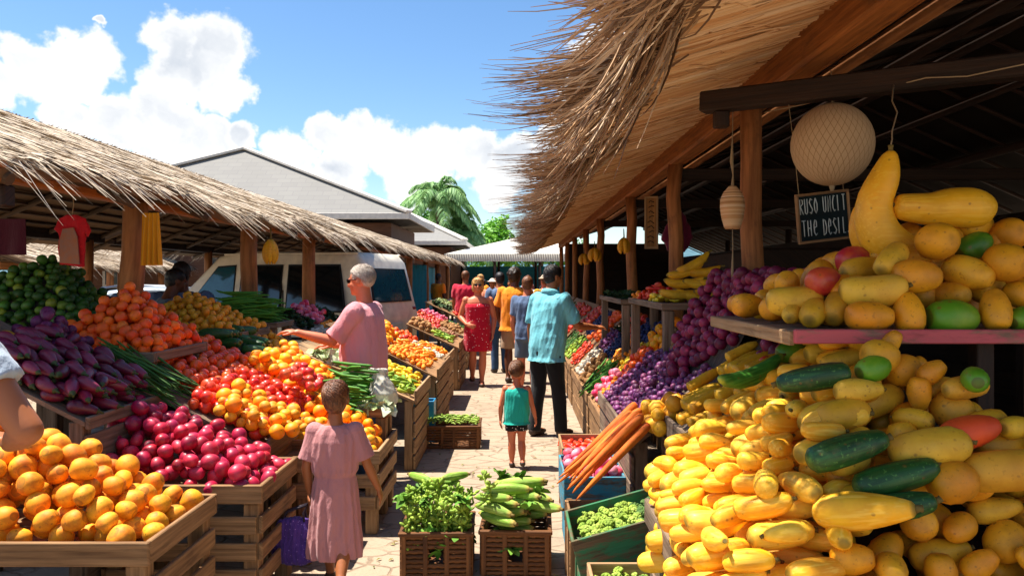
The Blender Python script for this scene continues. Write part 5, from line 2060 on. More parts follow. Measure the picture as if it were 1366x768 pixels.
def car(name, label, cat, loc, rz, prof, width, belt, tumble, paint, side_windows, wheels, rear_win, front_win, wr=.33, glass=GLASS):
    """prof: side outline (l, z) from rear bottom over the roof to front bottom; l runs forward (+X local)"""
    root = thing(name, label, cat, loc, rz)
    hw_ = width / 2
    ztop = max(z for _, z in prof)

    def yw(z):
        return hw_ - (tumble * ((z - belt) / (ztop - belt)) ** 1.3 if z > belt else .03 * ((belt - z) / belt) ** 2)
    bm = bmesh.new()
    L_, R_ = [], []
    for (l, z) in prof:
        L_.append(bm.verts.new((l, yw(z), z)))
        R_.append(bm.verts.new((l, -yw(z), z)))
    n = len(prof)
    bm.faces.new(L_[::-1])
    bm.faces.new(R_)
    for i in range(n):
        j = (i + 1) % n
        bm.faces.new([L_[i], L_[j], R_[j], R_[i]])
    bmesh.ops.recalc_face_normals(bm, faces=bm.faces)
    ed = [e for e in bm.edges if (e.verts[0] in L_) == (e.verts[1] in L_)]
    bmesh.ops.bevel(bm, geom=ed, offset=.07, segments=4, profile=.5, affect='EDGES')
    for f in bm.faces:
        f.smooth = True
    me = bpy.data.meshes.new('body')
    bm.to_mesh(me)
    bm.free()
    link_obj('body', me, paint, root)

    def panel(nm, pts, mat, par=root, thick=.012, side=1, off=.006):
        mb = MB()
        P3 = [Vector((l, side * (yw(z) + off), z)) for (l, z) in pts]
        mb.poly_prism(P3, (0, -side * thick, 0))
        return mb.build(nm, mat, par, True)
    for s in (1, -1):
        for (nm, pts) in side_windows:
            fr_ = panel('window', pts, RUB, side=s, off=.010, thick=.03)
            cx = sum(p[0] for p in pts) / len(pts)
            cz = sum(p[1] for p in pts) / len(pts)
            panel('pane', [(cx + (l - cx) * .95, cz + (z - cz) * .92) for l, z in pts], glass if nm != 'front' else GLASS2, fr_, side=s, off=.014, thick=.01)
    for (nm, win) in (('rear_window', rear_win), ('windscreen', front_win)):
        (l0, z0), (l1, z1), k = win
        d = Vector((l1 - l0, 0, z1 - z0)).normalized()
        nrm = Vector((-d.z, 0, d.x)) if nm == 'rear_window' else Vector((d.z, 0, -d.x))
        if (nm == 'rear_window' and nrm.x > 0) or (nm == 'windscreen' and nrm.x < 0):
            nrm = -nrm
        mb = MB()
        y0, y1 = yw(z0) - k, yw(z1) - k
        P3 = [Vector((l0, -y0, z0)), Vector((l0, y0, z0)), Vector((l1, y1, z1)), Vector((l1, -y1, z1))]
        mb.poly_prism([p + nrm * .008 for p in P3], -nrm * .03)
        w_ = mb.build(nm, RUB, root, True)
        c = sum(P3, Vector()) / 4
        mb = MB()
        mb.poly_prism([c + (p - c) * .93 + nrm * .013 for p in P3], -nrm * .012)
        mb.build('pane', GLASS2, w_, True)
    for wl in wheels:
        for s in (1, -1):
            y = s * (hw_ - .10)
            t = MB()
            t.tube([(wl, y - .10, wr), (wl, y - .085, wr), (wl, y + .085, wr), (wl, y + .10, wr)], [wr * .88, wr, wr, wr * .88], 24)
            w_ = t.build('wheel', RUB, root, True)
            t = MB()
            t.tube([(wl, y + s * .07, wr), (wl, y + s * .108, wr), (wl, y + s * .114, wr)], [wr * .62, wr * .6, wr * .3], 20)
            t.build('rim', RIM, w_, True)
    zb = .5
    l0 = prof[0][0]
    for s in (1, -1):
        t = MB()
        t.box((l0 + .02, s * (hw_ - .13), 1.0), (.05, .13, .34), None, .01)
        t.build('tail_light', plain('red_lens', '#7a1010', .25), root, True)
        t = MB()
        t.box((prof[-1][0] - .02, s * (hw_ - .22), .78), (.06, .28, .16), None, .01)
        t.build('headlight', plain('clear_lens', '#b8b8b8', .15), root, True)
    t = MB()
    t.box((l0 - .03, 0, .47), (.12, width - .06, .2), None, .03)
    t.build('bumper', plain('grey_bumper', '#4a4a4a', .6), root, True)
    return root


ax = math.atan2(.31, -.95)
VP = (-2.18, 10.95, 0)
# local +X forward, local +Y is the side away from / towards the lane; put the rear corner at VP
fwd = Vector((math.cos(ax), math.sin(ax), 0))
sidev = Vector((-fwd.y, fwd.x, 0))
half = .83
cen = Vector(VP) - sidev * half if (Vector(VP) - sidev * half).y > VP[1] else Vector(VP) + sidev * half
van = car('van', 'cream coloured passenger van with dark windows parked behind the left stall', 'van', cen, ax,
          [(0, .38), (-.02, 1.05), (.16, 1.88), (.28, 2.02), (2.35, 2.06), (2.75, 1.98), (3.55, 1.22), (4.15, 1.02), (4.28, .75), (4.28, .38)], half * 2, 1.05, .14, VAN,
          [('rear', [(.38, 1.12), (1.42, 1.12), (1.42, 1.84), (.52, 1.84)]), ('mid', [(1.52, 1.12), (2.28, 1.12), (2.28, 1.84), (1.52, 1.84)]), ('front', [(2.38, 1.14), (3.22, 1.22), (2.72, 1.82), (2.38, 1.84)])],
          (.75, 3.45), ((.02, 1.26), (.12, 1.78), .17), ((3.5, 1.26), (2.82, 1.93), .10))
for s in (1, -1):
    t = MB()
    t.box((1.46, s * (half - .006), .95), (.012, .02, 1.0), None, .002)
    t.build('door_seam', RUB, van, True)
    t = MB()
    t.box((1.62, s * (half + .012), 1.0), (.16, .03, .035), None, .008)
    t.build('handle', RUB, van, True)
for s in (1, -1):
    for (l, z0_, z1_) in ((2.33, .5, 1.95), (.30, .5, 1.9)):
        t = MB()
        t.box((l, s * (half - .004), (z0_ + 1.05) / 2), (.010, .02, 1.05 - z0_), None, .002)
        t.build('door_seam', RUB, van, True)
    t = MB()
    t.box((1.9, s * (half + .004), .72), (3.6, .02, .045), None, .006)
    t.build('trim_strip', RUB, van, True)
    t = MB()
    t.box((1.45, s * (half - .150), 2.005), (2.4, .03, .03), None, .008)
    t.build('rain_gutter', VAN, van, True)
t = MB()
t.box((-.045, 0, .88), (.02, .36, .11), None, .004)
t.build('number_plate', plain('plate', '#c8c4b0', .5), van, True)
cprof = [(0, .35), (-.04, .85), (.25, 1.02), (.75, 1.42), (1.2, 1.48), (2.0, 1.46), (2.75, 1.02), (3.8, .9), (4.0, .65), (4.0, .35)]
cwin = [('rear', [(.55, 1.04), (1.5, 1.04), (1.5, 1.4), (.85, 1.38)]), ('front', [(1.58, 1.04), (2.55, 1.04), (2.0, 1.4), (1.58, 1.41)])]
for (lb, x, y, rz, col) in (('white car parked behind the lime heap at the far left', -11.0, 18.9, .1, '#c8ccd0'), ('silver car parked behind the red T-shirt', -7.9, 13.3, .25, '#9aa4ac'), ('pale blue car glimpsed between the back posts', -7.6, 20.5, -.1, '#8fb0c0')):
    car('parked_car', lb, 'car', (x, y, .25), rz, cprof, 1.7, .95, .2, plain('car_paint_' + col[1:], col, .3, .2), cwin, (.75, 3.1), ((.3, 1.07), (.72, 1.38), .14), ((2.65, 1.08), (2.05, 1.42), .14), .31)
# give the three cars their wheels on the ground
for o in list(COL.objects):
    if o.name.startswith('parked_car'):
        o.location.z = 0.0


# ------------------------------------------------------------------ trees
def leaf_cloud(mb, r_, c, rad, n, size, droop=.3):
    for _ in range(n):
        th, ph = math.acos(r_.uniform(-1, 1)), r_.uniform(0, 2 * PI)
        k = r_.random() ** .45
        p = Vector(c) + Vector((math.sin(th) * math.cos(ph) * rad[0], math.sin(th) * math.sin(ph) * rad[1], math.cos(th) * rad[2])) * k
        d = Vector((r_.gauss(0, 1), r_.gauss(0, 1), r_.gauss(0, .6) - droop)).normalized()
        s = d.cross(Vector((r_.gauss(0, 1), r_.gauss(0, 1), 1))).normalized()
        L = size * r_.uniform(.6, 1.3)
        mb.quad(p - s * L * .05, p + d * L * .5 - s * L * .28, p + d * L, p + d * L * .5 + s * L * .28)


def leaf_mat(name, cols):
    m, t, b = new_mat(name, .55, .35)
    ri = t.add('ShaderNodeNewGeometry').outputs['Random Per Island']
    t.link(t.ramp(ri, [(i / (len(cols) - 1), lin(x)) for i, x in enumerate(cols)]), b.inputs['Base Color'])
    tr = t.add('ShaderNodeBsdfTranslucent')
    tr.inputs['Color'].default_value = lin(cols[-1])
    mx = t.add('ShaderNodeMixShader')
    mx.inputs[0].default_value = .3
    t.link(b.outputs[0], mx.inputs[1])
    t.link(tr.outputs[0], mx.inputs[2])
    out = t.n['Material Output']
    t.link(mx.outputs[0], out.inputs['Surface'])
    return m


L1 = leaf_mat('tree_leaf', ['#2f5a20', '#47802c', '#6a9c34', '#3a6c24'])
L2 = leaf_mat('bright_leaf', ['#4c8a24', '#6aa830', '#86bc3c', '#5c9828'])
L3 = leaf_mat('palm_leaf', ['#5a8450', '#6f9a60', '#86b06c', '#98bc78'])  # paler greens: haze of the distance put into the leaf colour
BARK = wood('bark', '#4a3a2a', '#7a6450')


def broad_tree(label, x, y, h, blobs, seed, mat, n=2600, size=.30):
    root = thing('tree', label, 'tree', (x, y, 0))
    r_ = random.Random(seed)
    mb = MB()
    mb.tube([(x, y, 0), (x + .1, y, h * .3), (x - .05, y, h * .6)], [.22, .16, .09], 9)
    for (bx_, by_, bz_, br_) in blobs:
        mb.tube([(x, y, h * .32), (x + bx_ * .5, y + by_ * .5, (h * .35 + bz_) / 2), (x + bx_, y + by_, bz_)], [.10, .06, .02], 6)
    mb.build('trunk', BARK, root)
    cr = MB()
    for (bx_, by_, bz_, br_) in blobs:
        leaf_cloud(cr, r_, (x + bx_, y + by_, bz_), (br_, br_, br_ * .8), int(n / len(blobs)), size)
        for _ in range(6):
            q_ = Vector((r_.gauss(0, 1), r_.gauss(0, 1), r_.gauss(0, .8))).normalized() * br_ * .9
            leaf_cloud(cr, r_, (x + bx_ + q_.x, y + by_ + q_.y, bz_ + q_.z), (br_ * .35,) * 3, int(n / len(blobs) / 14), size)
    cr.build('crown', mat, root)


def palm(label, x, y, h, seed, n=26, fl=3.0, lw=.05):
    root = thing('palm_tree', label, 'palm', (x, y, 0))
    r_ = random.Random(seed)
    t = MB()
    pts = [(x + .15 * math.sin(i * .4), y, h * i / 10) for i in range(11)]
    t.tube(pts, [.20 - .006 * i + (.012 if i % 2 else 0) for i in range(11)], 10)
    t.build('trunk', BARK, root)
    top_ = Vector(pts[-1])
    for i in range(n):
        f_ = MB()
        ph = 2 * PI * i / n * 2.4 + r_.gauss(0, .2)
        el = r_.uniform(-.1, 1.35)
        L = fl * r_.uniform(.8, 1.1)
        hd = Vector((math.cos(ph), math.sin(ph), 0))
        ps = []
        for q in range(13):
            u = q / 12
            ps.append(top_ + hd * (L * u * math.cos(el) * (1 - .15 * u)) + Vector((0, 0, L * math.sin(el) * u - (0.55 + .35 * math.cos(el)) * L * u * u)))
        f_.tube(ps, [.022 * (1 - .9 * q / 12) for q in range(13)], 4)
        sd = Vector((-hd.y, hd.x, 0))
        for q in range(1, 64):
            u = q / 64
            i0 = min(11, int(u * 12))
            p = ps[i0].lerp(ps[i0 + 1], u * 12 - i0)
            dr = (ps[i0 + 1] - ps[i0]).normalized()
            ll = .62 * math.sin(PI * min(1, .18 + u * .86)) ** .6 * fl / 3
            for s in (-1, 1):
                d = (sd * s * .8 + dr * .65 + Vector((0, 0, -.28 - .3 * r_.random()))).normalized()
                e = p + d * ll * r_.uniform(.8, 1.1)
                m_ = p + d * ll * .5 + Vector((0, 0, .05))
                e.z -= .12
                f_.ribbon([p, m_, e], [lw, lw, .008], Vector((r_.gauss(0, .3), r_.gauss(0, .3), 1)))
        f_.build('frond', L3, root)


palm('tall feathery palm tree behind the small grey house', -4.6, 44, 6.3, 3, 46, 3.5, .065)
palm('lower palm with drooping fronds beside the tall one', -3.3, 45, 4.4, 8, 32, 2.9, .06)
broad_tree('bright green broad tree right of the palm', -1.6, 50, 5.6, [(0, 0, 4.2, 1.5), (-1.1, .3, 3.6, 1.3), (1.0, 0, 3.4, 1.3), (.2, .4, 5.0, .9), (0, -.2, 2.4, 1.5)], 5, L2)
broad_tree('darker green tree behind the palm', -6.2, 53, 6.5, [(0, 0, 4.6, 1.8), (-1.6, 0, 4.0, 1.5), (1.6, 0, 3.8, 1.5), (.3, 0, 5.6, 1.1)], 6, L1)
broad_tree('dark green tree behind the end hall', 1.8, 56, 6.0, [(0, 0, 4.2, 1.8), (-1.6, 0, 3.6, 1.5), (1.7, 0, 3.4, 1.6)], 9, L1)
broad_tree('leafy tree seen through the back of the thatched hall', 14.5, 15, 5.0, [(0, 0, 3.6, 1.5), (-1.0, .8, 3.0, 1.2), (.9, -.9, 3.0, 1.2)], 12, L1)

# ------------------------------------------------------------------ things hanging under the roofs
# ball lantern
c = at(1110, 193, 3.62)
mb = MB()
mb.ell(c, (.190, .190, .198), None, 40, 28)
lm, lt, lb_ = new_mat('rice_paper_net', .8, .2)
tc = lt.add('ShaderNodeTexCoord').outputs['Generated']
sx_ = lt.add('ShaderNodeSeparateXYZ')
oc = lt.add('ShaderNodeTexCoord').outputs['Object']
so_ = lt.add('ShaderNodeSeparateXYZ')
lt.link(oc, so_.inputs[0])
ang = lt.math('ARCTAN2', so_.outputs[1], so_.outputs[0])
zz = lt.math('MULTIPLY', so_.outputs[2], 95.0)
l_a = lt.math('ABSOLUTE', lt.math('SINE', lt.math('ADD', lt.math('MULTIPLY', ang, 18.0), lt.math('MULTIPLY', zz, .55))))
l_b = lt.math('ABSOLUTE', lt.math('SINE', lt.math('SUBTRACT', lt.math('MULTIPLY', ang, 18.0), lt.math('MULTIPLY', zz, .55))))
net = lt.math('MINIMUM', l_a, l_b)
k_ = lt.ramp(net, [(.06, (0, 0, 0, 1)), (.16, (1, 1, 1, 1))])
lt.link(lt.mix(k_, lin('#846646'), lt.mix(lt.noise(oc, 9, 4), lin('#b89c78'), lin('#a88a68'))), lb_.inputs['Base Color'])
bump(lt, lb_, k_, .4, .004)
lan = mb.solo('ball_lantern', lm, 'round netted paper lantern hanging under the dark beam at the right', 'lantern')
mb = MB()
mb.tube([c + Vector((0, 0, .195)), c + Vector((.002, 0, .26)), c + Vector((-.002, .01, .36))], .003, 6)
mb.build('cord', M['string'], lan)
mb = MB()
mb.tube([c + Vector((0, 0, -.195)), c + Vector((0, 0, -.225))], [.016, .008], 8)
mb.build('knot', M['string'], lan)
# wicker lantern
c = at(977, 277, 4.55)
mb = MB()
prof = [(-.125, .040), (-.12, .045), (-.06, .062), (0, .070), (.05, .068), (.09, .052), (.125, .022)]
for i in range(34):
    z = -.125 + .25 * i / 33
    r = np.interp(z, [p[0] for p in prof], [p[1] for p in prof])
    pts = [c + Vector((r * math.cos(a), r * math.sin(a), z)) for a in [2 * PI * q / 20 for q in range(21)]]
    mb.tube(pts, .0046, 5, False)
wl = mb.solo('wicker_lantern', M['straw_warm'], 'small wicker lantern hanging beside the first right post', 'lantern', None, (c.x, c.y, c.z - .13))
mb = MB()
mb.tube([c + Vector((0, 0, .12)), c + Vector((.004, 0, .2)), c + Vector((-.004, 0, .28)), c + Vector((0, 0, .42)), c + Vector((.003, 0, .62))], [.012, .004, .012, .003, .003], 6)
mb.tube([c + Vector((0, 0, -.12)), c + Vector((.003, 0, -.25)), c + Vector((0, 0, -.38)), c + Vector((0, 0, -.45))], [.003, .003, .009, .004], 6)
mb.build('cord', M['string'], wl)
# cord strung along the beam, and the string that holds the crookneck
mb = MB()
cp = [(1020, 150, 4.1), (1060, 142, 3.9), (1105, 132, 3.7), (1150, 128, 3.55), (1192, 115, 3.4), (1235, 104, 3.3), (1290, 102, 3.2), (1366, 86, 3.05), (1420, 80, 3.0)]
mb.tube([at(*q) for q in cp], .0032, 6)
mb.solo('cord', M['string'], 'thin pale cord strung under the dark tie beam', 'cord')
mb = MB()
mb.tube([at(1192, 114, 3.38), at(1190, 135, 3.30), at(1197, 150, 3.2), at(1190, 175, 3.08), at(1190, 186, 3.02), at(1187, 200, 2.98)], .003, 6)
mb.solo('string', M['string'], 'knotted string holding up the giant crookneck squash', 'string')

# chalkboard sign
cB = at(1098, 289, 3.75)
sg_ = thing('chalkboard', 'framed black chalkboard with white hand lettering hanging among the fruit', 'sign', cB)
sg_.rotation_euler = (R(4), R(-7), R(8))
bw, bh = .272, .235
mb = MB()
mb.box((0, 0, 0), (bw, .012, bh), None, .002)
mb.build('board', plain('chalk_board', '#122022', .8, 0, .2, .25, 14), sg_, True)
for (x, z, sx2, sz2) in ((0, bh / 2, bw + .012, .013), (0, -bh / 2, bw + .012, .013), (-bw / 2, 0, .013, bh - .012), (bw / 2, 0, .013, bh - .012)):
    mb = MB()
    mb.box((x, -.003, z), (sx2, .02, sz2), None, .002)
    mb.build('frame', M['crate'], sg_, True)
GL = {'R': [[(0, 0), (0, 1), (.7, .95), (.75, .7), (.1, .52), (.8, 0)]], 'U': [[(0, 1), (.05, .1), (.35, 0), (.65, .1), (.7, 1)]], 'S': [[(.75, .9), (.35, 1), (0, .75), (.35, .5), (.75, .25), (.35, 0), (0, .1)]],
      'O': [[(.35, 1), (0, .6), (.05, .2), (.35, 0), (.7, .2), (.75, .6), (.35, 1)]], 'N': [[(0, 0), (0, 1), (.7, 0), (.7, 1)]], 'C': [[(.7, .95), (.35, 1), (0, .6), (.05, .2), (.4, 0), (.7, .08)]], 'I': [[(.1, 0), (.1, 1)]],
      'T': [[(0, 1), (.8, 1)], [(.4, 1), (.4, 0)]], 'H': [[(0, 0), (0, 1)], [(.65, 0), (.65, 1)], [(0, .5), (.65, .5)]], 'E': [[(.0, .5), (.6, .55), (.6, .9), (.3, 1), (.05, .7), (.05, .2), (.35, 0), (.7, .12)]],
      'D': [[(0, 0), (0, 1), (.5, .9), (.75, .5), (.5, .1), (0, 0)]], 'L': [[(0, 1), (0, 0), (.5, .02)]], '.': [[(0, .0), (.12, .06)]], 'W': [[(0, 1), (.2, 0), (.4, .8), (.6, 0), (.8, 1)]]}
ch_ = MB()


def write(text, x0, z0, w_, h_, step, slant=0):
    for i, chh in enumerate(text):
        if chh == ' ':
            continue
        for st_ in GL[chh]:
            pts = [(x0 + i * step + px * w_, -.0085, z0 + pz * h_ + slant * (i * step)) for px, pz in st_]
            ch_.tube(pts, .0026, 5, True, True)


write('RUSO', -.124, .022, .020, .075, .0255)
write('UNCIT', .000, .022, .0195, .078, .0255)
write('THE', -.120, -.088, .024, .078, .031)
write('DESIL', -.006, -.092, .021, .08, .0265)
write('.', .124, -.09, .016, .08, .02)
ch_.build('lettering', plain('chalk', '#c8d0cc', .9), sg_, True)
mb = MB()
for x in (-.12, .12):
    mb.tube([(x, 0, bh / 2), (x + .005, .02, bh / 2 + .25), (x, .03, bh / 2 + .47)], .002, 5)
mb.build('string', M['string'], sg_, True)


def hanging_cloth(name, label, cat, px0, px1, py0, py1, Y, mat, folds=5, amp=.02, flare=1.15, rz=0.0, rag=.0):
    a, b_ = at(px0, py0, Y), at(px1, py1, Y)
    n, m = 40, 14
    mb = MB()
    w_ = b_.x - a.x
    for s in (0, 1):
        for j in range(m + 1):
            t = j / m
            for i in range(n + 1):
                u = i / n
                k = 1 + (flare - 1) * t
                x = a.x + w_ / 2 + (u - .5) * w_ * k
                y = Y + amp * (.4 + .6 * t) * math.sin(u * folds * 2 * PI + t) + s * .004
                mb.v.append((x, y, a.z + (b_.z - a.z) * t + rag * math.sin(u * 9) * t))
    N = (n + 1) * (m + 1)
    for s in (0, 1):
        for j in range(m):
            for i in range(n):
                q = [s * N + j * (n + 1) + i, s * N + j * (n + 1) + i + 1, s * N + (j + 1) * (n + 1) + i + 1, s * N + (j + 1) * (n + 1) + i]
                mb.face(q if s else q[::-1], [(0, 0)] * 4, True)
    o = mb.solo(name, mat, label, cat)
    return o


YC = cloth('mustard_cloth', '#c88a10', '#b87a0c', 8, .3)
hanging_cloth('hanging_cloth', 'mustard yellow pleated cloth hung on the first left post', 'cloth', 190, 212, 284, 354, 4.95, YC, 4, .016, 1.35)
hanging_cloth('hanging_cloth', 'dark maroon cloth hanging at the left edge under the thatch', 'cloth', -25, 34, 292, 340, 4.6, cloth('maroon_cloth', '#4a1020', '#380c1a'), 2, .008, 1.0)
# T-shirt on a hanger
ts = thing('hanging_shirt', 'red T-shirt with a faded print hanging in the left stall', 'shirt', at(95, 355, 4.9))
a = at(95, 320, 4.9)
mb = MB()
mb.poly_prism([a + Vector(p) for p in ((-.085, 0, -.165), (.09, 0, -.18), (.085, 0, .09), (.10, 0, .02), (.12, 0, .06), (.09, 0, .145), (.04, 0, .165), (-.03, 0, .165), (-.09, 0, .145), (-.115, 0, .07), (-.085, 0, .04))], (0, .02, 0))
me_ = remeshed(mb, 'body', .005, 2, .012, (14, 14, 14), 2)
for v in me_.vertices:
    v.co -= ts.location
link_obj('body', me_, cloth('red_print_cloth', '#c01824', '#a81018'), ts)
mb = MB()
mb.poly_prism([a + Vector(p) for p in ((-.07, -.012, -.15), (.06, -.012, -.16), (.045, -.012, .02), (.02, -.012, .08), (-.05, -.012, .07), (-.07, -.012, .0))], (0, .008, 0))
mb.build('print', cloth('faded_print', '#b0602c', '#7c706c', 26), ts)
mb = MB()
mb.tube([a + Vector((0, .01, .165)), a + Vector((.01, .01, .23)), a + Vector((0, .01, .36))], .003, 6)
mb.build('string', M['string'], ts)
# banana bunches
BM_ = fruit('hanging_banana_skin', ['#d89a12'], .42, 10, .3, '#b87c0c', stripes='#b8800e')


def bunch(label, px, py, Y, n, L, r, name='banana_bunch', seed=1, mat=None):
    c = at(px, py, Y)
    root = thing(name, label, 'bananas', c)
    r_ = random.Random(seed)
    for i in range(n):
        ph = 2 * PI * i / n
        o = Vector((math.cos(ph) * r * 1.1, math.sin(ph) * r * 1.1, 0))
        pts, rad = [], []
        for q in range(9):
            t = q / 8
            pts.append(Vector((0, 0, L * .5)) + o * (.35 + 1.1 * math.sin(t * 2.4)) + Vector((0, 0, -L * t)))
            rad.append(r * (.35, .7, .95, 1, 1, .95, .8, .5, .15)[q])
        mb = MB()
        mb.tube(pts, rad, 9)
        mb.build('banana', mat or BM_, root, True)
    mb = MB()
    mb.tube([(0, 0, L * .46), (.004, 0, L * .6), (0, 0, L * .6 + .10)], [.016, .009, .006], 7)
    mb.build('stalk', STEM, root, True)
    return root


bunch('bunch of yellow bananas hanging on the second left post', 361, 336, 7.38, 9, .24, .032, seed=2)
bunch('small yellow gourd cluster hanging by the third right post', 832, 328, 9.6, 5, .20, .035, 'gourd_cluster', 3)
bunch('yellow gourd cluster hanging deeper by the fourth right post', 793, 340, 12.6, 5, .22, .05, 'gourd_cluster', 4)
bunch('pale yellow gourd cluster hanging by the fifth right post', 779, 346, 15.2, 5, .22, .05, 'gourd_cluster', 5)
# maroon bag behind the second right post
c = at(905, 306, 7.35)
mb = MB()
mb.loft([(c.z - .22, .04, .04, c.x, c.y), (c.z - .20, .10, .06, c.x, c.y), (c.z - .08, .155, .08, c.x, c.y), (c.z + .05, .12, .06, c.x, c.y), (c.z + .16, .06, .03, c.x, c.y), (c.z + .24, .02, .015, c.x, c.y)], 28)
mm = remeshed(mb, 'cloth_bag', .008, 2, .035, (9, 9, 3), 5)
for v in mm.vertices:
    v.co -= c
o = props(link_obj('cloth_bag', mm, cloth('magenta_cloth', '#6a1434', '#56102c', 5, .6), None, c), 'magenta cloth bag hanging behind the second right post', 'bag')
mb = MB()
mb.tube([c + Vector((0, 0, .23)), c + Vector((0, 0, .36))], .004, 6)
mb.build('cord', M['string'], o)
# framed panel between the right posts
c = at(869, 297, 8.3)
fp = thing('framed_panel', 'narrow carved wooden panel in a frame hanging between the right posts', 'panel', c, R(-14))
mb = MB()
mb.box((0, 0, 0), (.115, .014, .56), None, .003)
mb.build('panel', wood('carved_panel', '#7a5430', '#b8854e'), fp, True)
for (x, z, a_, b2) in ((0, .28, .15, .022), (0, -.28, .15, .022), (-.064, 0, .022, .54), (.064, 0, .022, .54)):
    mb = MB()
    mb.box((x, -.006, z), (a_, .026, b2), None, .003)
    mb.build('frame', M['crate_pale'], fp, True)
mb = MB()
r_ = random.Random(4)
for i in range(9):
    z = -.22 + .055 * i
    mb.tube([(-.035 + r_.uniform(-.01, .01), -.011, z), (r_.uniform(-.015, .015), -.012, z + .02), (.03, -.011, z + r_.uniform(-.02, .02))], .005, 5)
mb.build('carving', M['dark'], fp, True)

# plastic bag and cloth by the man in pink
mb = MB()
c = Vector((-.955, 5.30, .72))
mb.loft([(c.z, .07, .055, c.x, c.y), (c.z + .03, .10, .075, c.x, c.y), (c.z + .10, .105, .08, c.x, c.y), (c.z + .17, .085, .06, c.x, c.y), (c.z + .22, .05, .035, c.x - .01, c.y), (c.z + .27, .075, .03, c.x - .02, c.y)], 26)
mm = remeshed(mb, 'plastic_bag', .006, 1, .035, (16, 16, 12), 9)
for v in mm.vertices:
    v.co -= c
pm, pt, pb = new_mat('thin_plastic', .3, .5)
pb.inputs['Base Color'].default_value = lin('#d8d4c4')
pb.inputs['Transmission Weight'].default_value = .35
props(link_obj('plastic_bag', mm, pm, None, c), 'crumpled pale plastic bag beside the sheaf of green beans', 'bag')
# ------------------------------------------------------------------ left side of the lane
def zL(x):
    return .62 + .5 * (-1.35 - x)


def hL(d, zf=None):
    f = zf or zL
    return lambda x, y: f(x) + d


def fL(x, y):
    return zL(x)


tray_table('front left weathered table carrying the big yellow mango heap', -2.78, -1.38, 2.80, 3.45, .575, slats=3)
f = mound(-3.15, -1.36, 2.80, 3.44, .58, .50, .56, .55, .85)
heap('yellow orange mango in the big heap on the front left table', 'mangoes heaped on the front left table',
     [(1, 'mango')], (-2.45, -1.43, 2.86, 3.38), below(f, .24, .58), f, 330, 3, sizes=(.80, 1.02))

tray_table('weathered table under the crimson plum heap, second from the front', -2.0, -1.22, 3.58, 4.16, .575, slats=3)
f = mound(-2.75, -1.18, 3.54, 4.3, .58, .46, .36, .62, .8)
heap('crimson plum in the heap behind the mangoes', 'plums heaped on the second table', [(1, 'plum')], (-2.12, -1.25, 3.61, 4.13), below(f, .15, .58), f, 290, 4)

rack('sloping board under the eggplants at the left', -2.95, -2.02, 3.5, 4.2, zL, front_h=.06)
heap('purple eggplant on the sloping board beside the long green beans', 'eggplants on the sloping board', [(1, 'eggplant')], (-2.5, -2.05, 3.52, 4.1),
     fL, hL(.15), 130, 5, sizes=(.62, .86), yaw=lambda r: r.gauss(-.25, .45), slope=(-.5, 0), pitch_k=.8)
heap('dark red onion in the small pile below the tangerines', 'red onions below the tangerines', [(1, 'onion')], (-2.78, -2.42, 3.98, 4.26), fL, mound(-2.85, -2.35, 3.9, 4.34, 1.2, .28), 60, 6)
heap('small yellow gourd at the far left end of the eggplant board', 'gourds at the end of the eggplant board', [(1, 'pumpkin')], (-2.9, -2.6, 3.52, 3.95), fL, hL(.1), 14, 7)

rack('long sloping board carrying tomatoes and oranges left of the lane', -2.36, -1.42, 4.24, 6.95, zL)
heap('long thin green bean draped in front of the tangerine pyramid', 'long beans draped below the tangerines', [(1, 'long_bean')], (-2.36, -2.08, 4.14, 4.46), lambda x, y: zL(x) + .01,
     mound(-2.8, -1.7, 3.98, 4.62, 1.0, .21), 90, 8, yaw=lambda r: r.gauss(-.12, .14), slope=(-.5, 0), pitch_k=.95, K=12)
heap('orange red tomato on the sloping board behind the long beans', 'tomatoes on the sloping board', [(1, 'tomato')], (-2.3, -1.86, 4.5, 5.6), fL, hL(.12), 190, 9)
heap('bright red tomato on the lower half of the tomato board', 'red tomatoes on the lower board', [(1, 'red_tomato')], (-1.86, -1.46, 4.3, 5.34), fL, hL(.14), 190, 10)
tray_table('low table of yellow fruit behind the plums', -1.42, -1.15, 4.22, 4.68, .56, slats=2)
heap('yellow fruit between the plums and the red tomatoes', 'yellow fruit between plums and tomatoes', [(.8, 'lemon'), (.2, 'orange')], (-1.7, -1.18, 4.22, 4.66),
     lambda x, y: np.maximum(zL(np.minimum(x, -1.42)) + .06, .57), lambda x, y: zL(x) + .17 + .05 * (y - 4.2), 75, 12)
# oranges: sloping board and crate by the lane
heap('ripe orange on the sloping board left of the man in the pink shirt', 'oranges on the sloping board', [(1, 'orange')], (-1.9, -1.46, 5.34, 6.12), fL, hL(.25), 150, 13)
tray_table('pale crate table of oranges behind the girl', -1.42, -.87, 4.74, 5.44, .475, m=M['crate_pale'], slats=2)
f = mound(-1.9, -.83, 4.68, 5.7, .48, .47, .45, .6, .8)
heap('ripe orange in the crate beside the girl', 'oranges in the crate by the lane', [(1, 'orange')], (-1.40, -.91, 4.78, 5.12), below(f, .2, .48), f, 130, 14)
heap('red apple among the oranges left of the green beans', 'apples among the oranges', [(1, 'apple')], (-1.58, -1.38, 5.05, 5.42), lambda x, y: zL(x) + .22, lambda x, y: zL(x) + .36, 22, 15)
tray_table('raised crate of green beans in front of the man in pink', -1.38, -.88, 5.14, 5.43, .70, tray=.06, slats=0)
heap('fresh green bean in the sheaf in front of the man in pink', 'green beans in front of the man in pink', [(1, 'green_bean')], (-1.22, -1.05, 5.15, 5.42), const(.71), mound(-1.5, -.85, 5.0, 5.55, .71, .32), 60, 16,
     yaw=lambda r: r.gauss(-.5, .22), K=12)
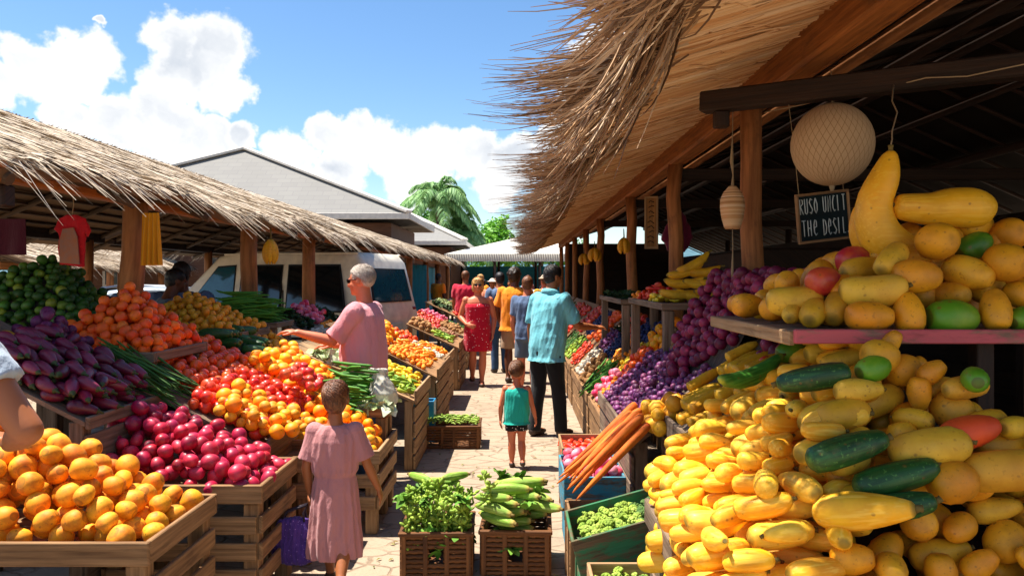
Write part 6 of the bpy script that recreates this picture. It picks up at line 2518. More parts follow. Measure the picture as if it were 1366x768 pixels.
heap('pale lettuce beside the green beans and plastic bag', 'lettuces beside the green beans', [(1, 'cabbage')], (-1.08, -.9, 5.16, 5.42), const(.71), const(.85), 7, 17)
heap({'zucchini': 'dark green zucchini on the board behind the tomatoes', 'dark_greens': 'dark leafy greens behind the tomatoes'}, {'zucchini': 'zucchini behind the tomatoes', 'dark_greens': 'leafy greens behind the tomatoes'},
     [(.45, 'zucchini'), (.55, 'dark_greens')], (-2.3, -1.96, 5.66, 6.2), fL, hL(.14), 30, 18, yaw=lambda r: r.gauss(0, .6))
heap('small yellow guava on the board behind the zucchini', 'guavas behind the zucchini', [(1, 'lemon')], (-2.3, -1.9, 6.25, 6.9), fL, hL(.12), 90, 19)
heap('green pepper on the board beyond the oranges', 'green peppers beyond the oranges', [(.7, 'green_pepper'), (.3, 'green_bean')], (-1.85, -1.46, 6.2, 6.9), fL, hL(.12), 60, 20)

# raised platforms in the shade
tray_table('shaded platform with the lime heap', -4.4, -2.80, 4.74, 5.95, 1.265, name='platform', m=M['shelf'], tray=.07, slats=1)
f = mound(-4.15, -2.78, 4.72, 5.98, 1.27, .52, .6, .5, .85)
heap('dark green lime in the tall heap under the left thatch', 'limes heaped under the left thatch', [(1, 'lime')], (-3.72, -2.84, 4.79, 5.5), below(f, .085, 1.27), f, 300, 21)
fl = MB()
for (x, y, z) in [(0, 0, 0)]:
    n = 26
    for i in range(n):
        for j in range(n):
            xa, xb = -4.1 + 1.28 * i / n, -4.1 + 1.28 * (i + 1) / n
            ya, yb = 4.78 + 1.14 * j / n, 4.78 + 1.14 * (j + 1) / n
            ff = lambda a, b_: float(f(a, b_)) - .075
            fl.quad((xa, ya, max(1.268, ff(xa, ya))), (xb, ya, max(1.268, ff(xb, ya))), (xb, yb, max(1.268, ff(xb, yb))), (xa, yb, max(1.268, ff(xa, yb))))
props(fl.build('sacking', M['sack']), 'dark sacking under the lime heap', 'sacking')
tray_table('platform with the tangerine pyramid', -2.78, -2.10, 4.34, 5.09, 1.165, name='platform', m=M['shelf'], tray=.06, slats=0)
f = mound(-2.84, -2.06, 4.30, 5.14, 1.17, .42, .5, .5, .9)
heap('glossy tangerine in the pyramid in front of the first post', 'tangerines stacked in a pyramid', [(1, 'tangerine')], (-2.74, -2.13, 4.38, 5.05), below(f, .15, 1.17), f, 250, 22)
tray_table('platform with the yellow guava heap', -2.98, -2.2, 5.76, 6.68, 1.165, name='platform', m=M['shelf'], tray=.06, slats=0)
f = mound(-3.1, -2.15, 5.7, 6.75, 1.17, .40, .4, .5, .9)
heap('yellow guava in the heap behind the tangerines', 'guavas heaped behind the tangerines', [(1, 'lemon')], (-2.94, -2.24, 5.8, 6.64), below(f, .13, 1.17), f, 235, 23)
tray_table('platform with the green bean bundle by the second post', -2.95, -2.2, 6.86, 7.4, 1.2, name='platform', m=M['shelf'], tray=.05, slats=0)
f = mound(-3.3, -1.9, 6.8, 7.45, 1.21, .42, .5, .5, .5)
heap('green bean in the thick bundle by the second post', 'green beans bundled by the second post', [(1, 'green_bean')], (-2.75, -2.36, 6.9, 7.36), const(1.21), f, 130, 24, yaw=lambda r: r.gauss(0, .13), K=10)
tray_table('dim low table of oranges behind the arm at the left edge', -3.5, -2.86, 4.3, 4.7, 1.0, name='platform', m=M['shelf'], tray=.06, slats=0)
heap('orange in the dim row under the lime platform', 'oranges under the lime platform', [(1, 'orange')], (-3.3, -2.9, 4.34, 4.66), const(1.01), const(1.12), 32, 25)


def patches(prefix, zf, x0, x1, cells, seed, side):
    """a sloping board divided into patches of small produce: cells = (y0, y1, [(xa, xb, kind, n, depth)])"""
    sd = seed
    for (ya, yb, row) in cells:
        for (xa, xb, kind, n, dep) in row:
            sd += 1
            nm = PROTO[kind][0]['name'].replace('_', ' ')
            sl = (zf(x1) - zf(x0)) / (x1 - x0)
            rr_ = random.Random(sd)
            tilt = rr_.uniform(-.08, .08)
            heap(f'{nm} {prefix}', f'{nm} pieces {prefix}', [(1, kind)], (xa + .012, xb - .012, ya + .012, yb - .012), lambda x, y: zf(x),
                 (lambda a, b_, c, d, e: (lambda x, y: zf(x) + 1.45 * e * np.minimum(1, .62 + 3.0 * np.minimum(np.minimum((x - a) / (b_ - a), (b_ - x) / (b_ - a)), np.minimum((y - c) / (d - c), (d - y) / (d - c))))))(xa, xb, ya, yb, dep),
                 int(n * 1.5), sd, slope=(sl, 0), pitch_k=.9, K=14, fails=8)


def zL2(x):
    return .74 + .52 * (-1.5 - x)


rack('shaded sloping board of mixed greens and roots in front of the van', -2.55, -1.5, 7.6, 9.35, zL2)
patches('on the shaded board in front of the van', zL2, -2.55, -1.5, [
    (7.62, 8.2, [(-2.5, -2.15, 'dark_greens', 16, .12), (-2.15, -1.8, 'garlic', 40, .07), (-1.8, -1.52, 'green_pepper', 24, .09)]),
    (8.2, 8.8, [(-2.5, -2.2, 'radish', 30, .1), (-2.2, -1.85, 'apricot', 40, .09), (-1.85, -1.52, 'shallot', 34, .08)]),
    (8.8, 9.33, [(-2.5, -2.1, 'dark_greens', 14, .12), (-2.1, -1.8, 'tomato', 30, .08), (-1.8, -1.52, 'potato', 26, .08)])], 200, 'left')


def zS(x):
    return .60 + .42 * (-.87 - x)


S_TABS = [
    ('weathered crate table of peppers and pale greens just beyond the man in pink', 6.32, 7.32, [(6.36, 6.85, [(-1.75, -1.2, 'cabbage', 14, .12), (-1.2, -.9, 'green_pepper', 34, .1)]), (6.85, 7.28, [(-1.75, -1.3, 'zucchini', 9, .14), (-1.3, -.9, 'yellow_pepper', 46, .09)])]),
    ('weathered crate table of orange fruit behind the man in pink', 7.62, 8.95, [(7.64, 8.25, [(-1.85, -1.35, 'orange_pepper', 56, .15), (-1.35, -.92, 'apricot', 60, .09)]), (8.25, 8.92, [(-1.85, -1.4, 'orange', 40, .15), (-1.4, -.92, 'orange_pepper', 50, .1)])]),
    ('weathered crate table with garlic and red fruit beyond the orange heaps', 9.25, 10.5, [(9.28, 9.85, [(-1.85, -1.4, 'red_tomato', 40, .13), (-1.4, -.95, 'garlic', 50, .08)]), (9.85, 10.45, [(-1.85, -1.35, 'tangerine', 44, .12), (-1.35, -.95, 'orange_pepper', 40, .1)])]),
    ('weathered crate table behind the rear of the van', 10.9, 12.3, [(10.95, 11.6, [(-1.6, -1.25, 'potato', 36, .1), (-1.25, -.95, 'green_pepper', 34, .1)]), (11.6, 12.25, [(-1.6, -1.25, 'red_apple' if False else 'apple', 36, .1), (-1.25, -.95, 'shallot', 40, .1)])]),
    ('weathered crate table with potatoes halfway down the lane', 13.4, 15.2, [(13.45, 14.3, [(-1.9, -1.4, 'apple', 44, .14), (-1.4, -1.0, 'potato', 46, .1)]), (14.3, 15.15, [(-1.9, -1.4, 'radish', 44, .14), (-1.4, -1.0, 'okra', 40, .1)])]),
    ('weathered crate table of greens by the teal kiosk', 15.8, 18.2, [(15.85, 17.0, [(-1.9, -1.4, 'dark_greens', 20, .16), (-1.4, -1.0, 'red_tomato', 40, .1)]), (17.0, 18.15, [(-1.9, -1.4, 'cabbage', 18, .14), (-1.4, -1.0, 'apple', 46, .1)])]),
    ('farthest weathered crate table on the left side', 19.0, 22.0, [(19.1, 20.4, [(-1.9, -1.0, 'potato', 60, .14)]), (20.4, 21.9, [(-1.9, -1.0, 'red_tomato', 50, .14)])]),
]
for i, (lb, ya, yb, cells) in enumerate(S_TABS):
    x1 = -.87 if i < 4 else -.95
    x0 = -1.95 if i not in (3,) else -1.62
    dz_ = (0, .05, -.04, .03, -.03, .04, 0)[i]
    x1 += (0, .05, -.03, .02, .05, -.05, 0)[i]
    zS_ = (lambda d, k: (lambda x: .60 + d + (.42 + k) * (-.87 - x)))(dz_, (0, .06, -.05, .04, -.03, .05, 0)[i])
    rack(lb, x0, x1, ya, yb, zS_, m=M['crate_pale'] if i % 2 == 0 else M['crate'], name='display_table', front_h=.12, cat='table')
    near = lb.split(' table ')[1] if ' table ' in lb else lb
    patches('on the crate table ' + near.replace('of ', 'with ', 1) if False else 'on the ' + ('first', 'second', 'third', 'fourth', 'fifth', 'sixth', 'seventh')[i] + ' crate table beyond the man in pink', zS_, x0, x1, cells, 300 + i * 10, 'left')
crate('small blue plastic crate between two tables at the left of the lane', -.93, 7.47, 0, .22, .2, .42, plain('blue_plastic', '#1c86b8', .4), name='crate', holes=False)

# ------------------------------------------------------------------ right side of the lane
def zR(x):
    return .16 + .85 * x


def hR(d):
    return lambda x, y: zR(x) + d


def fR(x, y):
    return zR(x)


def ray_on(h, px, py):
    Y = 1.0
    while Y < 12:
        p = at(px, py, Y)
        if p.z <= float(h(p.x, p.y)):
            return p.x, p.y
        Y += .005
    return None


rack('sloping board under the big squash pile at the right', .56, 1.0, 2.62, 3.17, zR, side='right')


def hP(x, y):
    cap = np.minimum(1.375, 1.375 - .85 * (x - 1.27))
    return np.minimum(cap, np.minimum(zR(x) + .20, .60 + 1.55 * (y - 1.95) + .04 * np.sin(x * 9)))


def fP(x, y):
    return np.maximum(.30, np.minimum(zR(x), hP(x, y) - .33))


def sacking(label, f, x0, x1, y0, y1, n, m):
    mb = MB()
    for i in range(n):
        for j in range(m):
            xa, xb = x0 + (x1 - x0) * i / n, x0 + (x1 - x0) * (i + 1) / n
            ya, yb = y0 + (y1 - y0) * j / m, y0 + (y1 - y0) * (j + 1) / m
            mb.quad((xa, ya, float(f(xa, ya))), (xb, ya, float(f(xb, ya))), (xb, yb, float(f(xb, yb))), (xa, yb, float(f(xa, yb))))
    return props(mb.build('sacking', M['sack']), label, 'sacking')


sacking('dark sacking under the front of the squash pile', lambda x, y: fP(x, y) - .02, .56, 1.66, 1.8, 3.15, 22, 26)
b = MB()
b.box((1.09, 1.80, .30), (1.06, .02, .56))
bin_ = thing('pile_bin', 'wooden bin that holds the foot of the squash pile', 'bin', (1.09, 1.8, 0))
b.build('front_panel', M['crate'], bin_)
for k in range(4):
    b = MB()
    b.box((1.67, 2.46, .12 + k * .22), (.02, 1.3, .2))
    b.build('side_board', M['crate'], bin_)
rg = lambda xs, ys: xs / ys > .43
lf = lambda xs, ys: xs / ys <= .43
both = {'squash': lf, 'small_squash': lf, 'squash_b': rg, 'papaya': rg, 'round_papaya': rg}
SPEC = [('zucchini', 1085, 553, 2.75, 1.0), ('cucumber', 1000, 545, .5, 1.0), ('zucchini', 1130, 660, .15, 1.1), ('zucchini', 1195, 700, .05, 1.1), ('zucchini', 1190, 742, -.2, 1.0),
        ('green_mango', 1165, 505, .3, 1.0), ('green_mango', 1300, 562, 1.2, .9), ('red_papaya', 1293, 634, 0, 1.0), ('round_papaya', 1270, 704, 0, 1.0),
        ('squash_b', 1240, 660, -.25, 1.15), ('squash_b', 1340, 690, -.5, 1.15), ('squash', 1150, 745, -.6, 1.15), ('green_mango', 1055, 483, .1, 1.0)]
spec = []
for (k, px, py, yw, sc) in SPEC:
    h = ray_on(hP, px, py)
    if h:
        spec.append((k, h[0], h[1], yw, sc))


def pack_regions(shapes, regions, bbox, floor, top, nmax, seed, **kw):
    """several kinds, each kept to its own part of the pile"""
    r_ = random.Random(seed)
    return pack(shapes, bbox, floor, top, nmax, seed, **kw)


LB = {'squash': 'bright yellow squash with a dry stem in the sunny side of the big pile', 'small_squash': 'small yellow squash tucked in the sunny side of the big pile',
      'squash_b': 'dull gold squash in the shaded side of the big pile under the shelf', 'papaya': 'golden papaya in the shaded side of the big pile under the shelf',
      'round_papaya': 'round golden papaya in the shaded side of the big pile under the shelf', 'zucchini': 'dark green zucchini lying on the yellow squash pile',
      'cucumber': 'long bent green cucumber lying on the squash pile', 'green_mango': 'green mango among the golden papayas of the big pile', 'red_papaya': 'single orange red papaya in the shaded pile'}
GR = {k: 'squash and papaya pile: ' + PROTO[k][0]['name'].replace('_', ' ') for k in LB}
GR.pop('cucumber'), GR.pop('red_papaya')
GR['cucumber'] = GR['red_papaya'] = None
yw_ = lambda r: r.gauss(.1, .35) if r.random() < .75 else r.uniform(0, 6.28)
res = pack([(.8, 'squash'), (.2, 'small_squash')], (.55, 1.34, 1.86, 3.14), fP, hP, 330, 31, mask=lf, yaw=yw_, slope=(.85, 0), pitch_k=.25, K=26, fails=40, sizes=(.72, .95))
res2 = pack([(.45, 'squash_b'), (.42, 'papaya'), (.13, 'round_papaya')], (.72, 1.60, 1.86, 3.14), fP, hP, 420, 32, mask=rg, yaw=yw_, slope=(.85, 0), pitch_k=.25, K=34, fails=60, sizes=(.72, .95))
hF = lambda x, y: hP(x, y) + .035
res2 = res2 + pack([(.55, 'papaya'), (.45, 'squash_b')], (.74, 1.62, 1.86, 2.7), fP, hF, 200, 33, mask=rg, yaw=yw_, pitch_k=.1, K=34, fails=60, sizes=(.60, .85), pre=res + res2)
res = res + pack([(1, 'small_squash')], (.55, 1.2, 1.86, 3.14), fP, hF, 160, 34, mask=lf, yaw=yw_, pitch_k=.1, K=30, fails=40, sizes=(.8, 1.05), pre=res + res2)
for (kind, var, loc, M3, sc) in shown(res + res2):
    spawn(kind, var, loc, M3, sc, LB[kind], GR[kind])
# specials settle on what is already there
allsp = [(loc + M3 @ p * sc, r * sc) for (k, v, loc, M3, sc) in res + res2 for (p, r) in PROTO[k][v]['chain']]
AP = np.array([a[0][:] for a in allsp])
AR = np.array([a[1] for a in allsp])
rs = random.Random(77)
LAB_S = {
    0: 'dark green zucchini lying across the top of the sunny yellow squash', 1: None, 2: 'dark green zucchini half in shade below the golden papayas',
    3: 'dark green zucchini beside the round yellow papaya', 4: 'dark green zucchini at the bottom of the pile', 5: 'green mango between golden squash under the shelf',
    6: 'green mango at the dark right end of the pile', 7: None, 8: 'big round yellow papaya beside the zucchini at the right', 9: 'long gold squash below the orange red papaya',
    10: 'long gold squash at the right edge of the pile', 11: 'ridged bright yellow squash at the foot of the pile', 12: 'green mango at the left end of the row under the shelf', 13: 'golden papaya standing on end right under the shelf'}
for i, (k, x, y, yw, sc) in enumerate(spec):
    d = Vector((math.cos(yw), math.sin(yw), .25 * math.cos(yw)))
    M3 = d.to_track_quat('X', 'Z').to_matrix() @ Matrix.Rotation(rs.uniform(0, 6), 3, 'X')
    z = -9
    for (p, r) in PROTO[k][0]['chain']:
        q = (M3 @ p) * sc
        r *= sc * .93
        cx, cy = x + q.x, y + q.y
        z = max(z, float(fP(cx, cy)) + r - q.z)
        s = r + AR * .93
        d2 = s * s - (AP[:, 0] - cx) ** 2 - (AP[:, 1] - cy) ** 2
        ok = d2 > 0
        if ok.any():
            z = max(z, float((AP[ok, 2] + np.sqrt(d2[ok])).max()) - q.z)
    z = min(z, float(hP(x, y)) + .13, 1.33)
    loc = Vector((x, y, z))
    spawn(k, 0, loc, M3, sc, LAB_S.get(i) or LB[k], None)
    newp = [(loc + M3 @ p * sc, r * sc) for (p, r) in PROTO[k][0]['chain']]
    AP = np.vstack([AP, np.array([a[0][:] for a in newp])])
    AR = np.append(AR, [a[1] for a in newp])

rack('sloping board under the corn beside the squash', .80, 1.5, 3.2, 4.12, zR, side='right')
heap('yellow corn cob in the rows behind the squash pile', 'corn cobs behind the squash', [(1, 'corn')], (.84, 1.16, 3.26, 3.92), fR, hR(.11), 64, 41, yaw=lambda r: r.gauss(.25, .1), slope=(.85, 0), pitch_k=.5)
heap('small round gourd between the carrots and the corn', 'gourds between carrots and corn', [(1, 'pumpkin')], (.72, .86, 3.93, 4.25), lambda x, y: np.maximum(zR(x), .74), hR(.22), 14, 43)
rack('long sloping board under the grapes and purple plums', .64, 1.5, 4.14, 5.75, zR, side='right')
bd = lambda ys: 1.02 + .10 * np.sin(ys * 5.0)
heap('small purple grape in the wide heap beside the radish crate', 'grapes in the wide purple heap', [(1, 'grape')], (.66, 1.12, 4.2, 5.7), fR, hR(.055), 300, 44, mask=lambda xs, ys: xs < bd(ys), K=30)
def hPl(x, y):
    h = zR(x) + .10 + .34 * np.clip((x - 1.0) / .38, 0, 1) * np.clip((5.6 - y) / .5, 0, 1)
    return np.where(y < 3.75, np.minimum(h, 1.33), np.minimum(h, 1.66))


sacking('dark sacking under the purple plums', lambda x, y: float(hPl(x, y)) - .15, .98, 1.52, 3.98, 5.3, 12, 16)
heap('glossy purple plum in the heap above the grapes', 'purple plums above the grapes', [(1, 'red_plum')], (.95, 1.50, 3.24, 5.25), lambda x, y: hPl(x, y) - .13, hPl, 400, 45, mask=lambda xs, ys: (xs > bd(ys) + .03) & ((xs > 1.2) | (ys > 3.98)), K=30)
heap('brown shallot in the heap beside the purple plums', 'shallots beside the purple plums', [(1, 'shallot')], (1.1, 1.46, 5.25, 5.72), fR, hR(.12), 90, 46)
for (px, py) in ((1003, 484), (1022, 478), (1012, 497), (1033, 494)):
    h = ray_on(hR(.12), px, py)
    spawn('tomato', 0, Vector((h[0], h[1], zR(h[0]) + .10)), Euler((.2, .3, px)).to_matrix(), .95, 'orange red tomato at the edge of the purple plums', 'tomatoes at the edge of the purple plums')

# crates along the right edge of the lane
crate('upturned worn green box under the tilted broccoli crate', .52, 3.48, 0, .46, .42, .36, M['green_paint'], name='box')
crate('tilted worn green crate of broccoli beside the squash pile', .53, 3.48, .385, .52, .44, .17, M['green_paint'], 0.0, (0, -.27), holes=False)
tl = lambda x, y: .47 + .277 * (x - .53)
heap({'floret': 'pale broccoli floret in the tilted green crate', 'dark_floret': 'dark broccoli floret in the tilted green crate'}, {'floret': 'pale broccoli in the tilted crate', 'dark_floret': 'dark broccoli in the tilted crate'},
     [(1, 'floret')], (.31, .56, 3.30, 3.66), tl, lambda x, y: tl(x, y) + .055, 120, 50)
heap('dark broccoli floret in the tilted green crate', 'dark broccoli in the tilted crate', [(1, 'dark_floret')], (.56, .74, 3.30, 3.66), tl, lambda x, y: tl(x, y) + .055, 70, 51)
crate('wooden crate of broccoli under the edge of the squash pile', .43, 2.93, .2, .28, .40, .24, M['crate_pale'], holes=False)
crate('worn green box carrying the lower broccoli crate', .43, 2.93, 0, .26, .38, .195, M['green_paint'], name='box', holes=False)
heap('pale broccoli floret in the lower crate by the squash pile', 'broccoli in the lower crate', [(.7, 'floret'), (.3, 'dark_floret')], (.32, .54, 2.76, 3.10), const(.34), const(.44), 100, 52)
crate('plain wooden crate under the carrots', .44, 4.02, 0, .34, .30, .40, M['crate'])
rc_ = random.Random(3)
cd = Vector((.43, .03, .40)).normalized()
for i in range(13):
    lay = i // 6
    yy = 3.88 + .058 * (i % 6) + .03 * lay + rc_.gauss(0, .008)
    c = Vector((.47 + rc_.gauss(0, .02), yy, .675 + .045 * lay + .012 * (i % 2)))
    d = (cd + Vector((rc_.gauss(0, .03), rc_.gauss(0, .05) - .06 * (i % 6 - 3) / 3, rc_.gauss(0, .03)))).normalized()
    M3 = d.to_track_quat('X', 'Z').to_matrix() @ Matrix.Rotation(rc_.uniform(0, 6), 3, 'X')
    spawn('carrot', i % 3, c, M3, rc_.uniform(.92, 1.08), 'long orange carrot leaning in the bunch beside the radishes', 'carrots leaning in a bunch')
crate('worn blue box under the radish crate', .45, 4.62, 0, .32, .50, .22, M['blue_paint'], name='box', holes=False)
crate('worn blue crate of pink radishes', .45, 4.62, .225, .36, .56, .25, M['blue_paint'], holes=False)
heap('pink red radish in the blue crate', 'radishes in the blue crate', [(1, 'radish')], (.31, .59, 4.39, 4.86), const(.38), mound(.1, .8, 4.1, 5.1, .42, .17), 90, 53)
crate('pale wooden crate of red peppers beyond the radishes', .47, 5.25, .25, .34, .46, .24, M['crate_pale'], holes=False)
crate('wooden box under the red pepper crate', .47, 5.25, 0, .32, .44, .245, M['crate'], name='box')
heap('red pepper in the pale crate beyond the radishes', 'red peppers in the pale crate', [(1, 'chili')], (.33, .61, 5.07, 5.43), const(.40), const(.53), 70, 54)


def zF(x):
    return .44 + 1.02 * (x - .70)


def far_rack(lb, ya, yb, x0=.70):
    rack(lb, x0, 1.42, ya, yb, zF, side='right', m=M['crate'], front_h=.1)


far_rack('sloping board of yellow peppers and red fruit beside the man in blue', 5.9, 7.2)
patches('on the board beside the man in blue', zF, .7, 1.42, [
    (5.92, 6.35, [(.72, .96, 'yellow_pepper', 44, .1), (.96, 1.2, 'chili', 40, .1), (1.2, 1.4, 'orange_pepper', 36, .12)]),
    (6.35, 6.8, [(.72, .92, 'apricot', 44, .08), (.92, 1.16, 'tomato', 34, .1), (1.16, 1.4, 'orange', 22, .12)]),
    (6.8, 7.18, [(.72, .95, 'radish', 30, .08), (.95, 1.2, 'yellow_pepper', 34, .09), (1.2, 1.4, 'blueberry', 60, .07)])], 400, 'right')
far_rack('sloping board with green beans and dark fruit beyond the man in blue', 7.35, 9.4)
patches('on the board just beyond the man in blue', zF, .7, 1.42, [
    (7.37, 7.95, [(.72, .98, 'green_bean', 22, .09), (.98, 1.2, 'orange_pepper', 34, .09), (1.2, 1.4, 'blueberry', 70, .07)]),
    (7.95, 8.6, [(.72, .98, 'potato', 34, .09), (.98, 1.2, 'blueberry', 70, .07), (1.2, 1.4, 'apple', 30, .09)]),
    (8.6, 9.38, [(.72, 1.0, 'garlic', 54, .08), (1.0, 1.2, 'grape', 60, .06), (1.2, 1.4, 'dark_greens', 10, .12)])], 420, 'right')
far_rack('sloping board of mixed fruit in the middle of the right side', 9.6, 12.8)
patches('on the middle board of the right side', zF, .7, 1.42, [
    (9.65, 10.6, [(.72, 1.0, 'chili', 44, .1), (1.0, 1.4, 'tangerine', 40, .1)]),
    (10.6, 11.6, [(.72, 1.0, 'green_pepper', 44, .1), (1.0, 1.4, 'blueberry', 80, .08)]),
    (11.6, 12.75, [(.72, 1.0, 'okra', 40, .1), (1.0, 1.4, 'apple', 44, .1)])], 440, 'right')
far_rack('sloping board of mixed fruit far down the right side', 13.1, 18)
patches('on the far board of the right side', zF, .7, 1.42, [
    (13.2, 14.6, [(.72, 1.4, 'red_tomato', 50, .14)]), (14.6, 16.2, [(.72, 1.4, 'apple', 60, .14)]), (16.2, 17.9, [(.72, 1.4, 'okra', 70, .14)])], 460, 'right')
far_rack('farthest sloping board on the right side', 18.4, 24.5)

# far shelf with chillies and bananas
tray_table('shelf of red chillies and bananas above the shallots', 1.02, 1.42, 5.3, 6.9, 1.43, name='shelf', m=M['shelf'], tray=.05, slats=0)
heap('pink red pepper on the shelf above the shallots', 'red peppers on the shelf', [(1, 'chili')], (1.06, 1.4, 5.95, 6.4), const(1.44), mound(.8, 1.55, 5.6, 6.8, 1.44, .3), 90, 60)
heap('orange pepper on the shelf above the shallots', 'orange peppers on the shelf', [(1, 'orange_pepper')], (1.06, 1.4, 6.42, 6.85), const(1.44), const(1.58), 60, 61)
heap('yellow pepper on the shelf between the red peppers and the bananas', 'yellow peppers on the shelf', [(1, 'yellow_pepper')], (1.05, 1.4, 5.72, 5.93), const(1.44), const(1.56), 36, 62)
tray_table('shelf of dark greens behind the chilli shelf', 1.02, 1.42, 7.4, 9.3, 1.40, name='shelf', m=M['shelf'], tray=.05, slats=0)
heap('dark leafy greens on the second shelf at the right', 'greens on the second shelf', [(1, 'dark_greens')], (1.06, 1.4, 7.5, 9.2), const(1.41), const(1.56), 60, 63)
BAN = fruit('banana_skin', ['#e0a818', '#d89c12', '#e8b62a'], .4, 10, .3, '#a8740e', tip='#5e4a18', tip_len=.008, half=.15, stripes='#c08c14')
longveg('banana', 'big_banana', .15, lambda v: [(-1, .006), (-.94, .014), (-.8, .027), (-.4, .034), (.2, .034), (.6, .029), (.85, .019), (.95, .012), (1, .010)], BAN, 'banana', 2, [.03, .045], .05, 5, (.009, .03), 14)
rb_ = random.Random(9)
for i, (px, py, yw, pt) in enumerate([(905, 392, .1, 0), (928, 393, -.05, 0), (950, 392, .2, 0), (912, 377, .0, .05), (936, 378, .15, .0), (957, 377, .1, .1), (915, 362, .1, .35), (935, 362, .0, .05), (926, 352, .2, .55)]):
    c = at(px, py, 5.52)
    d = Vector((math.cos(yw), math.sin(yw), pt))
    M3 = d.to_track_quat('X', 'Z').to_matrix() @ Matrix.Rotation(1.57 + rb_.gauss(0, .3), 3, 'X')
    spawn('banana', i % 2, c, M3, 1.0, 'big yellow banana stacked at the near end of the chilli shelf', 'bananas stacked on the chilli shelf')

# ------------------------------------------------------------------ near fruit shelf
sh = thing('fruit_shelf', 'thick board shelf with a worn red front edge carrying papayas at the right', 'shelf', (1.7, 3.1, 1.40))
b = MB()
for k in range(5):
    b.box((1.70, 2.66 + k * .21, 1.425), (1.50, .2, .035))
b.build('board', M['shelf'], sh)
b = MB()
b.box((1.70, 2.545, 1.425), (1.52, .022, .048))
b.build('front_edge', M['pink_paint'], sh)
b = MB()
b.box((.938, 3.08, 1.418), (.022, 1.04, .05))
b.build('side_edge', M['crate_pale'], sh)
for (x, y) in ((1.62, 2.62), (1.62, 3.54), (2.4, 2.62), (2.4, 3.54)):
    b = MB()
    b.box((x, y, .70), (.06, .06, 1.40))
    b.build('leg', M['dark'], sh)
SHZ = 1.445
f = mound(.90, 1.7, 2.62, 3.9, SHZ, .30, .55, .35, .7)
heap('golden papaya in the neat stack at the left end of the fruit shelf', 'papayas stacked at the left end of the shelf', [(.75, 'papaya'), (.25, 'squash_b')], (.99, 1.24, 2.78, 3.5), const(SHZ), lambda x, y: SHZ + .10 + .32 * np.clip((x - .95), 0, .4) + 0 * y, 46, 70,
     yaw=lambda r: r.gauss(.15, .2), K=16)
heap('golden papaya in the back of the tall heap on the fruit shelf', 'papayas at the back of the shelf', [(.5, 'papaya'), (.5, 'round_papaya')], (1.36, 2.1, 2.95, 3.45), const(SHZ), mound(1.0, 2.6, 2.5, 3.5, SHZ, .36, .4, .6, .5), 46, 71, K=14)


def put_fruit(kind, var, px, py, Y, yaw, pitch, sc, label, roll=0.0):
    c = at(px, py, Y)
    d = Vector((math.cos(yaw) * math.cos(pitch), math.sin(yaw) * math.cos(pitch), math.sin(pitch)))
    M3 = d.to_track_quat('X', 'Z').to_matrix() @ Matrix.Rotation(roll, 3, 'X')
    return spawn(kind, var, c, M3, sc, label, None)


put_fruit('round_papaya', 0, 1250, 322, 2.78, -1.35, .1, 1.12, 'round orange papaya with its scar facing out, high on the fruit heap')
put_fruit('green_mango', 0, 1300, 328, 2.86, .1, .5, 1.15, 'green mango between two round papayas high on the heap')
put_fruit('papaya', 1, 1292, 364, 2.76, -1.0, -.3, 1.15, 'plump gold papaya pointing its dark tip down right in the heap')
put_fruit('papaya', 2, 1222, 369, 2.70, -.15, 0, 1.12, 'pale gold papaya lying level in the middle of the heap')
put_fruit('round_papaya', 1, 1342, 350, 2.72, -1.2, -.2, 1.08, 'round gold papaya at the right edge of the heap')
put_fruit('round_papaya', 0, 1346, 313, 2.95, -1.5, .2, 1.05, 'dull round papaya topmost at the right edge')
put_fruit('papaya', 0, 1328, 413, 2.62, 1.2, 1.1, 1.0, 'gold papaya standing upright on the red shelf edge')
put_fruit('green_mango', 1, 1270, 424, 2.62, .02, 0, 1.45, 'long green mango lying on the red shelf edge')
put_fruit('papaya', 1, 1212, 417, 2.62, 1.5, 1.2, .98, 'gold papaya standing beside the long green mango')
put_fruit('papaya', 2, 1270, 394, 2.78, -1.3, .1, .92, 'small gold papaya above the long green mango')
put_fruit('round_papaya', 1, 1358, 392, 2.72, -1.3, 0, .75, 'small round papaya at the right edge of the shelf')
put_fruit('green_mango', 0, 1364, 424, 2.62, .4, .3, .95, 'green mango cut by the right edge of the photo')
put_fruit('squash_b', 1, 1190, 345, 2.78, .75, .45, 1.05, 'slanting gold squash leaning under the giant crookneck')
put_fruit('squash_b', 3, 1165, 389, 2.68, -.25, .1, 1.15, 'curved pale squash lying over the shelf edge papayas', 1.6)
put_fruit('papaya', 0, 1160, 422, 2.60, -.12, 0, 1.05, 'stout gold papaya lying at the shelf corner')
put_fruit('squash_b', 0, 1118, 408, 2.74, .9, .5, .95, 'gold squash leaning beside the red mango')
put_fruit('squash_b', 2, 1086, 414, 2.74, 1.0, .4, .9, 'gold squash in the middle of the shelf edge row')
put_fruit('squash_b', 1, 1058, 412, 2.80, 1.1, .4, .85, 'gold squash nearest the pale end of the shelf')
put_fruit('squash_b', 2, 1150, 358, 2.92, .3, .2, .95, 'gold squash lying behind the red mangoes')
put_fruit('squash_b', 0, 1135, 384, 2.82, .35, .25, .8, 'gold squash wedged right of the red mango')
put_fruit('red_mango', 0, 1099, 375, 2.80, .4, .1, 1.0, 'shiny red mango in front on the fruit shelf')
put_fruit('red_mango', 0, 1140, 347, 3.0, .2, .15, 1.05, 'dark red mango half hidden behind the gold squash')
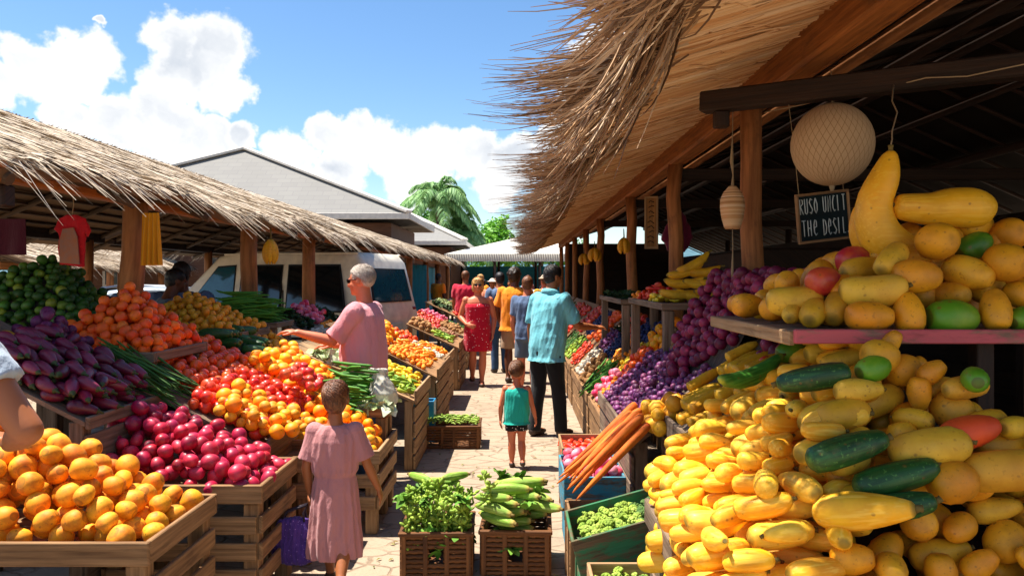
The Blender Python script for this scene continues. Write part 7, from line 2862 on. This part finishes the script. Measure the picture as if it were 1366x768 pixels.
for (px, py, Y, yw, lb) in ((1318, 385, 2.84, .5, 'gold papaya deep between the round papayas'), (1240, 395, 2.85, .2, 'gold papaya hidden behind the level papaya'), (1300, 300, 3.0, .3, 'dull papaya under the long horizontal squash'),
                            (1255, 355, 2.95, 1.0, 'gold papaya behind the round orange one'), (1205, 350, 3.0, .1, 'gold papaya behind the slanting squash')):
    put_fruit('papaya', 1, px, py, Y, yw, 0, 1.05, lb)

GS = fruit('giant_squash_skin', ['#e8a818'], .34, 5, .35, '#c8860c', tip='#6b5018', tip_len=.001, half=9, stripes='#f0bc3a', coat=.12)


def giant(name, label, spine, Y, dy=0.0, stem_at=0):
    pts, rad = [], []
    P_ = [(at(px, py, Y + dy * i), r * Y / 1000.0) for i, (px, py, r) in enumerate(spine)]
    # smooth spine
    m = 26
    for q in range(m + 1):
        u = q / m * (len(P_) - 1)
        i = min(len(P_) - 2, int(u))
        t = u - i
        a0, a1, a2, a3 = P_[max(0, i - 1)], P_[i], P_[i + 1], P_[min(len(P_) - 1, i + 2)]

        def cr(a, b_, c, d):
            return 0.5 * ((2 * b_) + (c - a) * t + (2 * a - 5 * b_ + 4 * c - d) * t * t + (3 * b_ - a - 3 * c + d) * t ** 3)
        pts.append(cr(a0[0], a1[0], a2[0], a3[0]))
        rad.append(max(.003, cr(a0[1], a1[1], a2[1], a3[1])))
    mb = MB()
    mb.tube(pts, rad, 24)
    a = np.array(mb.v)
    base = tuple(a.mean(0))
    o = mb.solo(name, GS, label, 'squash', None, base)
    s = MB()
    d = (pts[0] - pts[2]).normalized()
    s.tube([pts[0] - d * .004, pts[0] + d * .014, pts[0] + d * .024], [.011, .009, .012], 8)
    so_ = s.build('stem', STEM, o)
    return o


giant('crookneck_squash', 'giant yellow crookneck squash hanging upright from a string over the shelf', [(1188, 202, 5), (1187, 210, 11), (1180, 236, 19), (1166, 272, 23), (1171, 308, 27), (1194, 334, 29), (1222, 346, 27), (1240, 352, 16), (1246, 354, 3)], 2.98)
giant('crookneck_squash', 'second curved yellow squash half hidden behind the giant crookneck', [(1149, 270, 5), (1150, 285, 14), (1155, 312, 21), (1172, 336, 24), (1196, 352, 20), (1208, 358, 4)], 3.12)
giant('horizontal_squash', 'long yellow squash lying level on top of the fruit heap', [(1192, 274, 4), (1197, 275, 15), (1214, 277, 19), (1242, 279, 22), (1268, 277, 26), (1296, 278, 27), (1316, 283, 20), (1325, 287, 4)], 2.95)

# ------------------------------------------------------------------ baskets in the lane
basket('cane basket of leafy green buds standing in the lane', -.445, 4.24, .38, .36, .235, 0.03, 'pair of cane baskets in the lane', 1)
f = mound(-.78, -.12, 3.9, 4.6, .2, .27, .5, .5, .6)
heap({'pod_cluster': 'cluster of yellow green buds in the left cane basket', 'greens': 'fresh green leaves poking from the left cane basket', 'husk': 'slim corn ear at the back of the left cane basket'},
     {'pod_cluster': 'green buds in the left basket', 'greens': 'leaves in the left basket', 'husk': 'corn ears in the left basket'},
     [(.88, 'pod_cluster'), (.12, 'greens')], (-.63, -.26, 4.08, 4.40), lambda x, y: np.where((abs(x + .445) < .165) & (abs(y - 4.24) < .155), .12, .27), f, 110, 80, specials=[('husk', -.56, 4.36, 2.4, .8), ('husk', -.42, 4.38, 2.8, .75), ('husk', -.36, 4.35, .7, .75), ('greens', -.62, 4.15, 3.1, 1), ('greens', -.3, 4.12, 0, 1), ('greens', -.5, 4.1, 0, .9)])
basket('cane basket of husked corn standing beside the leafy basket', -.005, 4.27, .375, .36, .235, -0.03, 'pair of cane baskets in the lane', 1)
f = mound(-.34, .33, 3.92, 4.62, .2, .29, .5, .55, .55)
heap({'husk': 'green corn ear in its husk in the right cane basket', 'greens': 'corn leaves in the right cane basket', 'pod_cluster': 'yellow green buds at the side of the right cane basket'},
     {'husk': 'corn ears in the right basket', 'greens': 'corn leaves in the right basket', 'pod_cluster': 'buds in the right basket'},
     [(.93, 'husk'), (.07, 'greens')], (-.14, .14, 4.12, 4.42), lambda x, y: np.where((abs(x + .005) < .165) & (abs(y - 4.27) < .155), .12, .275), f, 44, 81, yaw=lambda r: r.gauss(-.3, .35), pitch_k=1, K=18,
     specials=[('pod_cluster', -.17, 4.1, 0, 1), ('pod_cluster', -.15, 4.12, 0, 1), ('pod_cluster', -.18, 4.16, 0, 1), ('greens', -.1, 4.4, 0, 1.2)])
basket('wide cane basket of small green pods farther up the lane', -.665, 7.36, .60, .42, .205, 0.02, None, 2)
f = mound(-1.3, -.03, 6.9, 7.8, .16, .13, .5, .5, .5)
heap('small green pod in the wide cane basket', 'green pods in the wide basket', [(1, 'pod')], (-.94, -.39, 7.18, 7.54), lambda x, y: f(x, y) - .035, f, 300, 82, K=10)

# crushed leaves and scraps trodden into the paving
lt_ = MB()
r_ = random.Random(8)
for k in range(260):
    y = 3.0 + 14 * r_.random() ** 1.6
    x = r_.choice((-.82 + abs(r_.gauss(0, .16)), .34 - abs(r_.gauss(0, .16)), r_.uniform(-.8, .3)))
    a = r_.uniform(0, 6.28)
    L = r_.uniform(.012, .045)
    d = Vector((math.cos(a), math.sin(a), 0))
    s_ = Vector((-d.y, d.x, 0))
    z = .006
    lt_.ribbon([(x, y, z), (x + d.x * L * .5, y + d.y * L * .5, z + r_.uniform(.002, .012)), (x + d.x * L, y + d.y * L, z)], [.003, L * .45, .002], Vector((0, 0, 1)))
props(lt_.build('leaf_litter', straw('trodden_leaves', ['#4a5a20', '#7a7a34', '#8a6a3a', '#5c6a28', '#a08850'])), 'scraps of trodden leaves scattered on the paving', 'litter', kind='stuff')
